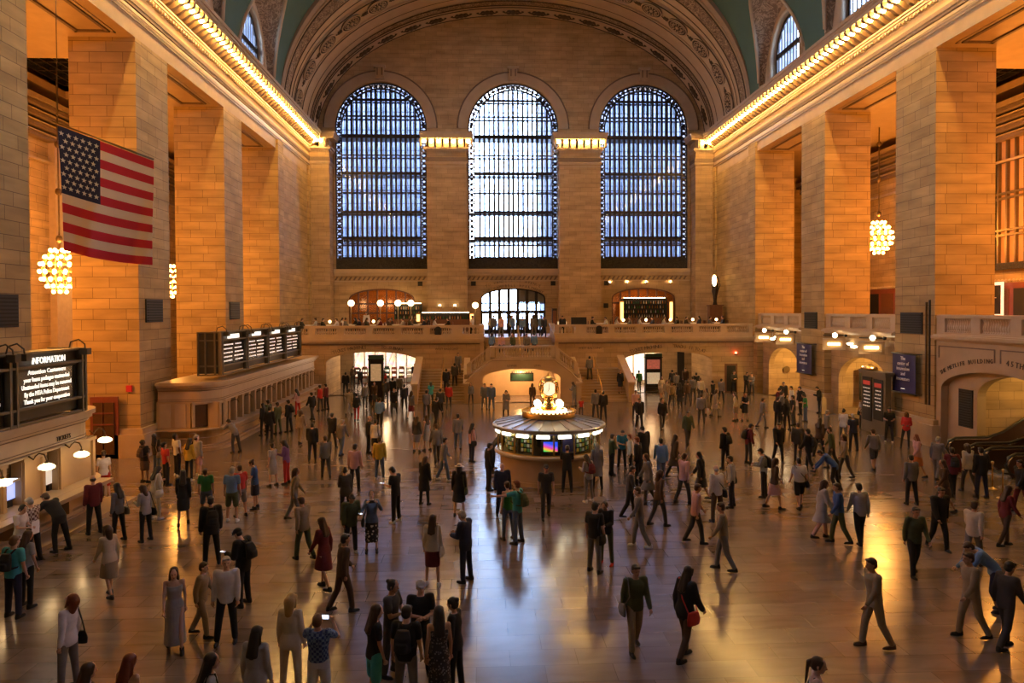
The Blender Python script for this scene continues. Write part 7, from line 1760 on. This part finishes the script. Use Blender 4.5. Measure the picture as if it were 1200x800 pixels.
(-1.56, 43.57, 0.0, 1.66, 170, 'hd f cG eK K bk', 0, 'woman in grey coat standing alone behind the clock'),
(3.21, 48.25, 0.0, 1.68, -40, 'ph f lG pG K rb', 0, 'woman in grey leaning at the stair newel beyond the clock'),
(3.85, 43.15, 0.0, 1.74, 0, 'st m lG pD K sk', 0, 'man in dark grey next to a person with a white bag'),
(4.2, 42.43, 0.0, 1.72, 0, 'st m jK pK K sk bK', 0, 'man in black with backpack between clock and stairs'),
(3.08, 43.91, 0.0, 1.1, 180, 'st m sR pD K sk', 0, 'small child in red behind the kiosk roof'),
(0.34, 47.63, 0.0, 1.66, 0, 'wk f lS pS K rb', 1, 'woman in brown walking through the low stair arch'),
(1.14, 46.34, 0.0, 1.7, 90, 'wl m lP pD K sb', 0, 'man in mauve walking across behind the clock'),
(-14.4, 33.69, 0.0, 1.72, -60, 'ln m lG pD K sk', 1, 'man in grey bent over the first window of the long ticket office'),
(-14.62, 39.66, 0.0, 1.74, -70, 'st m jL pK K sk', 1, 'man in dark olive at the second group of windows on the long office'),
(-14.47, 38.25, 0.0, 1.7, -60, 'st f lK pK K lk', 1, 'woman in black waiting at the long ticket office'),
(-13.71, 36.7, 0.0, 1.76, 10, 'st m jK pK K sk', 0, 'man in black jacket standing off the long ticket office windows'),
(-13.86, 38.73, 0.0, 1.72, -60, 'st m lL pL K sb', 1, 'man in olive brown at the long ticket office'),
(-13.41, 39.23, 0.0, 1.78, -70, 'st m jK pK K sk bK', 0, 'tall man in black with backpack at the long ticket office'),
(-14.49, 45.32, 0.0, 1.68, -60, 'hd f lP pR K lk', 0, 'woman in pink top and red trousers at the long ticket office'),
(-13.16, 43.46, 0.0, 1.72, -60, 'wk m jK pD K sk', 0, 'man in black nearing the end of the long ticket office'),
(-11.92, 35.64, 0.0, 1.7, 10, 'wl f lH pH K rb', 1, 'woman in tan walking along the long ticket office'),
(-10.14, 34.42, 0.0, 1.74, 20, 'wk m jK pD K sk', 1, 'man in black jacket walking between the ticket office and bald man'),
(-9.33, 32.55, 0.0, 1.7, 30, 'wl m lG pJ K sg', 0, 'grey-haired man in jeans walking beside the bald suited man'),
(-8.25, 66.31, 0.0, 1.74, 180, 'st m jK pK K sk', 0, 'man in black standing at the foot of the flag-side stair parapet'),
(-14.34, 63.84, 0.0, 1.72, 0, 'st m lS pK K sk', 1, 'man in brown in the ticket-window arch beside the tan wall'),
(-13.26, 60.96, 0.0, 1.72, 10, 'wk m jK pK K sk', 1, 'man in black walking in the ticket-window arch'),
(-10.84, 48.55, 0.0, 1.72, 0, 'wl m lG pD K sb', 1, 'grey-clothed man before the tall map kiosk'),
(-10.33, 49.37, 0.0, 1.7, 180, 'wk f lS kD K lb', 1, 'woman in brown before the tall map kiosk'),
(-9.82, 51.15, 0.0, 1.76, 0, 'wk m jD pD K sk', 1, 'charcoal-clothed man in the crowd behind the map kiosk'),
(-9.45, 52.07, 0.0, 1.74, 10, 'st m jK pK K sk', 0, 'man in black in the crowd within the ticket-window arch'),
(-9.19, 54.08, 0.0, 1.72, 0, 'wk m lG pD K sb', 0, 'man in grey in the bright floor of the ticket-window arch'),
(-8.11, 47.5, 0.0, 1.74, -10, 'wl m jN pK K sk', 1, 'man in navy jacket in front of the ticket-window arch'),
(-8.5, 45.2, 0.0, 1.7, 180, 'wk f cK pK K lk', 1, 'person in long black coat in front of the ticket-window arch'),
(-7.26, 43.33, 0.0, 1.7, 20, 'wk f lG kM K rb', 0, 'woman with dark red skirt before the stairs'),
(-9.12, 65.6, 0.0, 1.74, 180, 'st m jK pK K sk', 1, 'man in black standing in the corner of the ticket-window arch'),
(-10.97, 58.82, 0.0, 1.68, 0, 'st f lR pD K lb', 0, 'woman in red at the shop in the ticket-window arch'),
(-11.78, 56.9, 0.0, 1.7, 0, 'st m lH pK K sk', 0, 'man in tan at the shop in the ticket-window arch'),
(-6.39, 43.96, 0.0, 1.72, 0, 'wk m lG pD K sk', 1, 'grey-shirted man at the foot of the flag-side stairs'),
(-5.59, 40.35, 0.0, 1.72, 40, 'wl m jK pK K sk', 1, 'man in black below the flag-side stairs'),
(-5.21, 47.67, 0.0, 1.74, 0, 'wk m lR pD K sk', 1, 'person in red at the foot of the flag-side stairs'),
(-6.48, 49.05, 0.0, 1.7, 0, 'wl f sT pD K rk', 1, 'person in turquoise at the foot of the flag-side stairs'),
(-5.59, 44.61, 0.0, 1.74, 10, 'st m jD pK K sk', 1, 'charcoal-clothed man before the flag-side stairs'),
(8.54, 57.06, 0.0, 1.74, 0, 'st m lO pD K sk', 0, 'man in orange by the stair parapet in the track arch'),
(8.53, 54.71, 0.0, 1.68, 10, 'wk f lR kD K lb', 0, 'woman in red beyond the stair parapet in the track arch'),
(9.54, 56.9, 0.0, 1.72, 0, 'wk m lF pD K sk', 0, 'man in green top beside the tall poster kiosk'),
(12.23, 56.9, 0.0, 1.74, 0, 'wk m lD pK K sk', 0, 'charcoal-clothed man deep in the track arch'),
(12.05, 54.97, 0.0, 1.72, 0, 'wl m lG pD K sb', 0, 'grey-clothed man deep in the track arch'),
(13.55, 57.86, 0.0, 1.78, 180, 'st m jS pD K sk', 0, 'man in brown jacket by the bright doorway of the track arch'),
(9.95, 51.4, 0.0, 1.7, 170, 'wk f lC kH K rb', 0, 'woman in cream top at the mouth of the track arch'),
(9.72, 47.71, 0.0, 1.72, 180, 'wl m lH pD K sb', 1, 'brown-clothed man leaving the track arch'),
(4.95, 52.84, 1.367, 1.76, 0, 'st m lG pD K sk', 0, 'man in grey with dark trousers climbing the escalator-side stair flight'),
(-4.98, 52.22, 1.025, 1.74, 0, 'wk m jD pK K sk', 1, 'dark-clothed man climbing the flag-side stair flight'),
(-5.56, 51.6, 0.683, 1.72, 0, 'wl m jK pK K sk', 1, 'man in black climbing near the brass rail of the flag-side flight'),
(-4.76, 53.45, 1.708, 1.74, 180, 'wk m lG pG K sb', 0, 'grey-clothed man coming down the flag-side stair flight'),
(6.94, 51.3, 0.512, 1.7, 180, 'wk f jK kK K lk', 1, 'woman in black coming down the escalator-side stair flight'),
(-2.25, 59.66, 4.36, 1.79, 0, 'sa f lW pD K rk', 1, 'woman in white, first along the top steps before the street doors'),
(-1.42, 59.68, 4.36, 1.66, 15, 'sa m lN pG K sk', 0, 'man in navy, second along the top steps before the street doors'),
(-0.47, 59.75, 4.36, 1.73, 174, 'st m lW pG K sk', 0, 'man in white, third along the top steps before the street doors'),
(0.38, 59.74, 4.36, 1.73, 24, 'sa m lS pG K sb', 0, 'man in dark brown, fourth along the top steps before the street doors'),
(1.25, 59.77, 4.36, 1.78, 8, 'wl f lD pK K lk', 2, 'woman in charcoal, fifth along the top steps before the street doors'),
(1.95, 59.71, 4.36, 1.79, 182, 'wk m lU pN K sb', 1, 'man in blue, sixth along the top steps before the street doors'),
(-2.05, 57.68, 4.36, 1.8, 173, 'st m lG pN K sk', 1, 'man in grey, first along the middle of the central stair flight'),
(-1.45, 57.31, 4.36, 1.71, 178, 'sa f lP pG K lk', 0, 'woman in dusty pink, second along the middle of the central stair flight'),
(-0.62, 57.6, 4.36, 1.8, 164, 'wl f lU pK K rk', 0, 'woman in blue, third along the middle of the central stair flight'),
(0.25, 57.39, 4.36, 1.65, 182, 'wl m lU pK K sb', 1, 'man in blue, fourth along the middle of the central stair flight'),
(1.18, 57.67, 4.36, 1.79, 1, 'sa f lG pG K rk', 1, 'woman in grey, fifth along the middle of the central stair flight'),
(1.95, 57.31, 4.36, 1.71, 173, 'wl m lN pN K sb', 1, 'man in navy, sixth along the middle of the central stair flight'),
(-2.25, 54.95, 3.05, 1.79, 14, 'wl f lU pD K rk', 2, 'woman in blue, first along the balustraded landing of the staircase'),
(-1.51, 54.88, 3.05, 1.71, 173, 'st m lP pK K sk', 2, 'man in dusty pink, second along the balustraded landing of the staircase'),
(-0.63, 55.25, 3.05, 1.66, 181, 'wl f lL pD K lb', 0, 'woman in olive, third along the balustraded landing of the staircase'),
(0.42, 54.93, 3.05, 1.75, 185, 'wl m lG pN K sk', 2, 'man in grey, fourth along the balustraded landing of the staircase'),
(1.02, 55.27, 3.05, 1.79, -3, 'wk m lU pN K sk', 1, 'man in blue, fifth along the balustraded landing of the staircase'),
(-17.22, 57.3, 4.640000000000001, 1.72, 90, 'si m lD pN K sb', 0, 'seated man in charcoal, wall side of first table from the corner, restaurant front row'),
(-15.98, 57.3, 4.640000000000001, 1.72, -90, 'si f lW pK K bb', 3, 'seated woman in white, stairs side of first table from the corner, restaurant front row'),
(-15.52, 57.0, 4.640000000000001, 1.72, 90, 'si m lK pN K sk', 3, 'seated man in black, wall side of second table from the corner, restaurant front row'),
(-14.28, 57.0, 4.640000000000001, 1.72, -90, 'si m lW pN K sb', 3, 'seated man in white, stairs side of second table from the corner, restaurant front row'),
(-13.82, 57.3, 4.640000000000001, 1.72, 90, 'si f lG pD K bb', 1, 'seated woman in grey, wall side of third table from the corner, restaurant front row'),
(-12.58, 57.3, 4.640000000000001, 1.72, -90, 'si m lN pK K sb', 0, 'seated man in navy, stairs side of third table from the corner, restaurant front row'),
(-12.12, 57.0, 4.640000000000001, 1.72, 90, 'si f lD pD K lb', 1, 'seated woman in charcoal, wall side of fourth table from the corner, restaurant front row'),
(-10.88, 57.0, 4.640000000000001, 1.72, -90, 'si m lM pD K sk', 0, 'seated man in maroon, stairs side of fourth table from the corner, restaurant front row'),
(-10.42, 57.3, 4.640000000000001, 1.72, 90, 'si m lS pD K sb', 3, 'seated man in dark brown, wall side of fifth table from the corner, restaurant front row'),
(-9.18, 57.3, 4.640000000000001, 1.72, -90, 'si m lW pK K sb', 0, 'seated man in white, stairs side of fifth table from the corner, restaurant front row'),
(-8.72, 57.0, 4.640000000000001, 1.72, 90, 'si f lD pD K lb', 0, 'seated woman in charcoal, wall side of sixth table from the corner, restaurant front row'),
(-7.48, 57.0, 4.640000000000001, 1.72, -90, 'si m lN pK K sb', 3, 'seated man in navy, stairs side of sixth table from the corner, restaurant front row'),
(-6.82, 57.4, 4.640000000000001, 1.72, 90, 'si f lW pN K lk', 3, 'seated woman in white, wall side of seventh table from the corner, restaurant front row'),
(-5.58, 57.4, 4.640000000000001, 1.72, -90, 'si m lK pN K sk', 3, 'seated man in black, stairs side of seventh table from the corner, restaurant front row'),
(-14.62, 60.2, 4.640000000000001, 1.72, 90, 'si f lW pN K lb', 1, 'seated woman in white, wall side of first table from the corner, restaurant second row'),
(-13.38, 60.2, 4.640000000000001, 1.72, -90, 'si f lK pK K lk', 3, 'seated woman in black, stairs side of first table from the corner, restaurant second row'),
(-11.62, 60.2, 4.640000000000001, 1.72, 90, 'si f lW pN K lk', 0, 'seated woman in white, wall side of second table from the corner, restaurant second row'),
(-10.38, 60.2, 4.640000000000001, 1.72, -90, 'si m lS pN K sk', 1, 'seated man in dark brown, stairs side of second table from the corner, restaurant second row'),
(-8.62, 60.2, 4.640000000000001, 1.72, 90, 'si f lD pD K lb', 1, 'seated woman in charcoal, wall side of third table from the corner, restaurant second row'),
(-7.38, 60.2, 4.640000000000001, 1.72, -90, 'si f lK pK K lk', 0, 'seated woman in black, stairs side of third table from the corner, restaurant second row'),
(5.78, 57.3, 4.640000000000001, 1.72, 90, 'si f lK pK K bb', 0, 'seated woman in black, stairs side of first table from the stairs, bar-side row'),
(7.02, 57.3, 4.640000000000001, 1.72, -90, 'si m lW pN K sb', 0, 'seated man in white, wall side of first table from the stairs, bar-side row'),
(7.68, 57.0, 4.640000000000001, 1.72, 90, 'si f lW pN K lb', 1, 'seated woman in white, stairs side of second table from the stairs, bar-side row'),
(8.92, 57.0, 4.640000000000001, 1.72, -90, 'si f lG pK K bb', 1, 'seated woman in grey, wall side of second table from the stairs, bar-side row'),
(9.58, 57.3, 4.640000000000001, 1.72, 90, 'si f lW pK K lb', 3, 'seated woman in white, stairs side of third table from the stairs, bar-side row'),
(10.82, 57.3, 4.640000000000001, 1.72, -90, 'si m lN pD K sk', 0, 'seated man in navy, wall side of third table from the stairs, bar-side row'),
(11.48, 57.0, 4.640000000000001, 1.72, 90, 'si f lW pD K lb', 1, 'seated woman in white, stairs side of fourth table from the stairs, bar-side row'),
(12.72, 57.0, 4.640000000000001, 1.72, -90, 'si m lK pN K sk', 1, 'seated man in black, wall side of fourth table from the stairs, bar-side row'),
(13.38, 57.3, 4.640000000000001, 1.72, 90, 'si m lS pN K sb', 3, 'seated man in dark brown, stairs side of fifth table from the stairs, bar-side row'),
(14.62, 57.3, 4.640000000000001, 1.72, -90, 'si f lN pK K lk', 3, 'seated woman in navy, wall side of fifth table from the stairs, bar-side row'),
(15.28, 57.2, 4.640000000000001, 1.72, 90, 'si m lG pK K sb', 0, 'seated man in grey, stairs side of sixth table from the stairs, bar-side row'),
(16.52, 57.2, 4.640000000000001, 1.72, -90, 'si f lN pK K bb', 1, 'seated woman in navy, wall side of sixth table from the stairs, bar-side row'),
(-12.3, 58.6, 4.7, 1.78, 180, 'st m lW pK K sk', 0, 'waiter in white shirt standing between the restaurant tables'),
(-3.75, 56.05, 4.36, 1.74, 120, 'st f sW pK K bk', 0, 'person in white top standing at the restaurant end of the rail'),
(3.35, 56.4, 4.36, 1.74, 180, 'st m jK pK K sk', 1, 'man in black standing beside the cream sign box on the balcony'),
]
for (x_, y_, z_, H_, f_, sp_, sk_, lb_) in PEOPLE: person(x_, y_, z_, H_, f_, sp_, lb_, None, sk_)
# ================================================================ LIGHT, SKY, CAMERA
def point(name, loc, energy, col, r=.3):
    l = bpy.data.lights.new(name, 'POINT'); l.energy = energy; l.color = col; l.shadow_soft_size = r; o = bpy.data.objects.new(name, l); COL.objects.link(o); o.location = loc; return o
OR = (1.0, .37, .055)
for x, y, z, e in ((-24.5, 37.8, 8.7, 3200), (-24.5, 50.5, 8.7, 3000), (24.5, 48.7, 11.4, 3000), (24.5, 37.8, 11.4, 3000), (-24.5, 27.5, 8.7, 4200), (24.5, 27.5, 11.4, 3000)):
    point('chandelier_light', (x, y, z), e, OR, .8)
for x in (-1, 1):
    for y in (29.0, 40.0, 51.0): point('aisle_light', (x*24.5, y, 13.5), 500, OR, .5)
point('clock_light', (KX, KY, 3.9), 60, (1, .75, .4), .3)
for y in (24.75, 22.9, 21.1, 19.2, 17.1): point('ticket_light', (-15.42, y, 1.95), 13, (1, .58, .24), .15)
for y in (52.0, 48.2, 41.4, 37.3): point('flood_light', (17.1, y, 3.9), 14, (1, .66, .30), .3)
for x, y, z, e in ((20.6, 50.6, 3.4, 800), (20.6, 40.2, 3.4, 620), (21.5, 28.3, 3.5, 330)): point('niche_light', (x, y, z), e, (1, .60, .17), .25)
for x, y, e in ((-11.4, 61, 500), (11.2, 60, 330)): point('passage_light', (x, y, 3.3), e, (1, .62, .30), .5)
point('ramp_light', (-.2, FY+1.9, 2.1), 1500, (1, .55, .22), .3)
for x in (-12.1, 12.1): point('lobby_light', (x, YE+2.2, 7.6), 160, (1, .55, .2), .4)
for x in (-15.0, -11.0, -7.0, 7.0, 11.0, 15.0): point('dining_light', (x, 59.5, 6.9), 30, (1, .58, .24), .3)
w = bpy.data.worlds.new('sky'); SC.world = w; w.use_nodes = True; nt = w.node_tree; bg = nt.nodes['Background']
tc = N(nt, 'ShaderNodeTexCoord'); sp = N(nt, 'ShaderNodeSeparateXYZ'); nt.links.new(tc.outputs['Generated'], sp.inputs[0])
cr = N(nt, 'ShaderNodeValToRGB'); e_ = cr.color_ramp.elements; e_[0].position = 0.0; e_[0].color = (.64, .78, 1.0, 1); e_[1].position = .32; e_[1].color = (.60, .75, 1.0, 1); q_ = e_.new(.55); q_.color = (.14, .22, .48, 1)
nt.links.new(sp.outputs['Z'], cr.inputs['Fac']); nt.links.new(cr.outputs['Color'], bg.inputs['Color']); bg.inputs['Strength'].default_value = 39.0
f, yaw, pitch, roll, sx, sy = 842.963, .0461, -.0177, -.0049, 3.608, -21.460
F_ = Vector((math.sin(yaw)*math.cos(pitch), math.cos(yaw)*math.cos(pitch), math.sin(pitch))); Rg = Vector((math.cos(yaw), -math.sin(yaw), 0)); Up = Rg.cross(F_)
Rr = Rg*math.cos(roll)+Up*math.sin(roll); Ur = Up*math.cos(roll)-Rg*math.sin(roll)
cd = bpy.data.cameras.new('camera'); cam = bpy.data.objects.new('camera', cd); COL.objects.link(cam)
cam.matrix_world = Matrix(((Rr.x, Ur.x, -F_.x, -2.9882), (Rr.y, Ur.y, -F_.y, 0), (Rr.z, Ur.z, -F_.z, 6.4964), (0, 0, 0, 1)))
cd.sensor_width = 36; cd.lens = f*36/1200; cd.shift_x = -sx/1200; cd.shift_y = sy/1200; cd.clip_end = 500; SC.camera = cam
SC.view_settings.view_transform = 'Standard'; SC.view_settings.look = 'None'; SC.view_settings.exposure = -0.3; SC.view_settings.gamma = 1; SC.view_settings.use_curve_mapping = False
SC.cycles.use_denoising = True; SC.cycles.max_bounces = 8; SC.cycles.diffuse_bounces = 4; SC.cycles.transparent_max_bounces = 12; SC.cycles.sample_clamp_indirect = 6.0; SC.cycles.use_light_tree = True; SC.cycles.caustics_reflective = False; SC.cycles.caustics_refractive = False
